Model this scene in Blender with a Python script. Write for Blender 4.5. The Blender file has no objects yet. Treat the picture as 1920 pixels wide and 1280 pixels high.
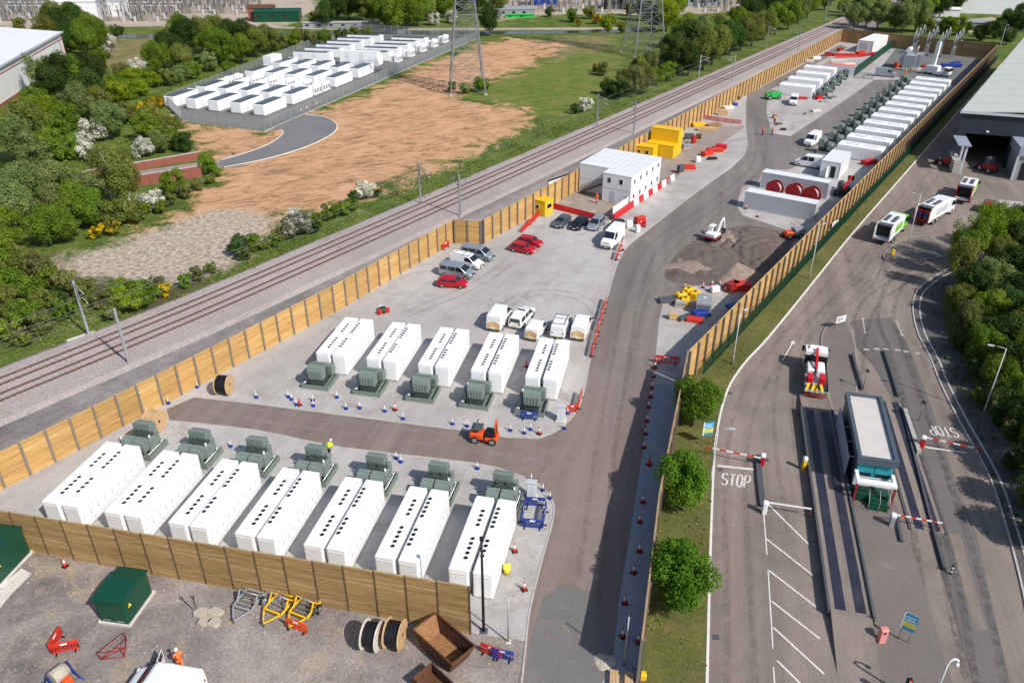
import bpy, bmesh, math, random
import numpy as np
from mathutils import Vector, Matrix
from mathutils.geometry import tessellate_polygon

# ------------------------------------------------------------------ camera
CAM_H = 49.0
FPX, CX, CY, HOR = 1495.0, 960.0, 640.0, -215.0
PITCH = math.atan((CY - HOR) / FPX)
scn = bpy.context.scene
COL = scn.collection
cd = bpy.data.cameras.new('camera')
cam = bpy.data.objects.new('camera', cd)
COL.objects.link(cam)
cd.sensor_width = 36.0
cd.lens = FPX / 1920 * 36.0
cd.clip_start = 0.5
cd.clip_end = 6000
cam.location = (0, 0, CAM_H)
cam.rotation_euler = (math.pi / 2 - PITCH, 0, 0)
scn.camera = cam

# ------------------------------------------------------------------ light
SUN_AZ, SUN_EL = math.radians(133.5), math.radians(42.5)
w = bpy.data.worlds.new('World')
scn.world = w
w.use_nodes = True
wn = w.node_tree.nodes
sky = wn.new('ShaderNodeTexSky')
sky.sky_type = 'NISHITA'
sky.sun_disc = False
sky.sun_elevation = SUN_EL
sky.sun_rotation = SUN_AZ
sky.air_density = 1.0
sky.dust_density = 1.2
bg = wn['Background']
bg.inputs['Strength'].default_value = 0.12
w.node_tree.links.new(sky.outputs[0], bg.inputs['Color'])
sl = bpy.data.lights.new('sun', 'SUN')
sl.energy = 4.4
sl.angle = math.radians(0.53)
sl.color = (1.0, 0.955, 0.89)
sun = bpy.data.objects.new('sun', sl)
COL.objects.link(sun)
sd = Vector((math.sin(SUN_AZ) * math.cos(SUN_EL), math.cos(SUN_AZ) * math.cos(SUN_EL), math.sin(SUN_EL)))
sun.rotation_euler = sd.to_track_quat('Z', 'Y').to_euler()
sun.location = (60, -60, 120)
scn.view_settings.view_transform = 'Standard'
scn.view_settings.look = 'None'
scn.view_settings.gamma = 1
scn.view_settings.exposure = 0.07
try:
    scn.view_settings.use_curve_mapping = False
except Exception:
    pass

# ------------------------------------------------------------------ survey: a pixel of the photograph -> a point of the site
_c, _s = math.cos(PITCH), math.sin(PITCH)
def at(px, py, z=0.0):
    u = (px - CX) / FPX
    v = -(py - CY) / FPX
    d = (u, _c + v * _s, -_s + v * _c)
    t = (z - CAM_H) / d[2]
    return Vector((d[0] * t, d[1] * t, z))
def yaw(p, q):
    """rotation about z that turns local +X from ground point p to q"""
    return math.atan2(q[1] - p[1], q[0] - p[0])
def azdir(deg):
    a = math.radians(deg)
    return Vector((math.sin(a), math.cos(a), 0))
RNG = random.Random(11)
ORD = ['first', 'second', 'third', 'fourth', 'fifth', 'sixth', 'seventh', 'eighth', 'ninth', 'tenth', 'eleventh', 'twelfth',
       'thirteenth', 'fourteenth', 'fifteenth', 'sixteenth', 'seventeenth', 'eighteenth', 'nineteenth', 'twentieth',
       'twenty-first', 'twenty-second', 'twenty-third', 'twenty-fourth', 'twenty-fifth', 'twenty-sixth', 'twenty-seventh', 'twenty-eighth', 'twenty-ninth', 'thirtieth',
       'thirty-first', 'thirty-second', 'thirty-third', 'thirty-fourth', 'thirty-fifth', 'thirty-sixth', 'thirty-seventh', 'thirty-eighth', 'thirty-ninth', 'fortieth']

# ------------------------------------------------------------------ materials
MATS = {}
def M(name, col, rough=0.65, var=0.12, scale=2.0, bump=0.0, metal=0.0, col2=None, world=False, stretch=None, emit=None, spec=0.4, dirt=0.0, dirtcol=(0.16, 0.13, 0.1), detail=4.0, rnd=0.0):
    if name in MATS:
        return MATS[name]
    m = bpy.data.materials.new(name)
    m.use_nodes = True
    nt = m.node_tree
    N, L = nt.nodes, nt.links
    b = N['Principled BSDF']
    b.inputs['Roughness'].default_value = rough
    b.inputs['Metallic'].default_value = metal
    b.inputs['Specular IOR Level'].default_value = spec
    if world:
        tc = N.new('ShaderNodeNewGeometry').outputs['Position']
    else:
        tc = N.new('ShaderNodeTexCoord').outputs['Object']
    if stretch:
        mp = N.new('ShaderNodeMapping')
        mp.inputs['Scale'].default_value = stretch
        L.new(tc, mp.inputs['Vector'])
        tc = mp.outputs[0]
    nz = N.new('ShaderNodeTexNoise')
    nz.inputs['Scale'].default_value = scale
    nz.inputs['Detail'].default_value = detail
    nz.inputs['Roughness'].default_value = 0.62
    L.new(tc, nz.inputs['Vector'])
    rp = N.new('ShaderNodeValToRGB')
    c2 = col2 if col2 else tuple(min(1, c * (1 + var)) for c in col)
    c1 = col if col2 else tuple(c * (1 - var) for c in col)
    rp.color_ramp.elements[0].position = 0.3
    rp.color_ramp.elements[1].position = 0.7
    rp.color_ramp.elements[0].color = (*c1, 1)
    rp.color_ramp.elements[1].color = (*c2, 1)
    L.new(nz.outputs['Fac'], rp.inputs['Fac'])
    out = rp.outputs['Color']
    if dirt > 0:
        n2 = N.new('ShaderNodeTexNoise')
        n2.inputs['Scale'].default_value = scale * 0.37
        n2.inputs['Detail'].default_value = 6
        L.new(tc, n2.inputs['Vector'])
        r2 = N.new('ShaderNodeValToRGB')
        r2.color_ramp.elements[0].position = 0.5
        r2.color_ramp.elements[1].position = 0.78
        r2.color_ramp.elements[0].color = (0, 0, 0, 1)
        r2.color_ramp.elements[1].color = (dirt, dirt, dirt, 1)
        L.new(n2.outputs['Fac'], r2.inputs['Fac'])
        mx = N.new('ShaderNodeMixRGB')
        L.new(r2.outputs[0], mx.inputs['Fac'])
        L.new(out, mx.inputs[1])
        mx.inputs[2].default_value = (*dirtcol, 1)
        out = mx.outputs[0]
    if rnd > 0:
        oi = N.new('ShaderNodeObjectInfo')
        hs = N.new('ShaderNodeHueSaturation')
        mr = N.new('ShaderNodeMapRange')
        mr.inputs['To Min'].default_value = 1 - rnd
        mr.inputs['To Max'].default_value = 1 + rnd
        L.new(oi.outputs['Random'], mr.inputs['Value'])
        L.new(mr.outputs[0], hs.inputs['Value'])
        L.new(out, hs.inputs['Color'])
        out = hs.outputs[0]
    L.new(out, b.inputs['Base Color'])
    if bump > 0:
        bp = N.new('ShaderNodeBump')
        bp.inputs['Strength'].default_value = bump
        bp.inputs['Distance'].default_value = 0.05
        L.new(nz.outputs['Fac'], bp.inputs['Height'])
        L.new(bp.outputs[0], b.inputs['Normal'])
    if emit:
        b.inputs['Emission Color'].default_value = (*emit[:3], 1)
        b.inputs['Emission Strength'].default_value = emit[3]
    MATS[name] = m
    return m

M('white_paint', (0.80, 0.80, 0.80), 0.42, 0.03, 1.2, dirt=0.10, dirtcol=(0.55, 0.53, 0.5))
M('cabinet_white', (0.86, 0.865, 0.87), 0.45, 0.02, 0.8, dirt=0.07, dirtcol=(0.62, 0.61, 0.58))
M('cabinet_roof', (0.80, 0.80, 0.79), 0.6, 0.06, 3.0, bump=0.2, dirt=0.15, dirtcol=(0.5, 0.48, 0.45))
M('cabin_white', (0.70, 0.72, 0.74), 0.5, 0.04, 1.5, dirt=0.12, dirtcol=(0.45, 0.44, 0.43))
M('pale_grey', (0.50, 0.52, 0.55), 0.5, 0.06, 1.5, dirt=0.15, dirtcol=(0.3, 0.28, 0.27))
M('mid_grey', (0.28, 0.29, 0.31), 0.55, 0.1, 2)
M('dark_grey', (0.08, 0.085, 0.095), 0.55, 0.15, 2)
M('black', (0.012, 0.012, 0.013), 0.5, 0.2, 3)
M('rubber', (0.02, 0.02, 0.021), 0.85, 0.2, 4)
M('glass', (0.015, 0.02, 0.025), 0.08, 0.1, 1, spec=0.8)
M('galv', (0.42, 0.44, 0.46), 0.45, 0.1, 2, metal=0.35)
M('galv_dark', (0.22, 0.23, 0.25), 0.5, 0.12, 2, metal=0.3)
M('transformer_green', (0.175, 0.22, 0.195), 0.45, 0.12, 3, dirt=0.12, dirtcol=(0.2, 0.19, 0.16))
M('transformer_dark', (0.05, 0.066, 0.058), 0.5, 0.15, 3)
M('kiosk_green', (0.006, 0.062, 0.034), 0.3, 0.12, 2, dirt=0.06)
M('fence_green', (0.005, 0.06, 0.035), 0.5, 0.15, 2)
M('red', (0.52, 0.012, 0.016), 0.4, 0.1, 3, rnd=0.08)
M('dark_red', (0.30, 0.016, 0.016), 0.45, 0.12, 3)
M('cone_red', (0.60, 0.035, 0.018), 0.5, 0.12, 4)
M('orange', (0.75, 0.085, 0.012), 0.5, 0.1, 3)
M('hivis', (0.85, 0.17, 0.04), 0.75, 0.1, 6)
M('hivis_yellow', (0.55, 0.75, 0.03), 0.75, 0.1, 6)
M('yellow', (0.80, 0.48, 0.012), 0.45, 0.08, 2, dirt=0.08)
M('blue', (0.015, 0.045, 0.27), 0.45, 0.12, 3)
M('cone_blue', (0.02, 0.05, 0.30), 0.5, 0.12, 3)
M('lime', (0.16, 0.52, 0.03), 0.4, 0.1, 2)
M('green_bright', (0.03, 0.42, 0.07), 0.45, 0.1, 2)
M('silver', (0.40, 0.43, 0.47), 0.3, 0.04, 2, metal=0.55)
M('car_red', (0.42, 0.004, 0.012), 0.22, 0.05, 2, spec=0.6)
M('car_black', (0.012, 0.014, 0.02), 0.2, 0.1, 2, spec=0.6)
M('car_grey', (0.10, 0.115, 0.14), 0.25, 0.06, 2, metal=0.3)
M('van_white', (0.80, 0.80, 0.80), 0.32, 0.03, 1.2, dirt=0.06, dirtcol=(0.5, 0.48, 0.45))
M('lamp_clear', (0.75, 0.75, 0.72), 0.15, 0.05, 3)
M('skin', (0.52, 0.30, 0.21), 0.6, 0.08, 8)
M('navy_cloth', (0.02, 0.025, 0.05), 0.85, 0.15, 8)
M('hair', (0.03, 0.02, 0.013), 0.8, 0.2, 10)
M('wood_drum', (0.55, 0.36, 0.19), 0.75, 0.2, 6, bump=0.3)
M('rust', (0.13, 0.055, 0.027), 0.85, 0.35, 3, bump=0.4, dirt=0.75, dirtcol=(0.035, 0.025, 0.02))
M('rust_light', (0.30, 0.15, 0.065), 0.85, 0.25, 4, bump=0.3)
M('stone', (0.44, 0.39, 0.32), 0.9, 0.15, 4, bump=0.5)
M('concrete', (0.40, 0.38, 0.36), 0.85, 0.12, 2, bump=0.2, dirt=0.2)
M('concrete_pale', (0.62, 0.58, 0.53), 0.85, 0.08, 3, bump=0.2, dirt=0.1)
M('brick_red', (0.26, 0.085, 0.06), 0.85, 0.2, 12, bump=0.2)
M('bark', (0.09, 0.07, 0.05), 0.9, 0.3, 5, bump=0.5)
M('birch_bark', (0.55, 0.53, 0.49), 0.85, 0.25, 5, dirt=0.4, dirtcol=(0.08, 0.07, 0.06))
M('timber', (0.41, 0.235, 0.075), 0.75, 0.0, 1.9, col2=(0.60, 0.37, 0.135), stretch=(0.3, 1, 4), detail=7, rnd=0.13, dirt=0.45, dirtcol=(0.36, 0.205, 0.075))
M('timber_weathered', (0.26, 0.155, 0.06), 0.8, 0.0, 1.9, col2=(0.43, 0.275, 0.115), stretch=(0.3, 1, 4), detail=7, rnd=0.13, dirt=0.6, dirtcol=(0.2, 0.115, 0.05))  # darker, browner copy of the fence timber for the foreground and far-end fences
M('timber_b', (0.35, 0.19, 0.06), 0.78, 0.0, 1.9, col2=(0.52, 0.31, 0.115), stretch=(0.3, 1, 4), detail=7, rnd=0.1)
M('timber_c', (0.47, 0.29, 0.105), 0.72, 0.0, 1.9, col2=(0.66, 0.43, 0.18), stretch=(0.3, 1, 4), detail=7, rnd=0.1)
M('timber_weathered_b', (0.21, 0.12, 0.05), 0.82, 0.0, 1.9, col2=(0.36, 0.225, 0.10), stretch=(0.3, 1, 4), detail=7, rnd=0.1)
M('timber_weathered_c', (0.33, 0.21, 0.09), 0.78, 0.0, 1.9, col2=(0.48, 0.325, 0.15), stretch=(0.3, 1, 4), detail=7, rnd=0.1)
M('timber_dull_b', (0.2, 0.12, 0.06), 0.8, 0.0, 1.6, col2=(0.3, 0.19, 0.1), stretch=(0.35, 1, 6), detail=6)
M('timber_dull_c', (0.32, 0.2, 0.1), 0.8, 0.0, 1.6, col2=(0.42, 0.29, 0.16), stretch=(0.35, 1, 6), detail=6)
M('post_brown', (0.12, 0.075, 0.04), 0.8, 0.2, 3)
M('timber_dull', (0.26, 0.15, 0.07), 0.8, 0.0, 1.6, col2=(0.38, 0.24, 0.12), stretch=(0.35, 1, 6), detail=6, rnd=0.1)
M('post_steel', (0.24, 0.21, 0.18), 0.6, 0.12, 3, metal=0.2)
M('solar', (0.065, 0.068, 0.08), 0.3, 0.3, 3, dirt=0.25, dirtcol=(0.22, 0.22, 0.23))
M('roof_sheet', (0.55, 0.545, 0.50), 0.5, 0.05, 0.4, dirt=0.2, dirtcol=(0.38, 0.37, 0.33))
M('roof_white', (0.74, 0.74, 0.75), 0.45, 0.05, 0.3, dirt=0.15, dirtcol=(0.5, 0.5, 0.5))
M('cladding_navy', (0.022, 0.03, 0.045), 0.5, 0.15, 1)
M('cladding_grey', (0.30, 0.34, 0.42), 0.45, 0.08, 1)
M('office_grey', (0.075, 0.10, 0.125), 0.45, 0.1, 1)
M('roof_felt', (0.58, 0.54, 0.50), 0.75, 0.06, 0.8, bump=0.2, dirt=0.15, dirtcol=(0.4, 0.37, 0.34))
M('teal', (0.03, 0.33, 0.38), 0.4, 0.1, 2)
M('sign_blue', (0.02, 0.28, 0.55), 0.4, 0.05, 2)
M('sign_yellow', (0.75, 0.65, 0.06), 0.4, 0.05, 2)
M('sign_buff', (0.55, 0.40, 0.18), 0.5, 0.05, 2)
M('pink', (0.72, 0.27, 0.25), 0.5, 0.08, 2)
M('road_paint', (0.66, 0.65, 0.62), 0.7, 0.1, 4, dirt=0.6, dirtcol=(0.3, 0.28, 0.26))
M('road_paint_faded', (0.42, 0.40, 0.38), 0.75, 0.15, 5, dirt=0.9, dirtcol=(0.2, 0.18, 0.17))
M('kerb', (0.47, 0.44, 0.41), 0.85, 0.12, 2, bump=0.15, dirt=0.3)
M('kerb_worn', (0.27, 0.245, 0.225), 0.88, 0.15, 2, bump=0.15, dirt=0.3)
M('spoil', (0.20, 0.15, 0.122), 0.95, 0.0, 1.5, col2=(0.33, 0.255, 0.205), bump=0.8, detail=7)
M('kerb_white', (0.70, 0.68, 0.65), 0.8, 0.08, 2, dirt=0.25, dirtcol=(0.4, 0.37, 0.34))
M('cable_black', (0.012, 0.012, 0.014), 0.4, 0.3, 10)
M('steel_runway', (0.028, 0.03, 0.05), 0.45, 0.2, 1.5, dirt=0.3, dirtcol=(0.1, 0.09, 0.09))
M('red_lamp', (0.6, 0.01, 0.01), 0.3, 0.05, 2, emit=(1, 0.04, 0.03, 4.0))
M('rail_steel', (0.15, 0.085, 0.07), 0.6, 0.2, 3, metal=0.2)
M('sleeper', (0.40, 0.35, 0.33), 0.9, 0.12, 3)
M('insulator', (0.28, 0.22, 0.20), 0.35, 0.15, 5)

# ------------------------------------------------------------------ mesh helpers
class MB:
    def __init__(self):
        self.v, self.f, self.m, self.sm = [], [], [], []
    def add(self, vs, fs, mi=0, smooth=False):
        o = len(self.v)
        self.v += [tuple(p) for p in vs]
        for f in fs:
            self.f.append(tuple(o + i for i in f))
            self.m.append(mi)
            self.sm.append(smooth)
        return self
    def box(self, x0, x1, y0, y1, z0, z1, mi=0):
        vs = [(x0, y0, z0), (x1, y0, z0), (x1, y1, z0), (x0, y1, z0), (x0, y0, z1), (x1, y0, z1), (x1, y1, z1), (x0, y1, z1)]
        return self.add(vs, [(0, 3, 2, 1), (4, 5, 6, 7), (0, 1, 5, 4), (1, 2, 6, 5), (2, 3, 7, 6), (3, 0, 4, 7)], mi)
    def cbox(self, c, s, mi=0, rz=0.0, M4=None):
        hx, hy, hz = s[0] / 2, s[1] / 2, s[2] / 2
        R = Matrix.Rotation(rz, 3, 'Z') if M4 is None else M4
        C = Vector(c)
        vs = [C + R @ Vector((sx * hx, sy * hy, sz * hz)) for sz in (-1, 1) for sx, sy in ((-1, -1), (1, -1), (1, 1), (-1, 1))]
        return self.add(vs, [(0, 3, 2, 1), (4, 5, 6, 7), (0, 1, 5, 4), (1, 2, 6, 5), (2, 3, 7, 6), (3, 0, 4, 7)], mi)
    def cham(self, x0, x1, y0, y1, z0, z1, b=0.05, mi=0):
        """box with its top and vertical edges chamfered"""
        def ring(i, z):
            return [(x0 + b + i, y0 + i, z), (x1 - b - i, y0 + i, z), (x1 - i, y0 + b + i, z), (x1 - i, y1 - b - i, z),
                    (x1 - b - i, y1 - i, z), (x0 + b + i, y1 - i, z), (x0 + i, y1 - b - i, z), (x0 + i, y0 + b + i, z)]
        r = [ring(0, z0), ring(0, z1 - b), ring(b, z1)]
        vs = r[0] + r[1] + r[2]
        fs = [tuple(range(7, -1, -1)), tuple(range(16, 24))]
        for k in range(2):
            for i in range(8):
                j = (i + 1) % 8
                fs.append((k * 8 + i, k * 8 + j, k * 8 + 8 + j, k * 8 + 8 + i))
        return self.add(vs, fs, mi)
    def bar(self, p, q, wd, mi=0, wd2=None):
        """square bar from p to q"""
        p, q = Vector(p), Vector(q)
        d = (q - p)
        if d.length < 1e-6:
            return self
        d.normalize()
        up = Vector((0, 0, 1)) if abs(d.z) < 0.95 else Vector((1, 0, 0))
        a = d.cross(up).normalized() * wd / 2
        b = d.cross(a).normalized() * (wd2 if wd2 else wd) / 2
        vs = [p - a - b, p + a - b, p + a + b, p - a + b, q - a - b, q + a - b, q + a + b, q - a + b]
        return self.add(vs, [(0, 1, 2, 3), (7, 6, 5, 4), (0, 4, 5, 1), (1, 5, 6, 2), (2, 6, 7, 3), (3, 7, 4, 0)], mi)
    def tube(self, pts, r, n=8, mi=0, cap=True, smooth=True):
        """round tube along points; r a number or one per point"""
        pts = [Vector(p) for p in pts]
        rs = r if isinstance(r, (list, tuple)) else [r] * len(pts)
        vs, fs = [], []
        pa = None
        for i, p in enumerate(pts):
            d = (pts[min(i + 1, len(pts) - 1)] - pts[max(i - 1, 0)])
            d = d.normalized() if d.length > 1e-9 else Vector((0, 0, 1))
            if pa is None:
                up = Vector((0, 0, 1)) if abs(d.z) < 0.9 else Vector((1, 0, 0))
                a = d.cross(up).normalized()
            else:
                a = (pa - d * pa.dot(d)).normalized()
            pa = a
            b = d.cross(a)
            for k in range(n):
                t = 2 * math.pi * k / n
                vs.append(p + (a * math.cos(t) + b * math.sin(t)) * rs[i])
        for i in range(len(pts) - 1):
            for k in range(n):
                j = (k + 1) % n
                fs.append((i * n + k, i * n + j, (i + 1) * n + j, (i + 1) * n + k))
        self.add(vs, fs, mi, smooth)
        if cap:
            o = len(self.v) - len(vs)
            self.f.append(tuple(o + k for k in range(n - 1, -1, -1)))
            self.f.append(tuple(o + len(vs) - n + k for k in range(n)))
            self.m += [mi, mi]
            self.sm += [False, False]
        return self
    def cyl(self, p, q, r, n=12, mi=0, r2=None):
        return self.tube([p, q], [r, r if r2 is None else r2], n, mi)
    def prism(self, poly, z0, z1, mi=0):
        n = len(poly)
        vs = [(p[0], p[1], z0) for p in poly] + [(p[0], p[1], z1) for p in poly]
        fs = [tuple(range(n - 1, -1, -1)), tuple(range(n, 2 * n))] + [(i, (i + 1) % n, n + (i + 1) % n, n + i) for i in range(n)]
        return self.add(vs, fs, mi)
    def xprism(self, poly, x0, x1, mi=0, ax=0):
        """profile in (y,z) extruded along x; ax=1: profile in (x,z) along y"""
        n = len(poly)
        if ax == 0:
            vs = [(x0, p[0], p[1]) for p in poly] + [(x1, p[0], p[1]) for p in poly]
        else:
            vs = [(p[0], x0, p[1]) for p in poly] + [(p[0], x1, p[1]) for p in poly]
        fs = [tuple(range(n)), tuple(range(2 * n - 1, n - 1, -1))] + [((i + 1) % n, i, n + i, n + (i + 1) % n) for i in range(n)]
        return self.add(vs, fs, mi)
    def mesh(self, name, mats):
        me = bpy.data.meshes.new(name)
        me.from_pydata(self.v, [], self.f)
        if not isinstance(mats, (list, tuple)):
            mats = [mats]
        for m in mats:
            me.materials.append(MATS[m] if isinstance(m, str) else m)
        me.polygons.foreach_set('material_index', self.m)
        me.polygons.foreach_set('use_smooth', self.sm)
        me.update()
        bm = bmesh.new()
        bm.from_mesh(me)
        bmesh.ops.recalc_face_normals(bm, faces=bm.faces)
        bm.to_mesh(me)
        bm.free()
        return me
    def build(self, name, mats, parent=None, loc=None, rz=None):
        o = bpy.data.objects.new(name, self.mesh(name, mats))
        COL.objects.link(o)
        if parent:
            o.parent = parent
        if loc is not None:
            o.location = loc
        if rz is not None:
            o.rotation_euler = (0, 0, rz)
        return o

def link(name, me, parent=None, loc=None, rz=None, scale=None):
    o = bpy.data.objects.new(name, me)
    COL.objects.link(o)
    if parent:
        o.parent = parent
    if loc is not None:
        o.location = loc
    if rz is not None:
        o.rotation_euler = (0, 0, rz)
    if scale is not None:
        o.scale = scale
    return o
def tag(o, label, cat, group=None):
    o['label'] = label
    o['category'] = cat
    if group:
        o['group'] = group
    return o
def thing(name, label, cat, loc=(0, 0, 0), rz=0.0, group=None):
    o = bpy.data.objects.new(name, None)
    o.empty_display_size = 0.5
    COL.objects.link(o)
    o.location = loc
    o.rotation_euler = (0, 0, rz)
    return tag(o, label, cat, group)
KIDS = {}
def copy_tree(root, loc, rz, label, group=None, scale=None, name=None):
    """copy of a thing with copies of its parts and sub-parts, mesh data shared"""
    r = root.copy()
    COL.objects.link(r)
    r.location = loc
    r.rotation_euler = (0, 0, rz)
    if scale is not None:
        r.scale = scale if hasattr(scale, '__len__') else (scale,) * 3
    r['label'] = label
    if group:
        r['group'] = group
    def rec(src, dst):
        for ch in KIDS.get(src.name, ()):
            c = ch.copy()
            COL.objects.link(c)
            c.parent = dst
            rec(ch, c)
    rec(root, r)
    return r
def index_children():
    KIDS.clear()
    for o in bpy.data.objects:
        if o.parent:
            KIDS.setdefault(o.parent.name, []).append(o)
class Stamp:
    """first use places the built thing itself, later uses place copies"""
    def __init__(self, root):
        self.root, self.used = root, False
        def rec(o):
            for c in bpy.data.objects:
                if c.parent == o:
                    KIDS.setdefault(o.name, []).append(c)
        KIDS[root.name] = [c for c in bpy.data.objects if c.parent == root]
        for c in KIDS[root.name]:
            KIDS[c.name] = [d for d in bpy.data.objects if d.parent == c]
    def put(self, loc, rz, label, group=None, scale=None):
        if not self.used:
            self.used = True
            r = self.root
            r.location = loc
            r.rotation_euler = (0, 0, rz)
            if scale is not None:
                r.scale = scale if hasattr(scale, '__len__') else (scale,) * 3
            r['label'] = label
            if group:
                r['group'] = group
            return r
        return copy_tree(self.root, loc, rz, label, group, scale)
def structure(o):
    o['kind'] = 'structure'
    return o
def smooth_path(pts, n=6, closed=False):
    """Catmull-Rom through ground points"""
    P = [Vector(p) for p in pts]
    out = []
    m = len(P)
    rng = range(m) if closed else range(m - 1)
    for i in rng:
        if closed:
            p0, p1, p2, p3 = P[(i - 1) % m], P[i], P[(i + 1) % m], P[(i + 2) % m]
        else:
            p0, p1, p2, p3 = P[max(i - 1, 0)], P[i], P[i + 1], P[min(i + 2, m - 1)]
        for k in range(n):
            t = k / n
            out.append(0.5 * ((2 * p1) + (p2 - p0) * t + (2 * p0 - 5 * p1 + 4 * p2 - p3) * t * t + (3 * p1 - p0 - 3 * p2 + p3) * t ** 3))
    if not closed:
        out.append(P[-1])
    return out
def sheet(name, pts, z, mat, parent=None, depth=0.0):
    """flat ground sheet from an outline of ground points, with an optional skirt down"""
    vs = [Vector((p[0], p[1], 0)) for p in pts]
    tri = tessellate_polygon([vs])
    mb = MB()
    n = len(vs)
    V = [(p.x, p.y, z) for p in vs]
    F = [tuple(t) for t in tri]
    if depth > 0:
        V += [(p.x, p.y, z - depth) for p in vs]
        F += [(i, (i + 1) % n, n + (i + 1) % n, n + i) for i in range(n)]
    mb.add(V, F)
    o = mb.build(name, mat, parent)
    # faces must look up
    bm = bmesh.new()
    bm.from_mesh(o.data)
    for f in bm.faces:
        if abs(f.normal.z) > 0.5 and f.normal.z < 0:
            f.normal_flip()
    bm.to_mesh(o.data)
    bm.free()
    return o
def ribbon(mb, pts, wl, wr, z, mi=0, h=None):
    """strip along ground points from wl on the left to wr on the right; h gives it a height"""
    P = [Vector((p[0], p[1], 0)) for p in pts]
    L, R = [], []
    for i, p in enumerate(P):
        d = (P[min(i + 1, len(P) - 1)] - P[max(i - 1, 0)]).normalized()
        nrm = Vector((-d.y, d.x, 0))
        L.append(p + nrm * wl)
        R.append(p - nrm * wr)
    n = len(P)
    V = [(p.x, p.y, z) for p in L] + [(p.x, p.y, z) for p in R]
    F = [(i, n + i, n + i + 1, i + 1) for i in range(n - 1)]
    if h:
        V += [(p.x, p.y, z - h) for p in L] + [(p.x, p.y, z - h) for p in R]
        F += [(i + 1, 2 * n + i + 1, 2 * n + i, i) for i in range(n - 1)] + [(n + i, 3 * n + i, 3 * n + i + 1, n + i + 1) for i in range(n - 1)]
        F += [(0, 2 * n, 3 * n, n), (n - 1, 2 * n - 1, 4 * n - 1, 3 * n - 1)]
    mb.add(V, F, mi)
    return mb
def px(*pts):
    return [at(x, y) for x, y in pts]
# ------------------------------------------------------------------ ground surfaces
def nnoise(N, L, vec, scale, detail=5, rough=0.6, dist=0.0):
    n = N.new('ShaderNodeTexNoise')
    n.inputs['Scale'].default_value = scale
    n.inputs['Detail'].default_value = detail
    n.inputs['Roughness'].default_value = rough
    n.inputs['Distortion'].default_value = dist
    L.new(vec, n.inputs['Vector'])
    return n.outputs['Fac']
def nramp(N, L, fac, stops):
    r = N.new('ShaderNodeValToRGB')
    e = r.color_ramp.elements
    while len(e) < len(stops):
        e.new(0.5)
    for i, (p, c) in enumerate(stops):
        e[i].position = p
        e[i].color = (*c, 1) if len(c) == 3 else c
    L.new(fac, r.inputs['Fac'])
    return r.outputs['Color']
def nmix(N, L, fac, a, b, mode='MIX'):
    m = N.new('ShaderNodeMixRGB')
    m.blend_type = mode
    for sock, val in ((m.inputs['Fac'], fac), (m.inputs[1], a), (m.inputs[2], b)):
        if hasattr(val, 'is_output'):
            L.new(val, sock)
        elif isinstance(val, (int, float)):
            sock.default_value = val
        else:
            sock.default_value = (*val, 1)
    return m.outputs[0]
def nmath(N, L, op, a, b=None, c=None, clamp=False):
    m = N.new('ShaderNodeMath')
    m.operation = op
    m.use_clamp = clamp
    for i, val in enumerate((a, b, c)):
        if val is None:
            continue
        if hasattr(val, 'is_output'):
            L.new(val, m.inputs[i])
        else:
            m.inputs[i].default_value = val
    return m.outputs[0]
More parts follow.
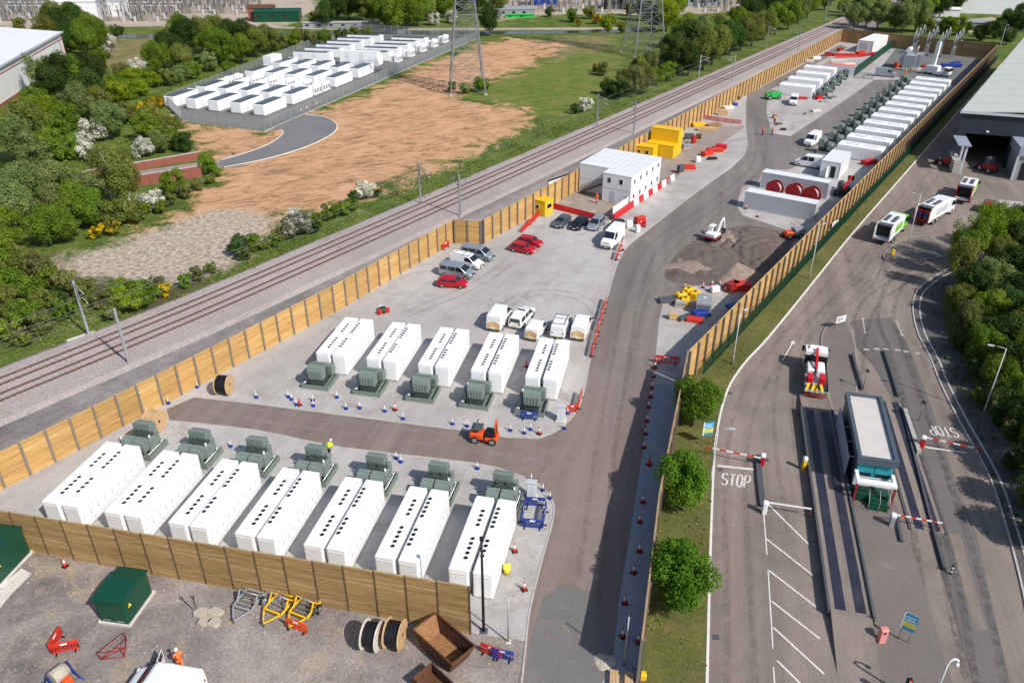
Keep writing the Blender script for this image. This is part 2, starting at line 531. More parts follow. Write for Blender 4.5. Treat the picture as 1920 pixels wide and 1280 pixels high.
def surf(name, stops, big=0.06, mid=0.5, fine=6.0, fine_amt=0.25, rough=0.9, bump=0.3, stains=None, stain_scale=0.12, stain_range=(0.55, 0.7), streak=None, grad=None, specks=None):
    """weathered ground material in world space: broad patches, mid blotches, fine grain, stains"""
    m = bpy.data.materials.new(name)
    m.use_nodes = True
    N, L = m.node_tree.nodes, m.node_tree.links
    b = N['Principled BSDF']
    b.inputs['Roughness'].default_value = rough
    b.inputs['Specular IOR Level'].default_value = 0.25
    pos = N.new('ShaderNodeNewGeometry').outputs['Position']
    a = nnoise(N, L, pos, big, 4, 0.6, 0.6)
    c = nnoise(N, L, pos, mid, 6, 0.65, 0.3)
    f = nnoise(N, L, pos, fine, 3, 0.7)
    mixf = nmath(N, L, 'ADD', nmath(N, L, 'MULTIPLY', a, 0.6), nmath(N, L, 'MULTIPLY', c, 0.4))
    col = nramp(N, L, mixf, stops)
    if grad:      # second colour set along world y: (y0, y1, stops)
        col2 = nramp(N, L, mixf, grad[2])
        sp = N.new('ShaderNodeSeparateXYZ')
        L.new(pos, sp.inputs[0])
        g = nmath(N, L, 'ADD', sp.outputs['Y'], nmath(N, L, 'MULTIPLY', a, 12))
        mr = N.new('ShaderNodeMapRange')
        mr.inputs['From Min'].default_value = grad[0] + 6
        mr.inputs['From Max'].default_value = grad[1] + 6
        L.new(g, mr.inputs['Value'])
        col = nmix(N, L, mr.outputs[0], col, col2)
    if streak:    # (azimuth deg, amount, scale): worn wheel tracks along a direction
        mp = N.new('ShaderNodeMapping')
        mp.vector_type = 'TEXTURE'
        mp.inputs['Rotation'].default_value = (0, 0, math.radians(90 - streak[0]))
        mp.inputs['Scale'].default_value = (18, 1, 1)
        L.new(pos, mp.inputs['Vector'])
        s = nnoise(N, L, mp.outputs[0], streak[2], 4, 0.6, 0.4)
        sr = nramp(N, L, s, [(0.35, (1 - streak[1],) * 3), (0.65, (1 + streak[1] * 0.6,) * 3)])
        col = nmix(N, L, 1.0, col, sr, 'MULTIPLY')
    if stains:
        st = nnoise(N, L, pos, stain_scale, 7, 0.68, 1.2)
        sf = nramp(N, L, st, [(stain_range[0], (0, 0, 0)), (stain_range[1], (1, 1, 1))])
        col = nmix(N, L, sf, col, stains)
    fr = nramp(N, L, f, [(0.3, (1 - fine_amt,) * 3), (0.7, (1 + fine_amt * 0.7,) * 3)])
    col = nmix(N, L, 1.0, col, fr, 'MULTIPLY')
    if specks:
        vo = N.new('ShaderNodeTexVoronoi')
        vo.inputs['Scale'].default_value = specks[1]
        L.new(pos, vo.inputs['Vector'])
        vf = nramp(N, L, vo.outputs['Distance'], [(0.07, (1, 1, 1)), (0.13, (0, 0, 0))])
        col = nmix(N, L, vf, col, specks[0])
    L.new(col, b.inputs['Base Color'])
    if bump:
        bp = N.new('ShaderNodeBump')
        bp.inputs['Strength'].default_value = bump
        bp.inputs['Distance'].default_value = 0.06
        L.new(nmath(N, L, 'ADD', f, c), bp.inputs['Height'])
        L.new(bp.outputs[0], b.inputs['Normal'])
    MATS[name] = m
    return m

surf('hardstanding', [(0.3, (0.35, 0.325, 0.305)), (0.5, (0.44, 0.415, 0.395)), (0.7, (0.53, 0.51, 0.49))], 0.05, 0.4, 5, 0.16,
     stains=(0.30, 0.265, 0.245), stain_scale=0.16, stain_range=(0.52, 0.72), streak=(25, 0.09, 0.35))
surf('site_tarmac', [(0.3, (0.205, 0.152, 0.134)), (0.7, (0.275, 0.208, 0.184))], 0.05, 0.5, 7, 0.16,
     grad=(60, 96, [(0.3, (0.17, 0.15, 0.14)), (0.7, (0.235, 0.209, 0.194))]), stains=(0.27, 0.24, 0.215), stain_scale=0.12, stain_range=(0.54, 0.8), streak=(14, 0.16, 0.4))
surf('old_tarmac', [(0.3, (0.15, 0.143, 0.137)), (0.7, (0.20, 0.19, 0.18))], 0.08, 0.6, 7, 0.16, stains=(0.235, 0.205, 0.185), stain_scale=0.2)
surf('dirt_apron', [(0.3, (0.12, 0.095, 0.082)), (0.55, (0.165, 0.128, 0.11)), (0.72, (0.22, 0.175, 0.15))], 0.09, 0.7, 5, 0.22, stains=(0.10, 0.082, 0.072), stain_scale=0.3, bump=0.6)
surf('walkway_grey', [(0.3, (0.27, 0.28, 0.315)), (0.7, (0.35, 0.36, 0.395))], 0.1, 0.7, 6, 0.15, stains=(0.40, 0.40, 0.42), stain_scale=0.2)
surf('access_concrete', [(0.3, (0.20, 0.160, 0.136)), (0.7, (0.30, 0.248, 0.213))], 0.05, 0.4, 6, 0.16, stains=(0.165, 0.138, 0.12), stain_scale=0.11, stain_range=(0.5, 0.78), streak=(14, 0.2, 0.4))
surf('dark_asphalt', [(0.3, (0.09, 0.084, 0.083)), (0.7, (0.14, 0.128, 0.12))], 0.08, 0.6, 7, 0.15, stains=(0.15, 0.135, 0.125), stain_scale=0.1, streak=(14, 0.15, 0.3))
surf('lane_tarmac', [(0.3, (0.13, 0.118, 0.112)), (0.7, (0.175, 0.158, 0.148))], 0.08, 0.6, 7, 0.15, stains=(0.105, 0.097, 0.092), stain_scale=0.12, streak=(14, 0.16, 0.3))
surf('island_concrete', [(0.3, (0.155, 0.135, 0.123)), (0.7, (0.205, 0.178, 0.162))], 0.1, 0.6, 6, 0.14, stains=(0.27, 0.22, 0.17), stain_scale=0.2, stain_range=(0.6, 0.75))
surf('yard_dirt', [(0.36, (0.165, 0.142, 0.134)), (0.5, (0.275, 0.238, 0.222)), (0.64, (0.39, 0.34, 0.305))], 0.09, 0.5, 4, 0.25,
     stains=(0.40, 0.315, 0.21), stain_scale=0.17, stain_range=(0.54, 0.72), bump=0.9, streak=(70, 0.12, 0.3))
surf('ballast', [(0.3, (0.33, 0.28, 0.265)), (0.7, (0.47, 0.405, 0.385))], 0.06, 0.8, 3.5, 0.30, bump=1.0, specks=((0.55, 0.48, 0.46), 1.6))
surf('cess', [(0.35, (0.155, 0.145, 0.14)), (0.5, (0.26, 0.23, 0.22)), (0.65, (0.38, 0.33, 0.31))], 0.055, 0.5, 4, 0.25, bump=0.8, streak=(36, 0.25, 0.2))
surf('turning_tarmac', [(0.3, (0.16, 0.16, 0.165)), (0.7, (0.215, 0.213, 0.215))], 0.1, 0.5, 7, 0.1)
surf('compound_gravel', [(0.3, (0.13, 0.13, 0.125)), (0.7, (0.20, 0.2, 0.19))], 0.1, 0.8, 5, 0.2)
surf('welfare_slab', [(0.3, (0.26, 0.21, 0.18)), (0.7, (0.36, 0.30, 0.255))], 0.1, 0.6, 5, 0.15, stains=(0.42, 0.36, 0.31), stain_scale=0.2)
surf('substation_stone', [(0.3, (0.36, 0.30, 0.235)), (0.7, (0.50, 0.42, 0.33))], 0.03, 0.3, 2, 0.2, stains=(0.26, 0.23, 0.2), stain_scale=0.06)
surf('verge_grass', [(0.3, (0.085, 0.095, 0.022)), (0.5, (0.12, 0.125, 0.035)), (0.7, (0.20, 0.165, 0.06))], 0.12, 0.6, 5, 0.35, bump=0.9, stains=(0.17, 0.125, 0.055), stain_scale=0.3, stain_range=(0.56, 0.75))
surf('rough_soil', [(0.3, (0.17, 0.10, 0.07)), (0.7, (0.28, 0.18, 0.12))], 0.1, 0.6, 4, 0.3, bump=0.8)

# one open-country sheet: grass, bare orange earth, pale chippings, brown scrub ground, each with a ragged border
def sdf(poly, X, Y):
    P = np.array([(p[0], p[1]) for p in poly])
    Q = np.roll(P, -1, axis=0)
    d2 = np.full(X.shape, 1e18)
    ins = np.zeros(X.shape, bool)
    for (ax, ay), (bx, by) in zip(P, Q):
        ex, ey = bx - ax, by - ay
        t = np.clip(((X - ax) * ex + (Y - ay) * ey) / (ex * ex + ey * ey + 1e-12), 0, 1)
        d2 = np.minimum(d2, (X - ax - t * ex) ** 2 + (Y - ay - t * ey) ** 2)
        cr = ((ay > Y) != (by > Y)) & (X < (bx - ax) * (Y - ay) / (by - ay + 1e-12) + ax)
        ins ^= cr
    d = np.sqrt(d2)
    return np.where(ins, d, -d)
GREG = {
    'soil': [px((325, 215), (345, 232), (497, 252), (640, 192), (897, 86), (960, 72), (1050, 83), (1010, 118), (940, 140), (880, 168), (850, 185), (985, 205), (1003, 225),
                (930, 262), (840, 302), (740, 347), (680, 372), (600, 398), (545, 400), (505, 440), (455, 470), (400, 430), (330, 420), (300, 440), (270, 440), (330, 395), (405, 345), (418, 312), (340, 245)),
             px((985, 335), (960, 345), (900, 420), (880, 430), (930, 392))],
    'chips': [px((95, 492), (230, 452), (340, 412), (430, 388), (520, 408), (485, 452), (430, 486), (420, 506), (320, 530), (220, 528), (120, 510))],
    'lush': [px((845, 182), (930, 150), (1030, 95), (1110, 78), (1180, 80), (1170, 120), (1150, 150), (1120, 180), (1060, 212), (1005, 228), (985, 205))],
    'dry': [px((195, 95), (235, 72), (320, 70), (300, 110), (250, 130), (205, 132)), px((900, 95), (1060, 70), (1140, 66), (1150, 90), (1040, 110), (930, 150)), px((520, 62), (690, 60), (640, 85), (540, 90)),
            px((0, 170), (45, 160), (60, 185), (0, 210))],
    'brown': [px((100, 500), (200, 560), (290, 590), (330, 560), (420, 505), (470, 470), (430, 470), (330, 540), (240, 530)), px((0, 560), (90, 480), (180, 540), (120, 590), (60, 640), (0, 650))],
    'tan': [px((-200, -10), (560, -10), (610, 15), (560, 40), (500, 55), (300, 48), (0, 50), (-200, 50)), px((930, -10), (1460, -10), (1440, 22), (1340, 24), (1260, 30), (1120, 26), (1000, 30), (930, 40))],
}
def build_ground():
    xs = np.arange(-330, 331, 1.3)
    ys = np.arange(24, 500, 1.3)
    X, Y = np.meshgrid(xs, ys)
    nx, ny = len(xs), len(ys)
    co = np.stack([X.ravel(), Y.ravel(), np.zeros(X.size)], 1)
    idx = np.arange(nx * ny).reshape(ny, nx)
    quads = np.stack([idx[:-1, :-1].ravel(), idx[:-1, 1:].ravel(), idx[1:, 1:].ravel(), idx[1:, :-1].ravel()], 1)
    x0, x1, y0, y1 = xs[0], xs[-1], ys[0], ys[-1]
    B = 4000.0
    ext = np.array([(-B, -B, 0), (B, -B, 0), (B, y0, 0), (-B, y0, 0), (-B, y1, 0), (B, y1, 0), (B, B, 0), (-B, B, 0), (x0, y0, 0), (x0, y1, 0), (x1, y0, 0), (x1, y1, 0)], float)
    o = len(co)
    extq = np.array([(0, 1, 2, 3), (4, 5, 6, 7), (3, 8, 9, 4), (10, 2, 5, 11)]) + o
    V = np.concatenate([co, ext])
    F = np.concatenate([quads, extq])
    me = bpy.data.meshes.new('ground')
    me.vertices.add(len(V))
    me.vertices.foreach_set('co', V.ravel())
    me.loops.add(F.size)
    me.loops.foreach_set('vertex_index', F.ravel())
    me.polygons.add(len(F))
    me.polygons.foreach_set('loop_start', np.arange(0, F.size, 4))
    me.polygons.foreach_set('loop_total', np.full(len(F), 4))
    me.update(calc_edges=True)
    for k, polys in GREG.items():
        d = np.max([sdf(p, X.ravel(), Y.ravel()) for p in polys], axis=0)
        a = me.attributes.new(k, 'FLOAT', 'POINT')
        a.data.foreach_set('value', np.concatenate([np.clip(d, -15, 15), np.full(len(ext), -15.0)]).astype(np.float32))
    m = bpy.data.materials.new('open_ground')
    m.use_nodes = True
    N, L = m.node_tree.nodes, m.node_tree.links
    b = N['Principled BSDF']
    b.inputs['Roughness'].default_value = 0.95
    b.inputs['Specular IOR Level'].default_value = 0.15
    pos = N.new('ShaderNodeNewGeometry').outputs['Position']
    big = nnoise(N, L, pos, 0.035, 4, 0.6, 0.5)
    mid = nnoise(N, L, pos, 0.16, 7, 0.68, 0.8)
    fine = nnoise(N, L, pos, 1.3, 6, 0.72, 0.3)
    mp = N.new('ShaderNodeMapping')      # scrape marks of the machines that stripped the field
    mp.vector_type = 'TEXTURE'
    mp.inputs['Rotation'].default_value = (0, 0, math.radians(28))
    mp.inputs['Scale'].default_value = (2.6, 1, 1)
    L.new(pos, mp.inputs['Vector'])
    scrape = nnoise(N, L, mp.outputs[0], 0.5, 8, 0.72, 1.6)
    col = nramp(N, L, nmath(N, L, 'ADD', nmath(N, L, 'MULTIPLY', mid, 0.6), nmath(N, L, 'MULTIPLY', fine, 0.4)),
                [(0.36, (0.045, 0.07, 0.014)), (0.47, (0.085, 0.13, 0.022)), (0.55, (0.14, 0.175, 0.038)), (0.66, (0.25, 0.215, 0.085))])
    lush = nramp(N, L, nmath(N, L, 'ADD', nmath(N, L, 'MULTIPLY', mid, 0.55), nmath(N, L, 'MULTIPLY', scrape, 0.45)), [(0.38, (0.075, 0.13, 0.018)), (0.48, (0.125, 0.175, 0.03)), (0.55, (0.19, 0.19, 0.05)), (0.66, (0.25, 0.18, 0.09))])
    dry = nramp(N, L, mid, [(0.3, (0.11, 0.13, 0.04)), (0.5, (0.21, 0.185, 0.075)), (0.7, (0.33, 0.24, 0.13))])
    brown = nramp(N, L, fine, [(0.3, (0.04, 0.038, 0.02)), (0.5, (0.10, 0.08, 0.045)), (0.7, (0.17, 0.135, 0.08))])
    chips = nramp(N, L, fine, [(0.34, (0.20, 0.155, 0.11)), (0.5, (0.44, 0.36, 0.28)), (0.64, (0.62, 0.53, 0.43))])
    soil = nramp(N, L, nmath(N, L, 'ADD', nmath(N, L, 'MULTIPLY', scrape, 0.65), nmath(N, L, 'MULTIPLY', mid, 0.35)),
                 [(0.36, (0.16, 0.13, 0.06)), (0.43, (0.33, 0.20, 0.11)), (0.50, (0.54, 0.305, 0.17)), (0.60, (0.64, 0.38, 0.23)), (0.7, (0.73, 0.48, 0.32))])
    tan = nramp(N, L, mid, [(0.3, (0.33, 0.27, 0.21)), (0.55, (0.48, 0.40, 0.31)), (0.7, (0.36, 0.34, 0.31))])
    def layer(col, att, c, amp, soft):
        a = N.new('ShaderNodeAttribute')
        a.attribute_name = att
        v = nmath(N, L, 'ADD', a.outputs['Fac'], nmath(N, L, 'MULTIPLY', nmath(N, L, 'SUBTRACT', nmath(N, L, 'ADD', nmath(N, L, 'MULTIPLY', mid, 0.7), nmath(N, L, 'MULTIPLY', fine, 0.3)), 0.5), amp))
        mr = N.new('ShaderNodeMapRange')
        mr.inputs['From Min'].default_value = -soft
        mr.inputs['From Max'].default_value = soft
        L.new(v, mr.inputs['Value'])
        return nmix(N, L, mr.outputs[0], col, c)
    col = layer(col, 'lush', lush, 22, 2.0)
    col = layer(col, 'dry', dry, 30, 3.0)
    col = layer(col, 'brown', brown, 14, 1.5)
    col = layer(col, 'soil', soil, 46, 2.2)
    col = layer(col, 'chips', chips, 16, 2.0)
    col = layer(col, 'tan', tan, 30, 3.0)
    fr = nramp(N, L, nnoise(N, L, pos, 3.2, 4, 0.7), [(0.3, (0.74,) * 3), (0.7, (1.2,) * 3)])
    col = nmix(N, L, 1.0, col, fr, 'MULTIPLY')
    L.new(col, b.inputs['Base Color'])
    bp = N.new('ShaderNodeBump')
    bp.inputs['Strength'].default_value = 0.8
    bp.inputs['Distance'].default_value = 0.18
    L.new(nmath(N, L, 'ADD', fine, scrape), bp.inputs['Height'])
    L.new(bp.outputs[0], b.inputs['Normal'])
    me.materials.append(m)
    return structure(link('ground', me))
build_ground()

# ---- the works yard in the foreground, the site, the roads
structure(sheet('yard_ground', px((-250, 960), (0, 1018), (883, 1187), (1010, 1204), (1080, 1330), (1000, 1500), (-400, 1500)), 0.012, 'yard_dirt'))
SITE = px((-90, 965), (57, 890), (231, 799), (627, 586), (853, 453), (905, 458), (1575, 78), (1862, 112), (1283, 722), (1228, 1000), (1190, 1300), (1130, 1300), (1000, 1204), (883, 1187), (0, 1020), (-90, 1005))
structure(sheet('hardstanding', SITE, 0.03, 'hardstanding'))
# site road: the spur between the two rows, the bend and the main run north
e_north = [(1010, 823), (1046, 808), (1080, 775), (1096, 735), (1108, 672), (1128, 600), (1145, 540), (1160, 492), (1178, 462), (1208, 438), (1300, 366), (1396, 292), (1399, 236), (1401, 180), (1420, 168), (1575, 84)]
e_back = [(1590, 90), (1500, 135), (1440, 172), (1437, 210), (1447, 250), (1482, 256), (1560, 205), (1640, 150), (1680, 150), (1655, 175), (1560, 262), (1520, 300), (1480, 318), (1432, 318), (1420, 345), (1392, 350), (1381, 385), (1392, 404), (1440, 420), (1500, 440), (1480, 470), (1420, 540), (1330, 528), (1290, 540), (1243, 572), (1236, 600), (1230, 660), (1222, 740), (1200, 880), (1180, 1010), (1160, 1130), (1150, 1225)]
e_near = [(1105, 1330), (975, 1330), (988, 1205), (996, 1140), (1018, 1050), (1036, 985), (1040, 952), (1030, 926), (1006, 904), (966, 888), (890, 868), (640, 838), (480, 806), (318, 788)]
e_spur = [(312, 766), (364, 744), (480, 757), (700, 785), (880, 808), (960, 821)]
def run(p):
    return smooth_path(px(*p), 3)
ROAD = run(e_north) + px(*e_back) + run(e_near) + px(*e_spur)
structure(sheet('site_road', ROAD, 0.045, 'site_tarmac', depth=0.0))
APRON = (smooth_path(px((1245, 520), (1275, 470), (1330, 440), (1385, 425), (1440, 428), (1482, 446), (1470, 485), (1425, 530), (1370, 538), (1300, 534)), 4, True))
def rough_ground(name, poly, step, amp, mat, seed, z0=0.05):
    P = np.array([(p[0], p[1]) for p in poly])
    lo, hi = P.min(0) - 1, P.max(0) + 1
    xs, ys = np.arange(lo[0], hi[0], step), np.arange(lo[1], hi[1], step)
    X, Y = np.meshgrid(xs, ys)
    d = sdf(poly, X.ravel(), Y.ravel()).reshape(X.shape)
    g = np.random.default_rng(seed)
    Z = np.zeros(X.shape)
    for k in range(26):
        f = 0.25 * 1.16 ** k
        a = g.uniform(0, 6.28)
        Z += np.sin((X * np.cos(a) + Y * np.sin(a)) * f + g.uniform(0, 6.28)) / (1 + 0.35 * k)
    # ruts left by tracked machines turning
    for k in range(5):
        cx, cy, r = g.uniform(lo[0] + 4, hi[0] - 4), g.uniform(lo[1] + 4, hi[1] - 4), g.uniform(3, 7)
        rr = np.hypot(X - cx, Y - cy)
        Z -= 1.3 * np.exp(-((rr - r) / 0.28) ** 2) + 1.3 * np.exp(-((rr - r - 1.7) / 0.28) ** 2)
    Z = z0 + np.clip(Z * 0.16 + 0.35, 0, 2) * amp * np.clip(d / 2.5, 0, 1)
    keep = d > -0.1
    idx = np.arange(X.size).reshape(X.shape)
    mb = MB()
    q = keep[:-1, :-1] & keep[1:, :-1] & keep[:-1, 1:] & keep[1:, 1:]
    F = np.stack([idx[:-1, :-1][q], idx[:-1, 1:][q], idx[1:, 1:][q], idx[1:, :-1][q]], 1)
    used, inv_ = np.unique(F, return_inverse=True)
    V = np.stack([X.ravel(), Y.ravel(), Z.ravel()], 1)[used]
    mb.add([tuple(v) for v in V], [tuple(f) for f in inv_.reshape(F.shape)], 0, True)
    return mb.build(name, mat)
structure(rough_ground('dirt_apron', APRON, 0.3, 1.15, 'dirt_apron', 4))
structure(sheet('road_patch', px((992, 1206), (1018, 1120), (1060, 1095), (1100, 1110), (1125, 1150), (1150, 1228), (1110, 1330), (985, 1330)), 0.05, 'old_tarmac'))
structure(sheet('walkway', px((1224, 722), (1283, 722), (1228, 1000), (1195, 1262), (1150, 1262), (1151, 1225), (1160, 1130), (1180, 1010), (1200, 880)), 0.056, 'walkway_grey'))
structure(sheet('grid_compound', px((1690, 80), (1845, 112), (1792, 162), (1735, 150), (1640, 141)), 0.06, 'compound_gravel'))
structure(sheet('welfare_yard', px((1035, 388), (1110, 412), (1152, 414), (1262, 338), (1330, 285), (1395, 240), (1396, 236), (1330, 240), (1200, 300), (1085, 352)), 0.049, 'welfare_slab'))
# pad edgings: a pale concrete strip along the road edges of the two rows
mb = MB()
ribbon(mb, run(e_north[:12]), 0.16, 0.0, 0.075, 0, 0.06)
ribbon(mb, px(*e_spur), 0.0, 0.14, 0.075, 0, 0.06)
ribbon(mb, run(e_near[1:]), 0.14, 0.0, 0.075, 0, 0.06)
structure(mb.build('edging_kerb', 'kerb'))

# ---- railway
RAIL0 = smooth_path(px((-160, 779), (0, 715), (240, 619), (480, 519), (960, 311), (1440, 100), (1590, 34), (1680, -6)), 10)
def off(path, d):
    out = []
    for i, p in enumerate(path):
        t = (path[min(i + 1, len(path) - 1)] - path[max(i - 1, 0)]).normalized()
        out.append(p + Vector((t.y, -t.x, 0)) * d)
    return out
mb = MB()
ribbon(mb, off(RAIL0, 2.42), 5.6, 14.0, 0.02)
structure(mb.build('railway_cess', 'cess'))
mb = MB()
pL, pR = off(RAIL0, -2.3), off(RAIL0, 8.4)
sL, sR = off(RAIL0, -3.0), off(RAIL0, 9.4)
n = len(pL)
V = [(p.x, p.y, z) for row, z in ((sL, 0.0), (pL, 0.28), (pR, 0.28), (sR, 0.0)) for p in row]
mb.add(V, [(k * n + i, k * n + n + i, k * n + n + i + 1, k * n + i + 1) for k in range(3) for i in range(n - 1)])
structure(mb.build('railway_ballast', 'ballast'))
def track(base, label):
    t = thing('railway_track', label, 'railway track', off(RAIL0, base + 0.72)[10] * 1.0, 0, 'the two running lines')
    org = t.location
    for d in (base, base + 1.435):
        pth = off(RAIL0, d)
        m1 = MB()
        ribbon(m1, [p - org for p in pth], 0.045, 0.045, 0.52, 0, 0.17)
        ribbon(m1, [p - org for p in pth], 0.08, 0.08, 0.37, 0, 0.04)
        m1.build('rail', 'rail_steel', t)
    m2 = MB()
    pth = off(RAIL0, base + 0.7175)
    seg = 0.0
    for i in range(len(pth) - 1):
        a, b2 = pth[i], pth[i + 1]
        Ls = (b2 - a).length
        d = (b2 - a).normalized()
        ang = math.atan2(d.y, d.x)
        s = seg
        while s < Ls:
            p = a + d * s - org
            if (a + d * s).length < 300:
                m2.cbox((p.x, p.y, 0.265), (0.26, 2.5, 0.12), 0, ang)
            s += 0.65
        seg = s - Ls
    so = m2.build('sleepers', 'sleeper', t)
    so['kind'] = 'stuff'
track(0.0, 'railway track on the field side of the line')
track(3.42, 'railway track nearer the timber fence')

# ---- the turning head and lane of the older battery compound
structure(sheet('turning_head', smooth_path(px((497, 249), (575, 216), (606, 219), (628, 230), (631, 243), (612, 258), (570, 277), (500, 298), (420, 314), (416, 300), (470, 284), (505, 270), (530, 252), (527, 243)), 5, True), 0.02, 'turning_tarmac'))
mb = MB()
ribbon(mb, smooth_path(px((575, 216), (606, 219), (628, 230), (631, 243), (612, 258), (570, 277), (500, 298), (420, 314)), 5), 0.12, 0.12, 0.1, 0, 0.1)
ribbon(mb, smooth_path(px((416, 300), (470, 284), (505, 270), (530, 252), (527, 243)), 4), 0.1, 0.1, 0.1, 0, 0.1)
structure(mb.build('turning_kerb', 'kerb_white'))
structure(sheet('access_lane', px((420, 314), (416, 300), (370, 305), (250, 322), (150, 345), (150, 360), (250, 335), (370, 322)), 0.016, 'welfare_slab'))

# ---- the road past the weighbridge
K = [(1322, 1330), (1328, 1100), (1333, 950), (1338, 850), (1343, 810), (1352, 765), (1368, 720), (1398, 677), (1440, 632), (1515, 540), (1600, 435), (1700, 321), (1760, 252), (1800, 205), (1850, 150), (1880, 118)]
KP = smooth_path(px(*K), 4)
E_R = [(1960, 1330), (1920, 1110), (1880, 960), (1850, 880), (1800, 790), (1765, 720), (1745, 670), (1722, 625), (1713, 585), (1716, 555), (1735, 532), (1780, 505), (1880, 470), (1960, 440)]
structure(sheet('access_road', KP + px((2000, 118), (2000, 420), (1960, 440)) + list(reversed(smooth_path(px(*E_R), 4))) + px((1960, 1400), (1322, 1400)), 0.014, 'access_concrete'))
structure(sheet('verge', px((1195, 1330), (1228, 1000), (1283, 722), (1862, 112), (1882, 112)) + list(reversed(KP)), 0.11, 'verge_grass', depth=0.1))
mb = MB()
ribbon(mb, KP, 0.02, 0.18, 0.13, 0, 0.12)
structure(mb.build('verge_kerb', 'kerb_white'))
mb = MB()
ER = smooth_path(px(*E_R), 4)
ribbon(mb, ER, 0.16, 0.0, 0.13, 0, 0.12)
ribbon(mb, off(ER, 0.75), 0.1, 0.1, 0.11, 0, 0.1)
structure(mb.build('footway_kerb', 'kerb'))
structure(sheet('footway', list(off(ER, 0.0)) + list(reversed(off(ER, 3.6))), 0.06, 'dark_asphalt'))
structure(sheet('rear_verge', list(off(ER, 3.5)) + px((2050, 440), (2150, 500), (2150, 1400), (2020, 1400)), 0.075, 'verge_grass'))
# dark wheel-polished lanes leading to the weighbridges
structure(sheet('weighbridge_lane', px((1600, 600), (1670, 596), (1700, 640), (1745, 760), (1790, 900), (1830, 1000), (1905, 1330), (1840, 1330), (1760, 1060), (1680, 760), (1640, 690), (1605, 650)), 0.022, 'lane_tarmac'))
if 0: structure(sheet('junction_patch', smooth_path(px((1560, 555), (1640, 500), (1700, 498), (1765, 492), (1735, 532), (1716, 560), (1716, 590), (1680, 585), (1610, 590)), 4, True), 0.018, 'dark_asphalt'))
# ------------------------------------------------------------------ timber acoustic fences
PW = 2.42
def panel_mesh(seed, h, mat):
    """a bay of horizontal boards, each board with its own depth, gaps between"""
    r = random.Random(seed)
    mb = MB()
    z = 0.0
    while z < h - 0.05:
        bh = min(r.uniform(0.13, 0.24), h - z)
        t = 0.03 + r.random() * 0.03
        k = r.choice((0, 0, 0, 0, 1, 2))
        mb.box(-PW / 2 + 0.03, PW / 2 - 0.03, -t, 0.03, z + 0.008, z + bh - 0.012, k)
        z += bh
    mb.box(-PW / 2 + 0.02, PW / 2 - 0.02, -0.02, 0.02, 0.0, h - 0.02, 1)     # backing, so no light shows between boards
    mb.box(-PW / 2, PW / 2, -0.075, 0.075, h, h + 0.05, 2)                    # capping rail
    return mb.mesh('panel', [mat, mat + '_b', mat + '_c'])
PANELS = {}
def fence(label, pts, heights, mat, post_side=-1, posts=True, post_w=0.16, post_d=0.2, post_mat='post_steel'):
    """bays along a polyline; heights = (start, end)"""
    P = [Vector((p[0], p[1], 0)) for p in pts]
    t = thing('timber_fence', label, 'fence', P[0], 0)
    tot = sum((P[i + 1] - P[i]).length for i in range(len(P) - 1))
    run_ = 0.0
    for i in range(len(P) - 1):
        a, b = P[i], P[i + 1]
        L_ = (b - a).length
        d = (b - a) / L_
        k = max(1, round(L_ / PW))
        s = L_ / k
        ang = math.atan2(d.y, d.x)
        for j in range(k):
            f = (run_ + s * (j + 0.5)) / tot
            h = heights[0] + (heights[1] - heights[0]) * f
            key = (mat, RNG.randrange(7))
            if key not in PANELS:
                PANELS[key] = panel_mesh(hash(key[1]) + 7, 4.0, mat)
            c = a + d * s * (j + 0.5) - P[0]
            link('panel', PANELS[key], t, (c.x, c.y, 0.0), ang, (s / PW, 1, h / 4.0))
            if posts:
                pk = ('post', post_w, post_d, post_mat)
                if pk not in PANELS:
                    m = MB()
                    m.box(-post_w / 2, post_w / 2, -post_d, post_d * 0.5, 0, 4.04)
                    m.box(-post_w / 2 - 0.03, post_w / 2 + 0.03, -post_d - 0.012, -post_d + 0.012, 0, 4.02)
                    PANELS[pk] = m.mesh('post', post_mat)
                q = a + d * s * j - P[0]
                link('post', PANELS[pk], t, (q.x, q.y, 0), ang if post_side < 0 else ang + math.pi, (1, 1, h / 4.0 + 0.012))
        run_ += L_
    q = P[-1] - P[0]
    if posts:
        link('post', PANELS[pk], t, (q.x, q.y, 0), ang if post_side < 0 else ang + math.pi, (1, 1, heights[1] / 4.0 + 0.012))
    return t
fence('bright timber fence with steel posts beside the railway, near run left of the cabinets', px((-95, 966), (57, 890), (231, 799), (627, 586), (852, 454)), (3.75, 3.75), 'timber', -1)
fence('short return of brown timber fence facing the car park where the boundary steps', px((854, 456), (903, 459)), (3.9, 3.9), 'timber', -1)
fence('long bright timber fence beside the railway behind the cabins and the far storage rows', px((906, 457), (1575, 79)), (3.9, 4.3), 'timber', -1, post_w=0.2, post_d=0.26)
fence('brown timber fence closing the far end of the site', px((1577, 79), (1861, 113)), (4.5, 4.7), 'timber_weathered', -1)
fence('long timber fence with dark posts along the grass verge, far run', list(reversed(px((1862, 114), (1284, 720)))), (4.3, 4.6), 'timber', -1, post_w=0.22, post_d=0.3)
fence('greyish timber fence seen edge-on between the dark walkway and the verge trees', list(reversed(px((1282, 724), (1228, 1000), (1194, 1285)))), (4.7, 4.5), 'timber_dull', -1)
fence('brown timber screen fence across the foreground below the front cabinet row', px((-110, 1001), (0, 1022), (440, 1104), (883, 1187)), (4.0, 4.9), 'timber_weathered', -1, posts=True, post_w=0.06, post_d=0.07, post_mat='post_brown')

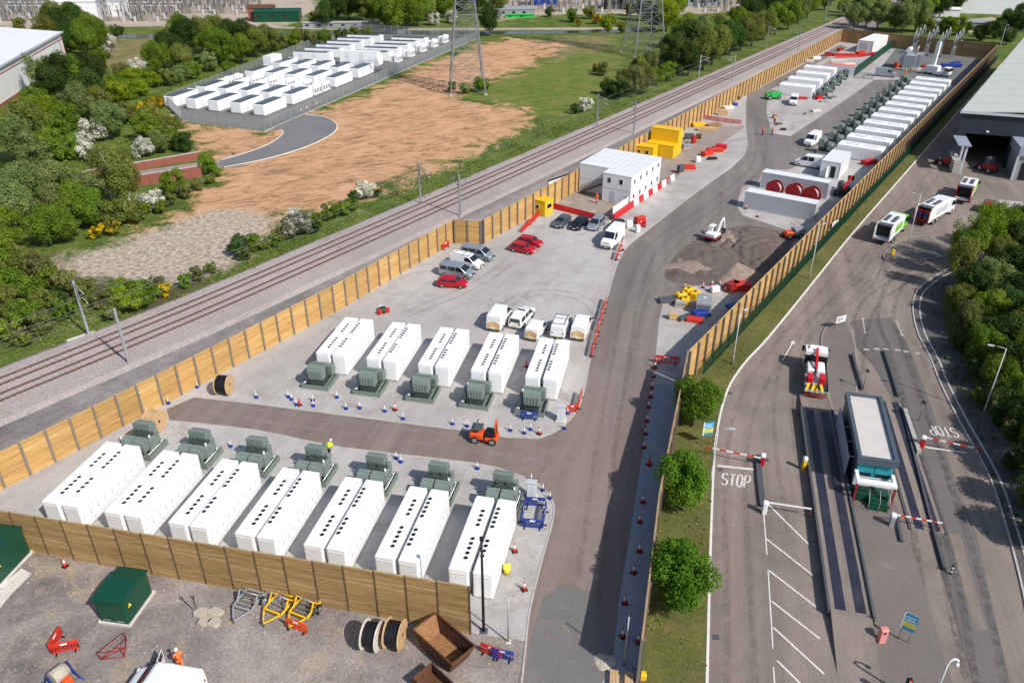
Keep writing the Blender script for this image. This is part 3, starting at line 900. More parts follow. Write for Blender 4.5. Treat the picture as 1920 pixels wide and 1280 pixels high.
# green mesh fence on the verge side of the long fence
def mesh_fence(label, pts, h, step=2.5, mat='fence_green', cat='fence', name='mesh_fence', bars=0.16, rails=3, bw=0.03):
    P = [Vector((p[0], p[1], 0)) for p in pts]
    t = thing(name, label, cat, P[0])
    for i in range(len(P) - 1):
        a, b = P[i], P[i + 1]
        L_ = (b - a).length
        d = (b - a) / L_
        k = max(1, round(L_ / step))
        s = L_ / k
        ang = math.atan2(d.y, d.x)
        key = (name, mat, round(s, 2), h)
        if key not in PANELS:
            m = MB()
            nb = int(s / bars)
            for q in range(nb):
                x = (q + 0.5) * s / nb
                m.box(x - bw / 2, x + bw / 2, -bw / 2, bw / 2, 0.05, h)
            for q in range(rails):
                z = 0.25 + (h - 0.5) * q / (rails - 1)
                m.box(0, s, -0.03, 0.03, z - 0.02, z + 0.02)
            pm = MB()
            pm.box(-0.04, 0.04, -0.04, 0.04, 0, h + 0.05)
            PANELS[key] = (m.mesh('panel', mat), pm.mesh('post', mat))
        for j in range(k):
            c = a + d * s * j - P[0]
            link('panel', PANELS[key][0], t, c, ang)
            link('post', PANELS[key][1], t, c, ang)
    return t
fr = [at(1284, 720) , at(1862, 114)]
dv = Vector((fr[1] - fr[0]).normalized())
nv = Vector((dv.y, -dv.x, 0))
mesh_fence('dark green mesh fence on the verge just outside the long timber fence', [fr[0] + nv * 0.9 + dv * 3, fr[1] + nv * 0.9], 2.0, 2.5)
gf = [at(1602, 143), at(1690, 76)]
def solid_green(label, a, b, h):
    t = thing('green_screen_fence', label, 'fence', a)
    L_ = (b - a).length
    k = round(L_ / 2.6)
    d = (b - a) / k
    ang = math.atan2(d.y, d.x)
    m = MB()
    s = d.length
    nb = 8
    for q in range(nb):
        m.box(q * s / nb, (q + 1) * s / nb - 0.02, -0.03 - 0.02 * (q % 2), 0.03, 0, h)
    me = m.mesh('panel', 'fence_green')
    pm = MB()
    pm.box(-0.05, 0.05, -0.09, 0.05, 0, h + 0.06)
    pme = pm.mesh('post', 'fence_green')
    for j in range(k):
        link('panel', me, t, d * j, ang)
        link('post', pme, t, d * j, ang)
solid_green('dark green boarded fence between the far storage pad and the grid transformer', gf[0], gf[1], 2.6)

# ------------------------------------------------------------------ battery cabinets and transformers
CL, CW, CHT = 8.8, 1.62, 2.72
def fan_group(ts):
    return ts
F4 = [0.215, 0.28, 0.345, 0.41]
F5 = [0.60, 0.662, 0.724, 0.786, 0.848]
G5 = [0.155, 0.218, 0.281, 0.344, 0.407]
G4 = [0.60, 0.665, 0.73, 0.795]
def make_cabinet(kind):
    """local: x across, y along (0 = near end, CL = far end); t counts from the far end"""
    t = thing('battery_cabinet', 'white battery cabinet', 'battery cabinet')
    mb = MB()
    mb.cham(0, CW, 0, CL, 0.14, CHT, 0.06)
    mb.build('housing', 'cabinet_white', t)
    m = MB()
    m.box(0.06, CW - 0.06, 0.08, CL - 0.08, 0.0, 0.14)
    m.build('plinth', 'mid_grey', t)
    # doors down both long sides: leaves set proud with open joints
    n = 9
    dm = MB()
    dw = (CL - 0.3) / n
    dm.box(-0.018, 0.018, 0.02, dw - 0.02, 0.22, CHT - 0.16)
    dm.box(-0.014, 0.014, dw - 0.018, dw + 0.018, 0.2, CHT - 0.14, 1)
    dm.box(-0.026, 0.026, 0.16, dw - 0.16, 0.34, 0.62, 2)
    dme = dm.mesh('door', ['cabinet_white', 'pale_grey', 'cabin_white'])
    hm = MB()
    hm.box(-0.035, 0.035, 0.09, 0.13, 1.05, 1.35)
    hm.box(-0.03, 0.03, 0.4, 0.52, 1.9, 1.98)
    hme = hm.mesh('handle', 'mid_grey')
    for sx in (0, CW):
        for i in range(n):
            d = link('door', dme, t, (sx, 0.15 + i * dw, 0))
            link('handle', hme, d)
    fm = MB()
    fm.cyl((0, 0, 0), (0, 0, 0.03), 0.185, 12)
    fm.tube([(0.2 * math.cos(a), 0.2 * math.sin(a), 0.025) for a in [2 * math.pi * k / 12 for k in range(13)]], 0.018, 4, 1, False)
    fme = fm.mesh('fan', ['black', 'cabinet_white'])
    fx, groups = (CW * 0.66, (F4, F5)) if kind == 0 else (CW * 0.2, (G5, G4))
    for g in groups:
        for q in g:
            link('fan', fme, t, (fx, CL * (1 - q), CHT + 0.004))
    for q in (0.12, CL - 0.3):
        for x in (0.12, CW - 0.24):
            lm = MB()
            lm.box(x, x + 0.12, q, q + 0.18, CHT - 0.01, CHT + 0.05)
            lm.build('lifting_lug', 'cabinet_white', t)
    em = MB()
    em.box(0.12, CW - 0.12, -0.02, 0.02, 0.3, CHT - 0.3)
    em.build('end_panel', 'cabinet_white', t)
    em2 = MB()
    em2.box(0.12, CW - 0.12, CL - 0.02, CL + 0.02, 0.3, CHT - 0.3)
    em2.build('end_panel', 'cabinet_white', t)
    return Stamp(t)
cabL, cabR = make_cabinet(0), make_cabinet(1)

def make_transformer():
    """local: y- side faces the cabinets, y+ side carries the tall cable box; x across; origin at tray centre"""
    t = thing('transformer', 'green transformer', 'transformer')
    m = MB()
    m.box(-1.45, 1.45, -1.3, 1.5, 0.0, 0.12)
    for a in ((-1.45, -1.36, -1.3, 1.5), (1.36, 1.45, -1.3, 1.5), (-1.36, 1.36, -1.3, -1.21), (-1.36, 1.36, 1.41, 1.5)):
        m.box(a[0], a[1], a[2], a[3], 0.12, 0.55)
    m.build('bund_tray', 'transformer_green', t)
    m = MB()
    m.cham(-0.75, 0.8, -0.35, 0.75, 0.2, 1.85, 0.06)
    m.build('tank', 'transformer_dark', t)
    # two radiator banks: closely set fins under a rounded cover
    for x0 in (-1.2, -0.02):
        m = MB()
        for k in range(11):
            x = x0 + 0.04 + k * 0.086
            m.box(x, x + 0.03, -1.2, -0.34, 0.75, 1.72)
        b = m.build('radiator_fins', 'transformer_green', t)
        c = MB()
        c.xprism([(-1.26, 1.0), (-1.26, 1.62), (-1.16, 1.84), (-0.95, 1.92), (-0.4, 1.98), (-0.34, 1.9), (-0.34, 1.0)], x0, x0 + 1.04)
        c.build('radiator_cover', 'transformer_green', t)
    # tall cable box on dark legs
    m = MB()
    m.xprism([(0.55, 1.25), (1.45, 1.25), (1.5, 2.2), (1.38, 2.5), (0.75, 2.66), (0.55, 2.52)], -0.95, 0.62)
    m.build('cable_box', 'transformer_green', t)
    m = MB()
    m.box(-0.98, 0.65, 0.50, 0.56, 2.0, 2.72)
    for k in range(5):
        m.box(-0.8 + k * 0.3, -0.74 + k * 0.3, 1.46, 1.54, 1.35, 2.2)
    m.box(-0.7, 0.6, -0.2, 0.45, 1.86, 2.02, 1)
    m.cyl((-0.55, 0.1, 2.0), (-0.55, 0.1, 2.4), 0.12, 8, 1)
    m.cyl((0.3, 0.1, 2.0), (0.3, 0.1, 2.3), 0.1, 8, 1)
    m.box(-0.75, 0.5, 0.5, 1.3, 0.2, 1.25, 1)
    for x in (-0.9, -0.15, 0.6):
        m.box(x, x + 0.08, 1.28, 1.36, 0.1, 1.26, 1)
    m.bar((-0.9, 1.32, 0.1), (-0.1, 1.32, 1.2), 0.06, 1)
    m.bar((0.65, 1.32, 0.1), (-0.1, 1.32, 1.2), 0.06, 1)
    m.build('frame', ['transformer_green', 'transformer_dark'], t)
    # side gear: termination boxes, valve pipe, white bushing
    m = MB()
    m.cham(0.84, 1.18, -0.5, 0.5, 0.5, 1.7, 0.04)
    m.cham(0.84, 1.12, 0.55, 1.05, 0.7, 2.05, 0.04)
    m.build('termination_box', 'transformer_green', t)
    m = MB()
    m.cyl((0.95, -0.1, 1.7), (0.95, -0.1, 2.02), 0.09, 8)
    m.tube([(1.2, -1.1, 0.62), (1.25, 0.2, 0.66), (1.22, 1.3, 0.62)], 0.045, 6)
    m.box(1.0, 1.2, 1.05, 1.25, 0.56, 0.66)
    m.build('bushing', 'white_paint', t)
    m = MB()
    for k in range(5):
        x = -0.6 + k * 0.3
        m.tube([(x, -1.3, 0.7), (x, -1.6, 0.55), (x + 0.05, -1.85, 0.12)], 0.045, 5)
    m.build('cables', 'cable_black', t)
    pad = MB()
    pad.box(-1.6, 1.6, -1.45, 1.65, -0.04, 0.055)
    pad.build('plinth', 'concrete', t)
    return Stamp(t)
trf = make_transformer()
TS = (1.1, 1.06, 1.1)

ZS = 0.035
def cab_pair(F, fwd, u, ang, lab, grp, gap=0.36):
    """F = far left corner on the ground, fwd = long axis unit vector pointing away from the camera"""
    base = F - fwd * CL
    cabL.put((base.x, base.y, ZS), ang, lab('left'), grp)
    b2 = base + u * (CW + gap)
    cabR.put((b2.x, b2.y, ZS), ang, lab('right'), grp)
AZN = 12.3
fwd, u = azdir(AZN), azdir(AZN + 90)
angN = math.radians(-AZN)
PT = [(200, 827), (309, 843), (420, 857), (540, 876), (655, 892), (770, 908), (893, 928)]
n0 = at(*PT[0], CHT)
n6 = at(*PT[6], CHT)
st = (n6 - n0) / 6
lastw = ['leftmost', 'second', 'third', 'middle', 'third from right', 'second from right', 'rightmost']
TRLAB = []
for i in range(7):
    F = n0 + st * i
    F.z = 0
    nm = 'left end' if i == 0 else ('right end, nearest the road bend' if i == 6 else None)
    def lab(side, i=i):
        return f'white battery cabinet, {side} of the {ORD[i]} pair from left in the front row'
    cab_pair(F, fwd, u, angN, lab, 'front row of battery cabinets')
    c = F + u * (CW + 0.25) + fwd * 2.35
    trf.put((c.x, c.y, ZS), angN, f'green finned transformer behind the {ORD[i]} cabinet pair from left, front row', 'transformers of the front row', TS)
# middle row (transformers on the near side)
PM = [(648, 594), (737, 602), (823, 613), (908, 622), (1012, 632)]
m0 = at(*PM[0], CHT)
m4 = at(*PM[4], CHT)
st2 = (m4 - m0) / 4
for i in range(5):
    F = m0 + st2 * i
    F.z = 0
    def lab(side, i=i):
        return f'white battery cabinet, {side} of the {ORD[i]} pair from left in the middle row'
    cab_pair(F, fwd, u, angN, lab, 'middle row of battery cabinets')
    c = F - fwd * (CL + 2.0) + u * (CW * 0.75)
    trf.put((c.x, c.y, ZS), angN + math.pi, f'green finned transformer before the {ORD[i]} cabinet pair from left, middle row', 'transformers of the middle row', TS)
# far right row along the verge fence; long axis across the site
fa, fb = at(1715, 147, CHT), at(1570, 270, CHT)
sa = (fa - fb) / 11
ax = sa.normalized()
across = Vector((ax.y, -ax.x, 0))            # towards the verge fence
angF = math.atan2(across.y, across.x) - math.pi / 2   # local y -> across
for i in range(12):
    c0 = fb + sa * i
    c0.z = 0
    for k, (cst, side) in enumerate(((cabR, 'nearer'), (cabL, 'farther'))):
        b = c0 + ax * (CW * k + 0.25 * k)
        o_ = b + ax * CW      # local x points against ax
        cst.put((o_.x, o_.y, ZS), angF, f'white battery cabinet, {side} of the {ORD[i]} pair from the near end, far right row', 'far right row of battery cabinets')
    c = c0 - across * 2.3 + ax * 1.7
    trf.put((c.x, c.y, ZS), angF + math.pi, f'green transformer at the {ORD[i]} cabinet pair from the near end, far right row', 'transformers of the far right row', TS)
# far left group: four pairs, transformers on their right
ga = at(1461, 158, CHT)
gb = at(1507, 125, CHT)
sb = (gb - ga) / 3
ax2 = sb.normalized()
ac2 = Vector((ax2.y, -ax2.x, 0))
angG = math.atan2(ac2.y, ac2.x) - math.pi / 2
for i in range(4):
    c0 = ga + sb * i
    c0.z = 0
    for k, (cst, side) in enumerate(((cabR, 'nearer'), (cabL, 'farther'))):
        o_ = c0 + ax2 * (CW * k + 0.25 * k + CW)
        cst.put((o_.x, o_.y, ZS), angG, f'white battery cabinet, {side} of the {ORD[i]} pair from the near end, short far left row', 'short far row of battery cabinets')
    c = c0 + ac2 * (CL + 2.1) + ax2 * 1.7
    trf.put((c.x, c.y, ZS), angG, f'green transformer at the {ORD[i]} cabinet pair from the near end, short far left row', 'transformers of the short far row', TS)

# ------------------------------------------------------------------ shipping containers and cabins
def container(label, corner, ang, L_, W_, H_, mat, name='shipping_container', cat='container', ribs=True, doors=True, roofmat=None, group=None):
    """corner = near left ground corner, local x along the length, y across (away)"""
    t = thing(name, label, cat, (corner.x, corner.y, 0.05), ang, group)
    m = MB()
    m.box(0.05, L_ - 0.05, 0.04, W_ - 0.04, 0.12, H_ - 0.1)
    m.build('wall', mat, t)
    m = MB()
    for z0, z1 in ((0.0, 0.16), (H_ - 0.14, H_)):
        for y0, y1 in ((0, 0.08), (W_ - 0.08, W_)):
            m.box(0, L_, y0, y1, z0, z1)
        for x0, x1 in ((0, 0.08), (L_ - 0.08, L_)):
            m.box(x0, x1, 0.08, W_ - 0.08, z0, z1)
    for x0 in (0, L_ - 0.12):
        for y0 in (0, W_ - 0.12):
            m.box(x0 - 0.004, x0 + 0.124, y0 - 0.004, y0 + 0.124, 0.16, H_ - 0.14)
    m.build('frame', mat, t)
    if ribs:
        m = MB()
        n = int(L_ / 0.28)
        for y, s in ((0.04, -1), (W_ - 0.04, 1)):
            m = MB()
            for k in range(n):
                x = 0.15 + k * (L_ - 0.3) / n
                m.box(x, x + 0.13, min(y, y + s * 0.036), max(y, y + s * 0.036), 0.17, H_ - 0.15)
            m.build('corrugation', mat, t)['kind'] = 'stuff'
    m = MB()
    m.box(0.08, L_ - 0.08, 0.08, W_ - 0.08, H_ - 0.09, H_ - 0.03)
    n = int(L_ / 0.6)
    for k in range(n):
        x = 0.2 + k * (L_ - 0.4) / n
        m.box(x, x + 0.3, 0.2, W_ - 0.2, H_ - 0.03, H_ - 0.012)
    m.build('roof', roofmat or mat, t)
    if doors:
        for k in range(2):
            m = MB()
            y0 = 0.13 + k * (W_ / 2 - 0.12)
            m.box(L_ - 0.05, L_ + 0.01, y0, y0 + W_ / 2 - 0.15, 0.18, H_ - 0.16)
            d = m.build('door', mat, t)
            b = MB()
            for q in (0.25, 0.7):
                yy = y0 + q * (W_ / 2 - 0.15)
                b.cyl((L_ + 0.04, yy, 0.2), (L_ + 0.04, yy, H_ - 0.2), 0.02, 6)
            b.build('lock_bar', 'galv', d)
    return t
q0, q1 = at(1393, 390), at(1520, 415)
container('pale grey corrugated shipping container nearest the excavator, in front of the red cable drums', q0, yaw(q0, q1), 12.1, 2.44, 3.0, 'pale_grey', roofmat='cabin_white')
q2 = at(1424, 352)
container('pale grey shipping container standing behind the red cable drums', q2, yaw(q0, q1), 12.1, 2.44, 3.0, 'pale_grey', roofmat='cabin_white')
# switch room: blue grey container office with an open door beside the vans
s0, s1 = at(1535, 332), at(1577, 339)
sw = container('blue-grey switch room container with open dark doorway beside the white vans', s0, yaw(s0, s1), 3.6, 8.6, 3.3, 'cabin_white', 'switch_room', 'container', False, False)
m = MB()
m.box(1.9, 2.8, -0.02, 0.03, 0.2, 2.4)
m.build('doorway', 'black', sw)
m = MB()
m.cbox((1.45, -0.45, 1.3), (0.9, 0.05, 2.1), 0, math.radians(75))
m.build('door', 'white_paint', sw)
# plain white tall container at the far end
t0, t1 = at(1605, 99), at(1632, 102)
wc = container('tall white container with a pale grey panel at the far end of the site', t0, yaw(t0, t1), 5.0, 17, 4.0, 'white_paint', 'tall_container', 'container', False, False)
m = MB()
m.box(0.6, 3.4, -0.03, 0.02, 1.3, 3.2)
m.build('panel', 'pale_grey', wc)
# orange edged container at the back of the short far row
t0 = at(1540, 137)
container('container with an orange edge at the back of the short far cabinet row', t0, angG + math.pi / 2, 9.2, 2.4, 2.6, 'cabin_white', doors=False, roofmat='orange')

# ------------------------------------------------------------------ welfare cabins, two storeys
o0 = at(1131, 323, 5.25)
o0.z = 0
wz = 2.6
AW = math.radians(-31)
def cabin(label, org, ang, L_, W_, H_, z0, mat, wins=(), roofmat=None, name='site_cabin', group=None, side_wins=(), door=None):
    """local x along the front, y away; window tuples (x, z, w, h) on the front, (y, z, w, h) on the right side"""
    t = thing(name, label, 'cabin', (org.x, org.y, z0), ang, group)
    m = MB()
    m.cham(0, L_, 0, W_, 0.05, H_ - 0.1, 0.04)
    m.build('wall', mat, t)
    m = MB()
    m.box(-0.03, L_ + 0.03, -0.03, W_ + 0.03, H_ - 0.1, H_)
    for k in range(int(L_ / 1.2)):
        m.box(0.2 + k * 1.2, 0.26 + k * 1.2, 0.05, W_ - 0.05, H_, H_ + 0.025)
    m.build('roof', roofmat or mat, t)
    m = MB()
    m.box(0.02, L_ - 0.02, 0.02, W_ - 0.02, 0, 0.06)
    m.build('base', 'mid_grey', t)
    for (x, z, ww, hh) in wins:
        m = MB()
        m.box(x, x + ww, -0.04, 0.01, z, z + hh)
        f = m.build('window', 'white_paint', t)
        m = MB()
        m.box(x + 0.05, x + ww - 0.05, -0.05, -0.035, z + 0.05, z + hh - 0.05)
        m.build('pane', 'glass', f)
    for (y, z, ww, hh) in side_wins:
        m = MB()
        m.box(L_ - 0.01, L_ + 0.04, y, y + ww, z, z + hh)
        f = m.build('window', 'white_paint', t)
        m = MB()
        m.box(L_ + 0.035, L_ + 0.05, y + 0.05, y + ww - 0.05, z + 0.05, z + hh - 0.05)
        m.build('pane', 'glass', f)
    if door:
        x, ww, hh = door
        m = MB()
        m.box(x, x + ww, -0.04, 0.01, 0.12, 0.12 + hh)
        d = m.build('door', 'pale_grey', t)
        m = MB()
        m.box(x + 0.08, x + 0.14, -0.09, -0.03, 1.0, 1.2)
        m.build('handle', 'mid_grey', d)
    return t
dxw = Vector((math.cos(AW), math.sin(AW), 0))
dyw = Vector((-math.sin(AW), math.cos(AW), 0))
# the front block is a column of cabins side by side running back; the left block stands farther back
RW = 2.74
for lvl, nm in ((0, 'ground floor'), (1, 'upper floor')):
    z_ = 0.05 + lvl * wz
    cabin(f'short grey-white site cabin on the {nm} of the block front, projecting towards the cars', o0, AW, 5.45, RW - 0.02, wz, z_, 'cabin_white',
          [(0.95, 0.95, 0.72, 0.95), (3.2, 0.95, 0.72, 0.95)] if lvl else [(4.5, 0.7, 0.62, 0.95)], 'cabin_white', group='stacked welfare cabins', side_wins=[(1.0, 1.0, 0.7, 0.85)], door=None if lvl else (1.6, 0.95, 2.0))
    for r_ in range(1, 5):
        org = o0 + dyw * (RW * r_) - dxw * 5.95
        cabin(f'long grey-white site cabin on the {nm}, {ORD[r_ - 1]} behind the projecting front', org, AW, 11.4, RW - 0.02, wz, z_, 'cabin_white', [], 'cabin_white', group='stacked welfare cabins', side_wins=[(1.0, 1.0, 0.7, 0.85)])
# stair
st_ = thing('outside_stair', 'dark steel outside stair up to the upper welfare cabins', 'stair', o0 - dxw * 5.4 + dyw * 1.55, AW)
for sy in (0.0, 0.95):
    m = MB()
    m.bar((0, sy, 0.1), (5.2, sy, 2.7), 0.1, 0, 0.2)
    m.build('stringer', 'dark_grey', st_)
    m = MB()
    m.bar((0, sy, 1.15), (5.2, sy, 3.75), 0.05)
    m.bar((0, sy, 0.65), (5.2, sy, 3.25), 0.035)
    for k in range(8):
        x = k * 0.74
        m.bar((x, sy, 0.1 + x * 0.5), (x, sy, 1.15 + x * 0.5), 0.04)
    m.build('handrail', 'dark_grey', st_)
for k in range(14):
    m = MB()
    m.box(0.1 + k * 0.37, 0.4 + k * 0.37, 0.06, 0.89, 0.16 + k * 0.185, 0.2 + k * 0.185)
    m.build('tread', 'galv_dark', st_)
# yellow cabins
y0 = Vector((23.6, 163.2, 0))
AY = math.radians(-30)
ydx = Vector((math.cos(AY), math.sin(AY), 0))
ydy = Vector((-math.sin(AY), math.cos(AY), 0))
cabin('low yellow site cabin with two square windows behind the white cabin block', y0, AY, 6.0, 2.6, 2.6, 0.05, 'yellow', [(0.9, 1.05, 0.75, 0.85), (2.6, 1.2, 0.7, 0.6), (4.3, 1.05, 0.75, 0.85)], group='yellow cabins')
yb = Vector((27.8, 164.3, 0))
cabin('yellow ground-level store under the raised yellow cabin', yb, AY, 6.1, 2.5, 2.6, 0.05, 'yellow', [], group='yellow cabins')
cabin('raised yellow cabin stacked on the rear yellow store', yb + ydy * 2.53, AY, 6.1, 2.5, 5.2, 0.05, 'yellow', [], group='yellow cabins')
kx = at(1001, 402)
cabin('small yellow kiosk with a dark window beside the timber fence and the red barrier wall', kx, yaw(at(1001, 402), at(1020, 407)), 2.3, 2.5, 2.7, 0.05, 'yellow', [(0.4, 1.2, 0.7, 0.7)], name='kiosk', side_wins=[(0.5, 1.2, 1.4, 0.9)])

# dark navy hoarding with white banner by the fence
ha, hb = at(1027, 364), at(1088, 342)
t = thing('hoarding', 'dark navy hoarding panel with a white banner between kiosk and cabins', 'hoarding', ha, yaw(ha, hb))
Lh = (hb - ha).length
m = MB(); m.box(0, Lh * 1.4, -0.04, 0.04, 0, 2.6); m.build('board', 'cladding_navy', t)
m = MB(); m.box(0.1, Lh * 0.95, -0.07, -0.045, 0.9, 2.3); m.build('banner', 'white_paint', t)

# ------------------------------------------------------------------ barriers: red and white block walls
def block_wall(prefix, a, b, n, h, pattern, d=0.45, group=None, word='block'):
    s = (b - a) / n
    ang = yaw(a, b)
    Ls = s.length
    meshes = {}
    for i in range(n):
        mt = pattern[i % len(pattern)]
        if mt not in meshes:
            m = MB()
            m.xprism([(-d / 2, 0), (d / 2, 0), (d / 2, 0.22), (d * 0.2, h * 0.85), (d * 0.16, h), (-d * 0.16, h), (-d * 0.2, h * 0.85), (-d / 2, 0.22)], 0.01, Ls - 0.01)
            m.box(Ls * 0.3, Ls * 0.42, -d / 2 - 0.01, d / 2 + 0.01, 0.0, 0.1)
            meshes[mt] = m.mesh('barrier_block', mt)
        o = link('barrier_block', meshes[mt], None, (a.x + s.x * i, a.y + s.y * i, 0.05), ang)
        tag(o, f'{ORD[i]} {"red" if mt == "red" else "white"} barrier block {prefix}', 'barrier', group)
block_wall('from the kiosk, low wall above dark cars', at(1037, 391), at(1115, 411), 6, 0.95, ['red'], group='barrier wall above the parked cars')
block_wall('from near end, under the white hoarding', at(1150, 414), at(1186, 388), 3, 1.15, ['red'], group='red wall along the cabins')
block_wall('from near end, wall along the welfare cabins', at(1187, 387), at(1263, 337), 9, 1.1, ['white_paint', 'red'], group='red and white wall along the cabins')
t = thing('hoarding', 'white hoarding above the red barrier blocks at the corner of the cabin yard', 'hoarding', at(1150, 412) + Vector((0, 0.5, 0)), yaw(at(1150, 414), at(1186, 388)))
m = MB(); m.box(0, 6.2, 0.1, 0.16, 0, 2.0); m.build('board', 'white_paint', t)
m = MB()
for k in range(4):
    m.bar((0.3 + k * 1.8, 0.2, 1.8), (0.3 + k * 1.8, 1.2, 0), 0.07)
m.build('brace', 'wood_drum', t)
# ------------------------------------------------------------------ vegetation
def leaf_mat(name, stops, trans=0.35):
    m = bpy.data.materials.new(name)
    m.use_nodes = True
    N, L = m.node_tree.nodes, m.node_tree.links
    for n_ in list(N):
        if n_.type == 'BSDF_PRINCIPLED':
            N.remove(n_)
    out = [n_ for n_ in N if n_.type == 'OUTPUT_MATERIAL'][0]
    a = N.new('ShaderNodeAttribute')
    a.attribute_name = 'tint'
    col = nramp(N, L, a.outputs['Fac'], stops)
    oi = N.new('ShaderNodeObjectInfo')
    hs = N.new('ShaderNodeHueSaturation')
    mr = N.new('ShaderNodeMapRange')
    mr.inputs['To Min'].default_value = 0.8
    mr.inputs['To Max'].default_value = 1.2
    L.new(oi.outputs['Random'], mr.inputs['Value'])
    L.new(mr.outputs[0], hs.inputs['Value'])
    mr2 = N.new('ShaderNodeMapRange')
    mr2.inputs['To Min'].default_value = 0.485
    mr2.inputs['To Max'].default_value = 0.515
    ml = nmath(N, L, 'FRACT', nmath(N, L, 'MULTIPLY', oi.outputs['Random'], 7.3))
    L.new(ml, mr2.inputs['Value'])
    L.new(mr2.outputs[0], hs.inputs['Hue'])
    L.new(col, hs.inputs['Color'])
    d = N.new('ShaderNodeBsdfDiffuse')
    t = N.new('ShaderNodeBsdfTranslucent')
    L.new(hs.outputs[0], d.inputs['Color'])
    L.new(hs.outputs[0], t.inputs['Color'])
    mx = N.new('ShaderNodeMixShader')
    mx.inputs[0].default_value = trans
    L.new(d.outputs[0], mx.inputs[1])
    L.new(t.outputs[0], mx.inputs[2])
    L.new(mx.outputs[0], out.inputs['Surface'])
    MATS[name] = m
leaf_mat('leaf_green', [(0.0, (0.078, 0.143, 0.016)), (0.5, (0.146, 0.234, 0.026)), (1.0, (0.253, 0.335, 0.046))])
leaf_mat('leaf_dark', [(0.0, (0.030, 0.060, 0.015)), (0.5, (0.057, 0.102, 0.024)), (1.0, (0.105, 0.158, 0.042))])
leaf_mat('leaf_pale', [(0.0, (0.095, 0.148, 0.040)), (0.5, (0.182, 0.247, 0.072)), (1.0, (0.344, 0.386, 0.157))])
leaf_mat('leaf_lime', [(0.0, (0.112, 0.175, 0.013)), (0.5, (0.200, 0.275, 0.020)), (1.0, (0.300, 0.362, 0.037))])
leaf_mat('leaf_olive', [(0.0, (0.094, 0.120, 0.027)), (0.5, (0.176, 0.206, 0.045)), (1.0, (0.311, 0.320, 0.083))])
leaf_mat('leaf_brown', [(0.0, (0.088, 0.086, 0.030)), (0.5, (0.167, 0.173, 0.055)), (1.0, (0.255, 0.287, 0.089))])
leaf_mat('leaf_vivid', [(0.0, (0.065, 0.127, 0.013)), (0.5, (0.115, 0.213, 0.022)), (1.0, (0.201, 0.299, 0.041))])
leaf_mat('blossom', [(0.0, (0.080, 0.110, 0.039)), (0.28, (0.200, 0.230, 0.116)), (0.40, (0.620, 0.600, 0.504)), (1.0, (0.800, 0.780, 0.698))], 0.25)
leaf_mat('half_blossom', [(0.0, (0.08, 0.10, 0.04)), (0.55, (0.15, 0.15, 0.09)), (0.68, (0.50, 0.47, 0.40)), (1.0, (0.72, 0.68, 0.62))], 0.25)
leaf_mat('gorse', [(0.0, (0.05, 0.07, 0.015)), (0.45, (0.10, 0.11, 0.02)), (0.6, (0.55, 0.36, 0.015)), (1.0, (0.72, 0.50, 0.02))], 0.2)
leaf_mat('grass_blade', [(0.0, (0.090, 0.122, 0.023)), (0.5, (0.164, 0.215, 0.039)), (1.0, (0.359, 0.315, 0.117))], 0.3)

def quads_mesh(name, C, Nn, size, tint, mat, rng, elong=1.6):
    n = len(C)
    r = rng.normal(size=(n, 3))
    a = np.cross(Nn, r)
    a /= np.linalg.norm(a, axis=1, keepdims=True) + 1e-9
    b = np.cross(Nn, a)
    b /= np.linalg.norm(b, axis=1, keepdims=True) + 1e-9
    s = size[:, None]
    V = np.stack([C - a * s * 0.5, C - b * s * 0.5 * elong * 0.6 + Nn * s * 0.12, C + a * s * 0.5, C + b * s * 0.5 * elong * 0.6 + Nn * s * 0.12], 1).reshape(-1, 3)
    me = bpy.data.meshes.new(name)
    me.vertices.add(4 * n)
    me.vertices.foreach_set('co', V.ravel())
    me.loops.add(4 * n)
    me.loops.foreach_set('vertex_index', np.arange(4 * n))
    me.polygons.add(n)
    me.polygons.foreach_set('loop_start', np.arange(0, 4 * n, 4))
    me.polygons.foreach_set('loop_total', np.full(n, 4))
    at_ = me.attributes.new('tint', 'FLOAT', 'FACE')
    at_.data.foreach_set('value', np.clip(tint, 0, 1).astype(np.float32))
    me.update(calc_edges=True)
    me.materials.append(MATS[mat])
    return me
def crown_mesh(seed, R, Hh, n, leaf, nb, z0, mat='leaf_green', ragged=0.5):
    """leaf faces spread through overlapping lobes; R radius, Hh height of crown, z0 its underside"""
    g = np.random.default_rng(seed)
    B, BR, BT = [], [], []
    while len(B) < nb:
        p = g.uniform(-1, 1, 3)
        rr = np.linalg.norm(p)
        if rr > 1 or rr < 0.25:
            continue
        # rounder at the top, drawn in at the foot
        w_ = 1.0 - 0.35 * max(0, -p[2])
        q = np.array([p[0] * R * 0.82 * w_, p[1] * R * 0.82 * w_, z0 + (p[2] * 0.5 + 0.5) * Hh * 0.82 + Hh * 0.06])
        B.append(q)
        BR.append(R * g.uniform(0.13, 0.36))
        BT.append(g.uniform(0.1, 0.9))
    B, BR, BT = np.array(B), np.array(BR), np.array(BT)
    k = g.choice(nb, n, p=(BR ** 2) / (BR ** 2).sum())
    d = g.normal(size=(n, 3))
    d[:, 2] += 0.35
    d /= np.linalg.norm(d, axis=1, keepdims=True)
    rad = BR[k] * (1 - ragged * g.random(n) ** 1.6 + 0.12 * g.random(n))
    C = B[k] + d * rad[:, None] * np.array([1, 1, min(1.3, Hh / (2 * R)) + 0.15])
    C[:, 2] = np.maximum(C[:, 2], 0.05)
    Nn = d + g.normal(size=(n, 3)) * 0.4
    Nn[:, 2] += 0.3
    Nn /= np.linalg.norm(Nn, axis=1, keepdims=True)
    tint = 0.55 * BT[k] + 0.45 * g.random(n) + 0.1 * (g.random(n) > 0.9)
    return quads_mesh('crown', C, Nn, leaf * g.uniform(0.55, 1.3, n), tint, mat, g)
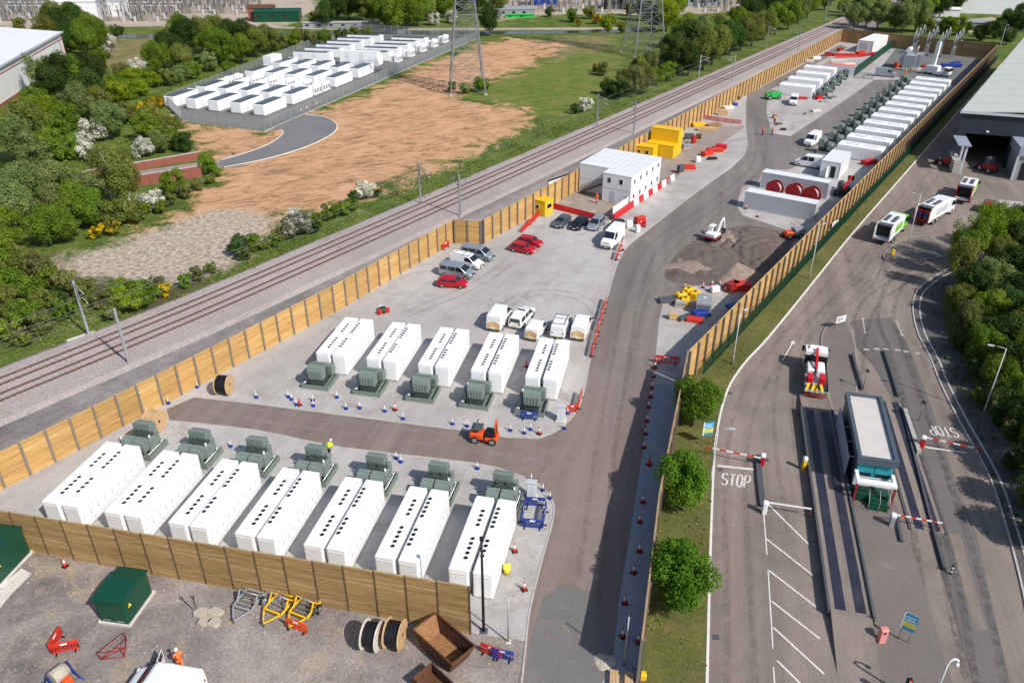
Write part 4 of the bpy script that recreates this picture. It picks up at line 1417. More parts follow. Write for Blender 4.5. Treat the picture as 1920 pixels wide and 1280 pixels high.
def trunk_mesh(seed, R, Hh, z0, rad, mat):
    r = random.Random(seed)
    mb = MB()
    top = z0 + Hh * 0.7
    pts = [(0, 0, -0.1)]
    x = y = 0
    for k in range(1, 6):
        x += r.uniform(-.06, .06) * R
        y += r.uniform(-.06, .06) * R
        pts.append((x, y, top * k / 5))
    mb.tube(pts, [rad * (1.25 - k * 0.21) for k in range(6)], 7)
    for k in range(7):
        i = r.randint(1, 4)
        a = r.uniform(0, 6.28)
        p = Vector(pts[i])
        L_ = R * r.uniform(0.45, 0.8)
        q = p + Vector((math.cos(a) * L_, math.sin(a) * L_, Hh * r.uniform(0.15, 0.35)))
        mid_ = (p + q) / 2 + Vector((0, 0, -0.06 * Hh))
        mb.tube([p, mid_, q], [rad * 0.45, rad * 0.3, rad * 0.1], 5)
    return mb.mesh('trunk', mat)
# size classes: radius, crown height, leaves, leaf size, lobes, underside, trunk radius
CLS = {'S': (1.15, 1.7, 1700, 0.155, 16, 0.15, 0.05), 'M': (2.2, 3.4, 5000, 0.2, 30, 0.3, 0.1), 'L': (3.9, 7.0, 12000, 0.25, 46, 1.2, 0.2), 'V': (2.2, 4.6, 15000, 0.145, 52, 0.7, 0.1), 'T': (2.7, 9.0, 7000, 0.22, 46, 2.2, 0.13), 'W': (1.15, 2.2, 900, 0.26, 12, 0.1, 0.05)}
CROWNS, TRUNKS = {}, {}
for c, (R_, H_, n_, lf, nb, z0, tr) in CLS.items():
    CROWNS[c] = [crown_mesh(hash(c) % 97 * 0 + 31 * i + ord(c), R_, H_, n_, lf, nb, z0) for i in range(3 if c != 'V' else 3)]
    TRUNKS[c] = [trunk_mesh(i + ord(c), R_, H_, z0, tr, 'birch_bark' if c == 'T' else 'bark') for i in range(2)]
PLANTS = {}
SPC = {'leaf_green': 'mid-green', 'leaf_dark': 'dark green', 'leaf_pale': 'pale grey-green', 'leaf_lime': 'bright lime-green', 'leaf_olive': 'olive-green', 'leaf_brown': 'brownish, barely leafed', 'leaf_vivid': 'vivid green', 'blossom': 'white-flowering', 'half_blossom': 'half-faded white-flowering', 'gorse': 'yellow-flowering'}
def plant(cls, mat, loc, sc, label, group, zsc=1.0, trunk=True):
    sc *= {'V': 1.36, 'L': 1.14, 'T': 1.15, 'M': 1.12}.get(cls, 1.1)
    tree = cls in 'LVT'
    t = thing('tree' if tree else 'shrub', label, 'tree' if tree else 'shrub', (loc.x, loc.y, 0), RNG.uniform(0, 6.28), group)
    t.scale = (sc, sc, sc * zsc)
    c = link('crown', CROWNS[cls][RNG.randrange(len(CROWNS[cls]))], t)
    c.material_slots[0].link = 'OBJECT'
    c.material_slots[0].material = MATS[mat]
    if trunk:
        link('trunk', TRUNKS[cls][RNG.randrange(2)], t)
    return t
def plants(where, group, items):
    """items: (px, py, class, species, scale[, height scale]); labels count plants of a kind from left to right"""
    seen = {}
    order = sorted(items, key=lambda a: a[0])
    tot = {}
    for it in order:
        k = (it[2] in 'LVT', it[3])
        tot[k] = tot.get(k, 0) + 1
    for it in order:
        k = (it[2] in 'LVT', it[3])
        i = seen.get(k, 0)
        seen[k] = i + 1
        word = 'tree' if k[0] else 'shrub'
        nm = f'{SPC[it[3]]} {word} {where}' if tot[k] == 1 else f'{ORD[i]} {SPC[it[3]]} {word} from left {where}'
        plant(it[2], 'leaf_green' if False else it[3], at(it[0], it[1]), it[4], nm, group, it[5] if len(it) > 5 else 1.0)
D_, G_, P_, Y_, O_, B_, W_, H_, Z_, Vv = 'leaf_dark', 'leaf_green', 'leaf_pale', 'leaf_lime', 'leaf_olive', 'leaf_brown', 'blossom', 'half_blossom', 'gorse', 'leaf_vivid'
plants('in the wood by the white warehouse', 'trees by the white warehouse',
       [(98, 92, 'L', O_, 1.2), (125, 88, 'L', D_, 1.35), (150, 84, 'L', D_, 1.4), (172, 92, 'L', G_, 1.2), (188, 96, 'L', G_, 1.1), (135, 106, 'L', D_, 1.1), (165, 108, 'L', G_, 1.1), (108, 70, 'L', O_, 1.3), (145, 66, 'L', O_, 1.2), (40, 62, 'M', O_, 1.4),
        (208, 92, 'M', W_, 1.2), (203, 110, 'M', H_, 1.1), (190, 118, 'M', G_, 1.2), (222, 72, 'M', D_, 1.2)])
plants('left of the older compound', 'trees left of the older compound',
       [(76, 182, 'T', P_, 1.0), (100, 192, 'L', D_, 1.0), (122, 176, 'L', D_, 1.15), (150, 172, 'L', G_, 1.0), (178, 170, 'L', D_, 1.1), (172, 205, 'L', D_, 1.0), (160, 228, 'L', P_, 0.95), (188, 228, 'L', O_, 0.85),
        (70, 205, 'M', G_, 1.4), (95, 222, 'M', Y_, 1.4), (55, 225, 'M', G_, 1.4), (262, 142, 'M', W_, 1.25), (232, 150, 'M', O_, 1.2),
        (212, 178, 'M', Y_, 1.3), (232, 172, 'M', Y_, 1.3), (252, 166, 'M', Y_, 1.35), (272, 164, 'M', Y_, 1.3), (292, 164, 'M', Y_, 1.1), (225, 192, 'M', Y_, 1.3), (248, 186, 'M', Y_, 1.3), (270, 180, 'M', Y_, 1.1),
        (40, 306, 'L', P_, 1.0), (66, 280, 'L', O_, 1.1), (98, 292, 'M', G_, 1.4), (110, 262, 'M', G_, 1.4), (130, 244, 'M', G_, 1.5), (75, 322, 'M', P_, 1.5), (130, 300, 'M', G_, 1.3),
        (180, 268, 'M', W_, 1.35), (152, 292, 'M', W_, 1.1), (172, 302, 'M', W_, 1.0), (274, 294, 'M', W_, 1.05), (258, 298, 'S', W_, 1.3),
        (212, 262, 'L', P_, 0.9), (280, 262, 'M', G_, 1.5), (318, 258, 'M', O_, 1.3), (300, 288, 'M', P_, 1.2), (325, 280, 'M', G_, 1.1), (348, 284, 'M', D_, 1.0),
        (268, 226, 'M', Z_, 1.1), (292, 212, 'M', Z_, 1.0), (306, 200, 'S', Z_, 1.4), (240, 232, 'M', O_, 1.3), (285, 236, 'M', O_, 1.3)])
plants('behind the older battery compound', 'trees behind the older compound',
       [(300, 140, 'L', G_, 1.05), (322, 128, 'L', D_, 1.15), (345, 138, 'L', O_, 0.9), (352, 108, 'L', D_, 1.3), (380, 102, 'L', O_, 1.3), (402, 118, 'L', G_, 1.15), (422, 124, 'L', G_, 1.1), (395, 134, 'M', P_, 1.4), (440, 100, 'L', D_, 1.15), (462, 98, 'L', D_, 1.1),
        (455, 120, 'L', G_, 0.95), (482, 108, 'L', O_, 1.0), (505, 100, 'L', O_, 0.95), (525, 96, 'M', O_, 1.5), (552, 92, 'M', G_, 1.4), (580, 88, 'M', B_, 1.4), (610, 84, 'M', G_, 1.3), (640, 80, 'M', D_, 1.2), (665, 78, 'M', O_, 1.3), (690, 76, 'M', O_, 1.2), (560, 78, 'M', O_, 1.2),
        (340, 156, 'M', P_, 1.3), (365, 148, 'M', G_, 1.2), (318, 162, 'M', O_, 1.2), (430, 140, 'M', G_, 1.0), (340, 80, 'L', G_, 1.0), (410, 84, 'L', O_, 1.1)])
plants('in the thicket below the brick wall', 'thicket at the left edge',
       [(18, 400, 'L', P_, 0.8), (52, 392, 'L', P_, 0.85), (88, 386, 'L', P_, 0.85), (122, 384, 'L', P_, 0.85), (185, 396, 'L', P_, 0.75), (45, 430, 'L', P_, 0.85), (118, 428, 'L', P_, 0.8), (150, 425, 'L', G_, 0.8), (182, 428, 'L', G_, 0.7),
        (25, 468, 'L', G_, 0.75), (98, 462, 'L', G_, 0.7), (130, 455, 'L', G_, 0.62), (5, 500, 'L', G_, 0.7), (62, 356, 'M', P_, 1.4), (20, 362, 'M', D_, 1.3), (110, 356, 'M', O_, 1.3),
        (210, 380, 'T', O_, 0.9), (235, 408, 'T', O_, 1.05), (250, 398, 'T', O_, 0.9), (222, 425, 'M', O_, 1.2), (255, 418, 'M', O_, 1.0), (212, 440, 'S', Z_, 1.4), (180, 448, 'S', Z_, 1.1), (290, 396, 'M', W_, 0.95), (305, 400, 'S', G_, 1.2), (272, 402, 'S', G_, 1.3), (330, 364, 'M', G_, 1.1), (392, 326, 'M', G_, 1.0), (350, 372, 'S', B_, 1.3), (372, 358, 'S', B_, 1.2), (398, 344, 'S', O_, 1.1), (318, 386, 'S', B_, 1.3), (410, 332, 'S', G_, 0.9)])
plants('in the scrub between field and railway', 'scrub beside the railway',
       [(15, 520, 'M', G_, 1.1), (45, 515, 'M', O_, 1.1), (75, 522, 'M', B_, 1.0), (100, 540, 'S', G_, 1.6), (130, 548, 'S', B_, 1.6), (160, 565, 'S', O_, 1.6), (190, 578, 'S', B_, 1.4), (60, 500, 'S', Z_, 1.3), (18, 494, 'S', Z_, 1.4), (30, 552, 'M', G_, 1.0), (60, 560, 'M', G_, 0.9), (90, 585, 'M', O_, 0.9), (20, 590, 'M', O_, 1.0), (55, 610, 'M', G_, 0.9), (85, 625, 'M', B_, 0.8), (15, 640, 'S', G_, 1.4), (120, 600, 'S', G_, 1.5), (40, 650, 'S', O_, 1.3), (112, 568, 'S', D_, 1.3),
        (245, 585, 'M', Y_, 0.95), (268, 575, 'M', G_, 1.0), (232, 566, 'M', G_, 0.8), (285, 568, 'S', G_, 1.3), (312, 556, 'S', Z_, 1.0), (298, 545, 'S', B_, 1.2), (210, 600, 'S', O_, 1.3),
        (350, 540, 'S', G_, 1.1), (375, 525, 'S', B_, 1.1), (400, 512, 'S', O_, 1.0), (450, 478, 'M', D_, 0.8), (476, 470, 'M', G_, 0.7), (462, 488, 'S', D_, 1.1), (500, 468, 'S', O_, 1.1), (520, 462, 'S', G_, 1.1),
        (545, 446, 'M', H_, 0.85), (570, 438, 'M', H_, 0.9), (555, 420, 'M', W_, 0.7), (530, 450, 'S', B_, 1.2), (600, 425, 'S', G_, 1.3), (622, 412, 'M', G_, 0.75), (645, 405, 'S', G_, 1.3), (590, 438, 'S', D_, 1.0), (686, 374, 'M', W_, 0.85), (665, 380, 'S', D_, 1.1), (660, 395, 'S', G_, 1.2), (705, 372, 'S', D_, 0.9)])
plants('between pylon field and railway', 'trees between field and railway',
       [(1098, 210, 'M', W_, 0.9), (1080, 214, 'S', D_, 1.3), (1140, 178, 'M', D_, 1.1), (1160, 186, 'M', D_, 1.2), (1182, 182, 'L', B_, 0.85), (1206, 176, 'L', B_, 0.8), (1170, 160, 'M', D_, 1.1), (1195, 150, 'L', O_, 0.7), (1215, 142, 'L', P_, 0.75), (1130, 142, 'M', B_, 1.0), (1115, 135, 'S', Z_, 1.3), (1230, 160, 'M', G_, 1.2), (1250, 152, 'M', G_, 1.3), (1264, 146, 'M', D_, 1.1),
        (1262, 138, 'L', D_, 1.22), (1282, 128, 'L', D_, 1.46), (1300, 122, 'L', P_, 1.52), (1290, 142, 'L', D_, 0.95), (1318, 132, 'L', O_, 1.22), (1335, 122, 'L', O_, 1.34), (1350, 112, 'L', D_, 1.34), (1368, 104, 'L', D_, 1.1), (1388, 96, 'L', O_, 1.15), (1408, 88, 'L', O_, 1.15), (1310, 98, 'L', P_, 1.25), (1340, 92, 'L', O_, 1.2), (1268, 110, 'L', Y_, 1.0), (1282, 92, 'L', G_, 1.2), (1430, 76, 'L', O_, 1.15), (1452, 66, 'L', G_, 1.2), (1476, 56, 'L', G_, 1.2), (1412, 62, 'L', D_, 1.2), (1440, 48, 'L', D_, 1.3), (1495, 44, 'L', P_, 1.2), (1512, 34, 'L', G_, 1.2), (1480, 30, 'L', G_, 1.2), (1385, 72, 'L', G_, 1.1), (1395, 46, 'L', D_, 1.2), (1425, 30, 'L', G_, 1.2), (1456, 20, 'L', D_, 1.3), (1520, 16, 'L', D_, 1.3), (1545, 20, 'L', O_, 1.2), (1350, 60, 'M', G_, 1.3), (1375, 40, 'M', G_, 1.3)])
plants('by the canal at the top', 'trees by the canal',
       [(612, 52, 'L', D_, 1.05), (632, 44, 'L', D_, 1.2), (655, 38, 'L', O_, 1.3), (680, 40, 'L', D_, 1.4), (700, 48, 'L', O_, 1.3), (722, 54, 'L', G_, 1.3), (742, 58, 'L', G_, 1.4), (762, 56, 'L', G_, 1.5), (782, 50, 'L', G_, 1.4), (720, 34, 'L', O_, 1.4), (800, 40, 'L', O_, 1.2), (815, 48, 'M', W_, 1.2), (848, 44, 'M', W_, 1.3), (832, 34, 'L', G_, 1.2), (860, 28, 'L', D_, 1.3), (895, 24, 'L', D_, 1.3), (918, 68, 'L', D_, 1.0, 1.2), (935, 28, 'L', O_, 1.1), (590, 46, 'M', O_, 1.3), (870, 14, 'L', G_, 1.3), (650, 14, 'L', D_, 1.4), (690, 16, 'L', O_, 1.4), (780, 16, 'L', O_, 1.4), (820, 12, 'L', D_, 1.3),
        (1072, 42, 'M', Vv, 1.3), (1140, 60, 'M', Y_, 1.6), (1105, 36, 'M', O_, 1.3), (1118, 46, 'M', Z_, 1.0), (1085, 50, 'S', Z_, 1.4), (1030, 32, 'M', D_, 1.0), (1222, 58, 'L', D_, 1.0), (1248, 60, 'L', Y_, 1.3), (1262, 40, 'L', Y_, 1.3), (1205, 40, 'L', D_, 1.1), (1240, 22, 'L', G_, 1.2), (1180, 30, 'M', O_, 1.3), (1165, 62, 'M', O_, 1.0)])
plants('beyond the far timber fence', 'trees beyond the far fence',
       [(1600, 56, 'L', P_, 1.0), (1622, 52, 'L', P_, 1.15), (1645, 54, 'L', P_, 1.1), (1612, 34, 'L', G_, 1.2), (1650, 36, 'L', O_, 1.1), (1675, 60, 'L', O_, 1.0), (1690, 62, 'L', P_, 1.2), (1715, 60, 'L', P_, 1.25), (1735, 62, 'M', O_, 1.4), (1700, 40, 'L', G_, 1.2), (1728, 40, 'L', G_, 1.2), (1752, 60, 'M', W_, 1.2), (1772, 64, 'M', G_, 1.6), (1792, 66, 'M', Y_, 1.6), (1808, 66, 'M', G_, 1.2), (1760, 34, 'L', D_, 1.1), (1785, 26, 'L', D_, 1.1), (1740, 18, 'L', O_, 1.3), (1775, 10, 'L', D_, 1.3), (1810, 16, 'L', O_, 1.2), (1845, 12, 'L', D_, 1.2), (1838, 78, 'M', D_, 1.5), (1862, 72, 'M', D_, 1.6), (1880, 62, 'L', D_, 0.9), (1905, 66, 'L', D_, 0.9), (1885, 84, 'M', D_, 1.4), (1910, 50, 'L', D_, 0.9), (1875, 18, 'L', O_, 1.2), (1640, 8, 'L', D_, 1.3), (1690, 10, 'L', D_, 1.4), (1580, 24, 'M', O_, 1.3)])
plants('in the belt beyond the footway', 'belt of trees on the right',
       [(1800, 520, 'T', G_, 0.85), (1822, 505, 'T', Y_, 0.85), (1788, 548, 'T', O_, 0.7), (1840, 490, 'T', G_, 0.8), (1872, 470, 'L', Vv, 0.75), (1905, 462, 'L', Vv, 0.75), (1930, 455, 'L', D_, 0.85), (1862, 520, 'L', O_, 0.7), (1895, 512, 'L', D_, 0.8), (1928, 510, 'L', D_, 0.85), (1788, 592, 'L', O_, 0.5), (1818, 572, 'L', D_, 0.65), (1850, 565, 'L', P_, 0.7), (1886, 560, 'L', D_, 0.8), (1925, 560, 'L', D_, 0.9), (1808, 630, 'L', B_, 0.5), (1840, 622, 'L', G_, 0.62), (1872, 615, 'L', D_, 0.7), (1910, 612, 'L', D_, 0.85), (1834, 680, 'L', G_, 0.55), (1865, 676, 'L', D_, 0.65), (1900, 670, 'L', O_, 0.65), (1935, 665, 'L', D_, 0.9), (1862, 735, 'L', G_, 0.52), (1896, 730, 'L', D_, 0.62), (1930, 725, 'L', G_, 0.75), (1890, 790, 'L', D_, 0.5), (1918, 785, 'L', G_, 0.62), (1912, 845, 'L', D_, 0.52), (1940, 840, 'L', D_, 0.7), (1930, 900, 'L', D_, 0.55), (1955, 905, 'L', G_, 0.7), (1950, 965, 'L', D_, 0.6), (1965, 1030, 'L', D_, 0.6), (1842, 760, 'S', O_, 1.2), (1870, 800, 'S', D_, 1.2), (1898, 880, 'S', D_, 1.2), (1922, 950, 'S', O_, 1.2), (1820, 705, 'S', D_, 1.3), (1800, 660, 'S', D_, 1.3)])
plants('at the foot of the field pylon', 'shrubs under the pylon', [(850, 174, 'S', O_, 1.5), (872, 176, 'S', G_, 1.5), (898, 172, 'M', G_, 1.0), (912, 168, 'S', G_, 1.4)])
for i, (x, y, sc, zs, nm) in enumerate([(1296, 800, 0.9, 0.95, 'farthest of the three vivid green trees on the grass verge'), (1280, 958, 0.86, 1.05, 'middle one of the three vivid green trees on the grass verge'), (1270, 1145, 0.98, 0.95, 'nearest of the three vivid green trees on the grass verge')]):
    plant('V', 'leaf_vivid', at(x, y), sc, nm, 'young trees on the verge', zs)

# rough grass and low scrub that nobody could count
def cover(name, label, polys, dens, hmax, size, mat, seed, cat):
    g = np.random.default_rng(seed)
    Cs = []
    for poly in polys:
        P = np.array([(p[0], p[1]) for p in poly])
        lo, hi = P.min(0), P.max(0)
        n = int((hi - lo).prod() * dens)
        X = g.uniform(lo[0], hi[0], n)
        Y = g.uniform(lo[1], hi[1], n)
        d = sdf(poly, X, Y)
        # thin out in patches
        ph = np.sin(X * 0.31 + 1.7 * np.sin(Y * 0.23)) + np.sin(Y * 0.27 + 1.3 * np.sin(X * 0.19)) + 0.6 * np.sin(X * 0.9 + Y * 0.7)
        k = (d > 0) & (g.random(n) < np.clip(0.45 + 0.3 * ph, 0.06, 1))
        Cs.append(np.stack([X[k], Y[k], g.random(k.sum()) ** 1.5 * hmax * (0.5 + 0.5 * np.clip(ph[k], 0, 1)) + 0.05], 1))
    C = np.concatenate(Cs)
    n = len(C)
    Nn = g.normal(size=(n, 3)) * 0.7
    Nn[:, 2] += 0.8
    Nn /= np.linalg.norm(Nn, axis=1, keepdims=True)
    o = link(name, quads_mesh(name, C, Nn, size * g.uniform(0.5, 1.4, n), g.random(n) * 0.7 + 0.3 * (np.sin(C[:, 0] * 0.4) * 0.5 + 0.5), mat, g))
    o['kind'] = 'stuff'
    o['label'] = label
    o['category'] = cat
    return o
cover('rough_grass', 'rough grass and weeds along the field side of the railway', [px((0, 660), (0, 560), (120, 560), (220, 600), (330, 560), (440, 505), (520, 455), (600, 440), (700, 380), (800, 330), (900, 300), (1000, 240), (1100, 220), (1200, 185), (1300, 150), (1420, 105), (1500, 70), (1440, 96), (1190, 198), (960, 302), (700, 418), (480, 508), (240, 610), (100, 655))], 5.0, 0.7, 0.34, 'grass_blade', 5, 'grass')
cover('scrub_cover', 'low mixed scrub filling the ground between the trees on the left', [px((0, 660), (0, 200), (60, 180), (220, 150), (300, 190), (330, 235), (345, 285), (150, 335), (300, 410), (240, 440), (100, 480), (180, 560), (60, 640)), px((300, 180), (320, 120), (480, 80), (640, 78), (620, 95), (430, 145))], 1.6, 1.2, 0.5, 'leaf_green', 6, 'scrub')
cover('verge_tufts', 'tufts of grass on the verge beside the timber fence', [[Vector(p) for p in px((1200, 1300), (1240, 985), (1290, 730), (1560, 440), (1640, 350), (1680, 330), (1560, 470), (1420, 640), (1350, 750), (1335, 900), (1322, 1300))]], 14, 0.3, 0.16, 'grass_blade', 8, 'grass')
cover('belt_undergrowth', 'undergrowth at the foot of the tree belt on the right', [px((1730, 560), (1790, 505), (2000, 430), (2050, 900), (2000, 1200), (1905, 1000), (1820, 790), (1755, 660))], 4, 1.3, 0.42, 'leaf_dark', 9, 'undergrowth')
# ------------------------------------------------------------------ vehicles
def loft(mb, secs, mi=0, smooth=True):
    """secs: list of rings (same length) of points"""
    n = len(secs[0])
    V = [p for s in secs for p in s]
    F = [(i * n + k, i * n + (k + 1) % n, (i + 1) * n + (k + 1) % n, (i + 1) * n + k) for i in range(len(secs) - 1) for k in range(n)]
    F += [tuple(range(n - 1, -1, -1)), tuple((len(secs) - 1) * n + k for k in range(n))]
    mb.add(V, F, mi, False)
def body_sections(st):
    """st: (x, half width, roof half width, z under, z belt, z top)"""
    secs = []
    for (x, w_, wr, z0, zb, zt) in st:
        half = [(x, w_ * 0.9, z0), (x, w_, z0 + 0.18), (x, w_, zb - 0.05), (x, w_ * 0.985, zb), (x, wr, zt - 0.05), (x, wr - 0.1, zt)]
        ring = half + [(p[0], -p[1], p[2]) for p in reversed(half)]
        secs.append(ring)
    return secs
def wheel_mesh(r, wd):
    m = MB()
    m.cyl((0, -wd / 2, 0), (0, wd / 2, 0), r, 14)
    m2 = MB()
    m2.cyl((0, -wd / 2 - 0.008, 0), (0, wd / 2 + 0.008, 0), r * 0.6, 10)
    return m.mesh('tyre', 'rubber'), m2.mesh('rim', 'silver')
WHEELS = {}
def add_wheels(t, xs, y, r, wd=0.2):
    k = (r, wd)
    if k not in WHEELS:
        WHEELS[k] = wheel_mesh(r, wd)
    for x in xs:
        for s in (-1, 1):
            wh = link('wheel', WHEELS[k][0], t, (x, s * y, r))
            link('rim', WHEELS[k][1], wh)
def quad_part(name, mat, t, quads):
    for q in quads:
        m = MB()
        a, b, c, d = [Vector(p) for p in q]
        nrm = (b - a).cross(c - a).normalized()
        m.add([a, b, c, d, a - nrm * 0.03, b - nrm * 0.03, c - nrm * 0.03, d - nrm * 0.03], [(0, 1, 2, 3), (7, 6, 5, 4), (0, 4, 5, 1), (1, 5, 6, 2), (2, 6, 7, 3), (3, 7, 4, 0)])
        m.build(name, mat, t)
def lights(t, xf, xr, y, zf, zr, wide=0.32):
    for s in (-1, 1):
        m = MB()
        m.cbox((xf, s * y, zf), (0.06, wide, 0.14))
        m.build('headlight', 'lamp_clear', t)
        m = MB()
        m.cbox((xr, s * (y + 0.03), zr), (0.05, wide * 0.6, 0.22))
        m.build('tail_light', 'dark_red', t)
def plate(t, xf, xr, z):
    m = MB(); m.cbox((xf, 0, z), (0.03, 0.5, 0.11)); m.build('number_plate', 'white_paint', t)
    m = MB(); m.cbox((xr, 0, z + 0.1), (0.03, 0.5, 0.11)); m.build('number_plate', 'sign_yellow', t)
def mirrors(t, x, y, z, mat='black', s_=0.16):
    for s in (-1, 1):
        m = MB()
        m.cham(x - 0.06, x + 0.06, min(s * y, s * (y + s_)), max(s * y, s * (y + s_)), z, z + 0.18, 0.02)
        m.build('mirror', mat, t)
def make_car(paint, L_=4.3, wd=0.9, zt=1.48, estate=0.0):
    t = thing('parked_car', 'car', 'car')
    h = L_ / 2
    m = MB()
    st = [(-h, wd * 0.80, wd * 0.74, 0.32, 0.62, 0.74), (-h + 0.1, wd * 0.93, wd * 0.8, 0.24, 0.84, 0.98 + estate * 0.2), (-h + 0.5, wd, wd * 0.74, 0.2, 0.95, zt - 0.13 + estate * 0.1), (-h + 0.95, wd, wd * 0.74, 0.18, 0.95, zt - 0.02),
          (-0.1, wd, wd * 0.74, 0.18, 0.93, zt), (0.45, wd, wd * 0.72, 0.18, 0.92, zt - 0.06), (h - 1.12, wd, wd * 0.82, 0.18, 0.88, 1.0), (h - 0.55, wd * 0.98, wd * 0.8, 0.2, 0.80, 0.9), (h - 0.14, wd * 0.9, wd * 0.72, 0.24, 0.66, 0.76), (h, wd * 0.76, wd * 0.64, 0.32, 0.56, 0.62)]
    loft(m, body_sections(st))
    m.build('body', paint, t)
    wy = wd * 0.74
    quad_part('window', 'glass', t, [
        [(0.50, -wy + 0.08, zt - 0.10), (0.50, wy - 0.08, zt - 0.10), (h - 1.10, wd * 0.80, 1.03), (h - 1.10, -wd * 0.80, 1.03)],
        [(-h + 0.50, wy - 0.08, zt - 0.14), (-h + 0.50, -wy + 0.08, zt - 0.14), (-h + 0.1, -wd * 0.76, 1.02), (-h + 0.1, wd * 0.76, 1.02)]])
    for s in (-1, 1):
        for (x0, x1, x2, x3) in ((-h + 0.55, -0.55, -0.55, -h + 0.72), (-0.45, 0.80, 0.42, -0.45)):
            q = [(x0, s * (wd * 0.985 + 0.012), 0.98), (x1, s * (wd * 0.985 + 0.012), 0.97), (x2, s * (wy + 0.02), zt - 0.13), (x3, s * (wy + 0.02), zt - 0.13)]
            quad_part('window', 'glass', t, [q if s < 0 else q[::-1]])
    add_wheels(t, (-h + 0.8, h - 0.85), wd - 0.09, 0.31)
    lights(t, h - 0.1, -h + 0.04, wd * 0.62, 0.66, 0.82)
    plate(t, h + 0.01, -h - 0.01, 0.45)
    mirrors(t, 0.75, wd * 0.98, 0.98, paint, 0.14)
    return t
def make_van(paint, L_=5.2, wd=0.98, zt=1.95, nose=1.0, glazed=False, chevron=False, roofrack=False, beacon=False):
    t = thing('van', 'van', 'van')
    h = L_ / 2
    m = MB()
    zb = zt * 0.56
    st = [(-h, wd * 0.95, wd * 0.86, 0.30, zb, zt - 0.1), (-h + 0.1, wd, wd * 0.89, 0.26, zb, zt - 0.02), (-0.2, wd, wd * 0.89, 0.24, zb, zt), (h - nose - 0.95, wd, wd * 0.87, 0.24, zb, zt - 0.03), (h - nose - 0.72, wd, wd * 0.85, 0.24, zb, zt - 0.14),
          (h - nose + 0.05, wd, wd * 0.86, 0.24, zb - 0.04, zb + 0.12), (h - 0.35, wd * 0.97, wd * 0.8, 0.26, zb - 0.2, zb - 0.08), (h - 0.08, wd * 0.9, wd * 0.72, 0.3, zb - 0.36, zb - 0.26), (h, wd * 0.8, wd * 0.66, 0.36, zb - 0.45, zb - 0.4)]
    loft(m, body_sections(st))
    m.build('body', paint, t)
    xw0, xw1 = h - nose - 0.70, h - nose + 0.02
    quad_part('window', 'glass', t, [[(xw0, -wd * 0.78, zt - 0.17), (xw0, wd * 0.78, zt - 0.17), (xw1, wd * 0.84, zb + 0.17), (xw1, -wd * 0.84, zb + 0.17)]])
    side = [(xw0 - 0.75, xw1 - 0.12, xw0 - 0.05, xw0 - 0.75)]
    if glazed:
        side += [(xw0 - 2.0, xw0 - 0.9, xw0 - 0.9, xw0 - 2.0)]
    if glazed == 2:
        side += [(-h + 0.25, xw0 - 2.15, xw0 - 2.15, -h + 0.25)]
    for s in (-1, 1):
        for (x0, x1, x2, x3) in side:
            q = [(x0, s * (wd * 0.985 + 0.015), zb + 0.05), (x1, s * (wd * 0.985 + 0.015), zb + 0.05), (x2, s * (wd * 0.90 + 0.02), zt - 0.22), (x3, s * (wd * 0.90 + 0.02), zt - 0.22)]
            quad_part('window', 'glass', t, [q if s < 0 else q[::-1]])
    m = MB(); m.cbox((h + 0.0, 0, 0.5), (0.06, wd * 1.5, 0.3)); m.build('bumper', 'dark_grey', t)
    m = MB(); m.cbox((h - 0.12, 0, zb - 0.33), (0.2, wd * 0.9, 0.16)); m.build('grille', 'black', t)
    m = MB(); m.cbox((-h - 0.02, 0, 0.42), (0.08, wd * 1.7, 0.16)); m.build('bumper', 'dark_grey', t)
    for s in (-1, 1):
        m = MB(); m.cbox((-h - 0.005, s * wd * 0.44, zt * 0.53), (0.025, wd * 0.84, zt * 0.66)); m.build('rear_door', paint, t)
    if chevron:
        n = 5
        for s in (-1, 1):
            for k in range(n):
                m = MB()
                z0 = 0.52 + k * 0.17
                hz = wd * 0.8
                p = [(-h - 0.03, s * 0.03, z0 + 0.28), (-h - 0.03, s * hz, z0 - 0.02), (-h - 0.03, s * hz, z0 + 0.075), (-h - 0.03, s * 0.03, z0 + 0.375)]
                m.add(p + [(q[0] - 0.012, q[1], q[2]) for q in p], [(0, 1, 2, 3), (7, 6, 5, 4), (0, 4, 5, 1), (1, 5, 6, 2), (2, 6, 7, 3), (3, 7, 4, 0)])
                m.build('chevron_stripe', 'orange' if k % 2 else 'sign_yellow', t)
    if roofrack:
        m = MB()
        for x in (-h + 0.5, -0.4, 0.6):
            m.box(x, x + 0.06, -wd * 0.85, wd * 0.85, zt + 0.03, zt + 0.09)
        for s in (-1, 1):
            m.box(-h + 0.4, 0.8, s * wd * 0.84 - 0.03, s * wd * 0.84 + 0.03, zt + 0.09, zt + 0.15)
        m.build('roof_rack', 'galv_dark', t)
    if beacon:
        m = MB(); m.cham(-0.1, 0.2, -0.6, 0.6, zt - 0.01, zt + 0.14, 0.03); m.build('beacon_bar', 'orange', t)
    add_wheels(t, (-h + 0.95, h - 0.85), wd - 0.1, 0.34, 0.22)
    lights(t, h - 0.12, -h - 0.005, wd * 0.68, zb - 0.25, 0.95, 0.28)
    plate(t, h + 0.035, -h - 0.07, 0.42)
    mirrors(t, xw1 - 0.2, wd * 0.99, zb + 0.08, 'black', 0.22)
    return t
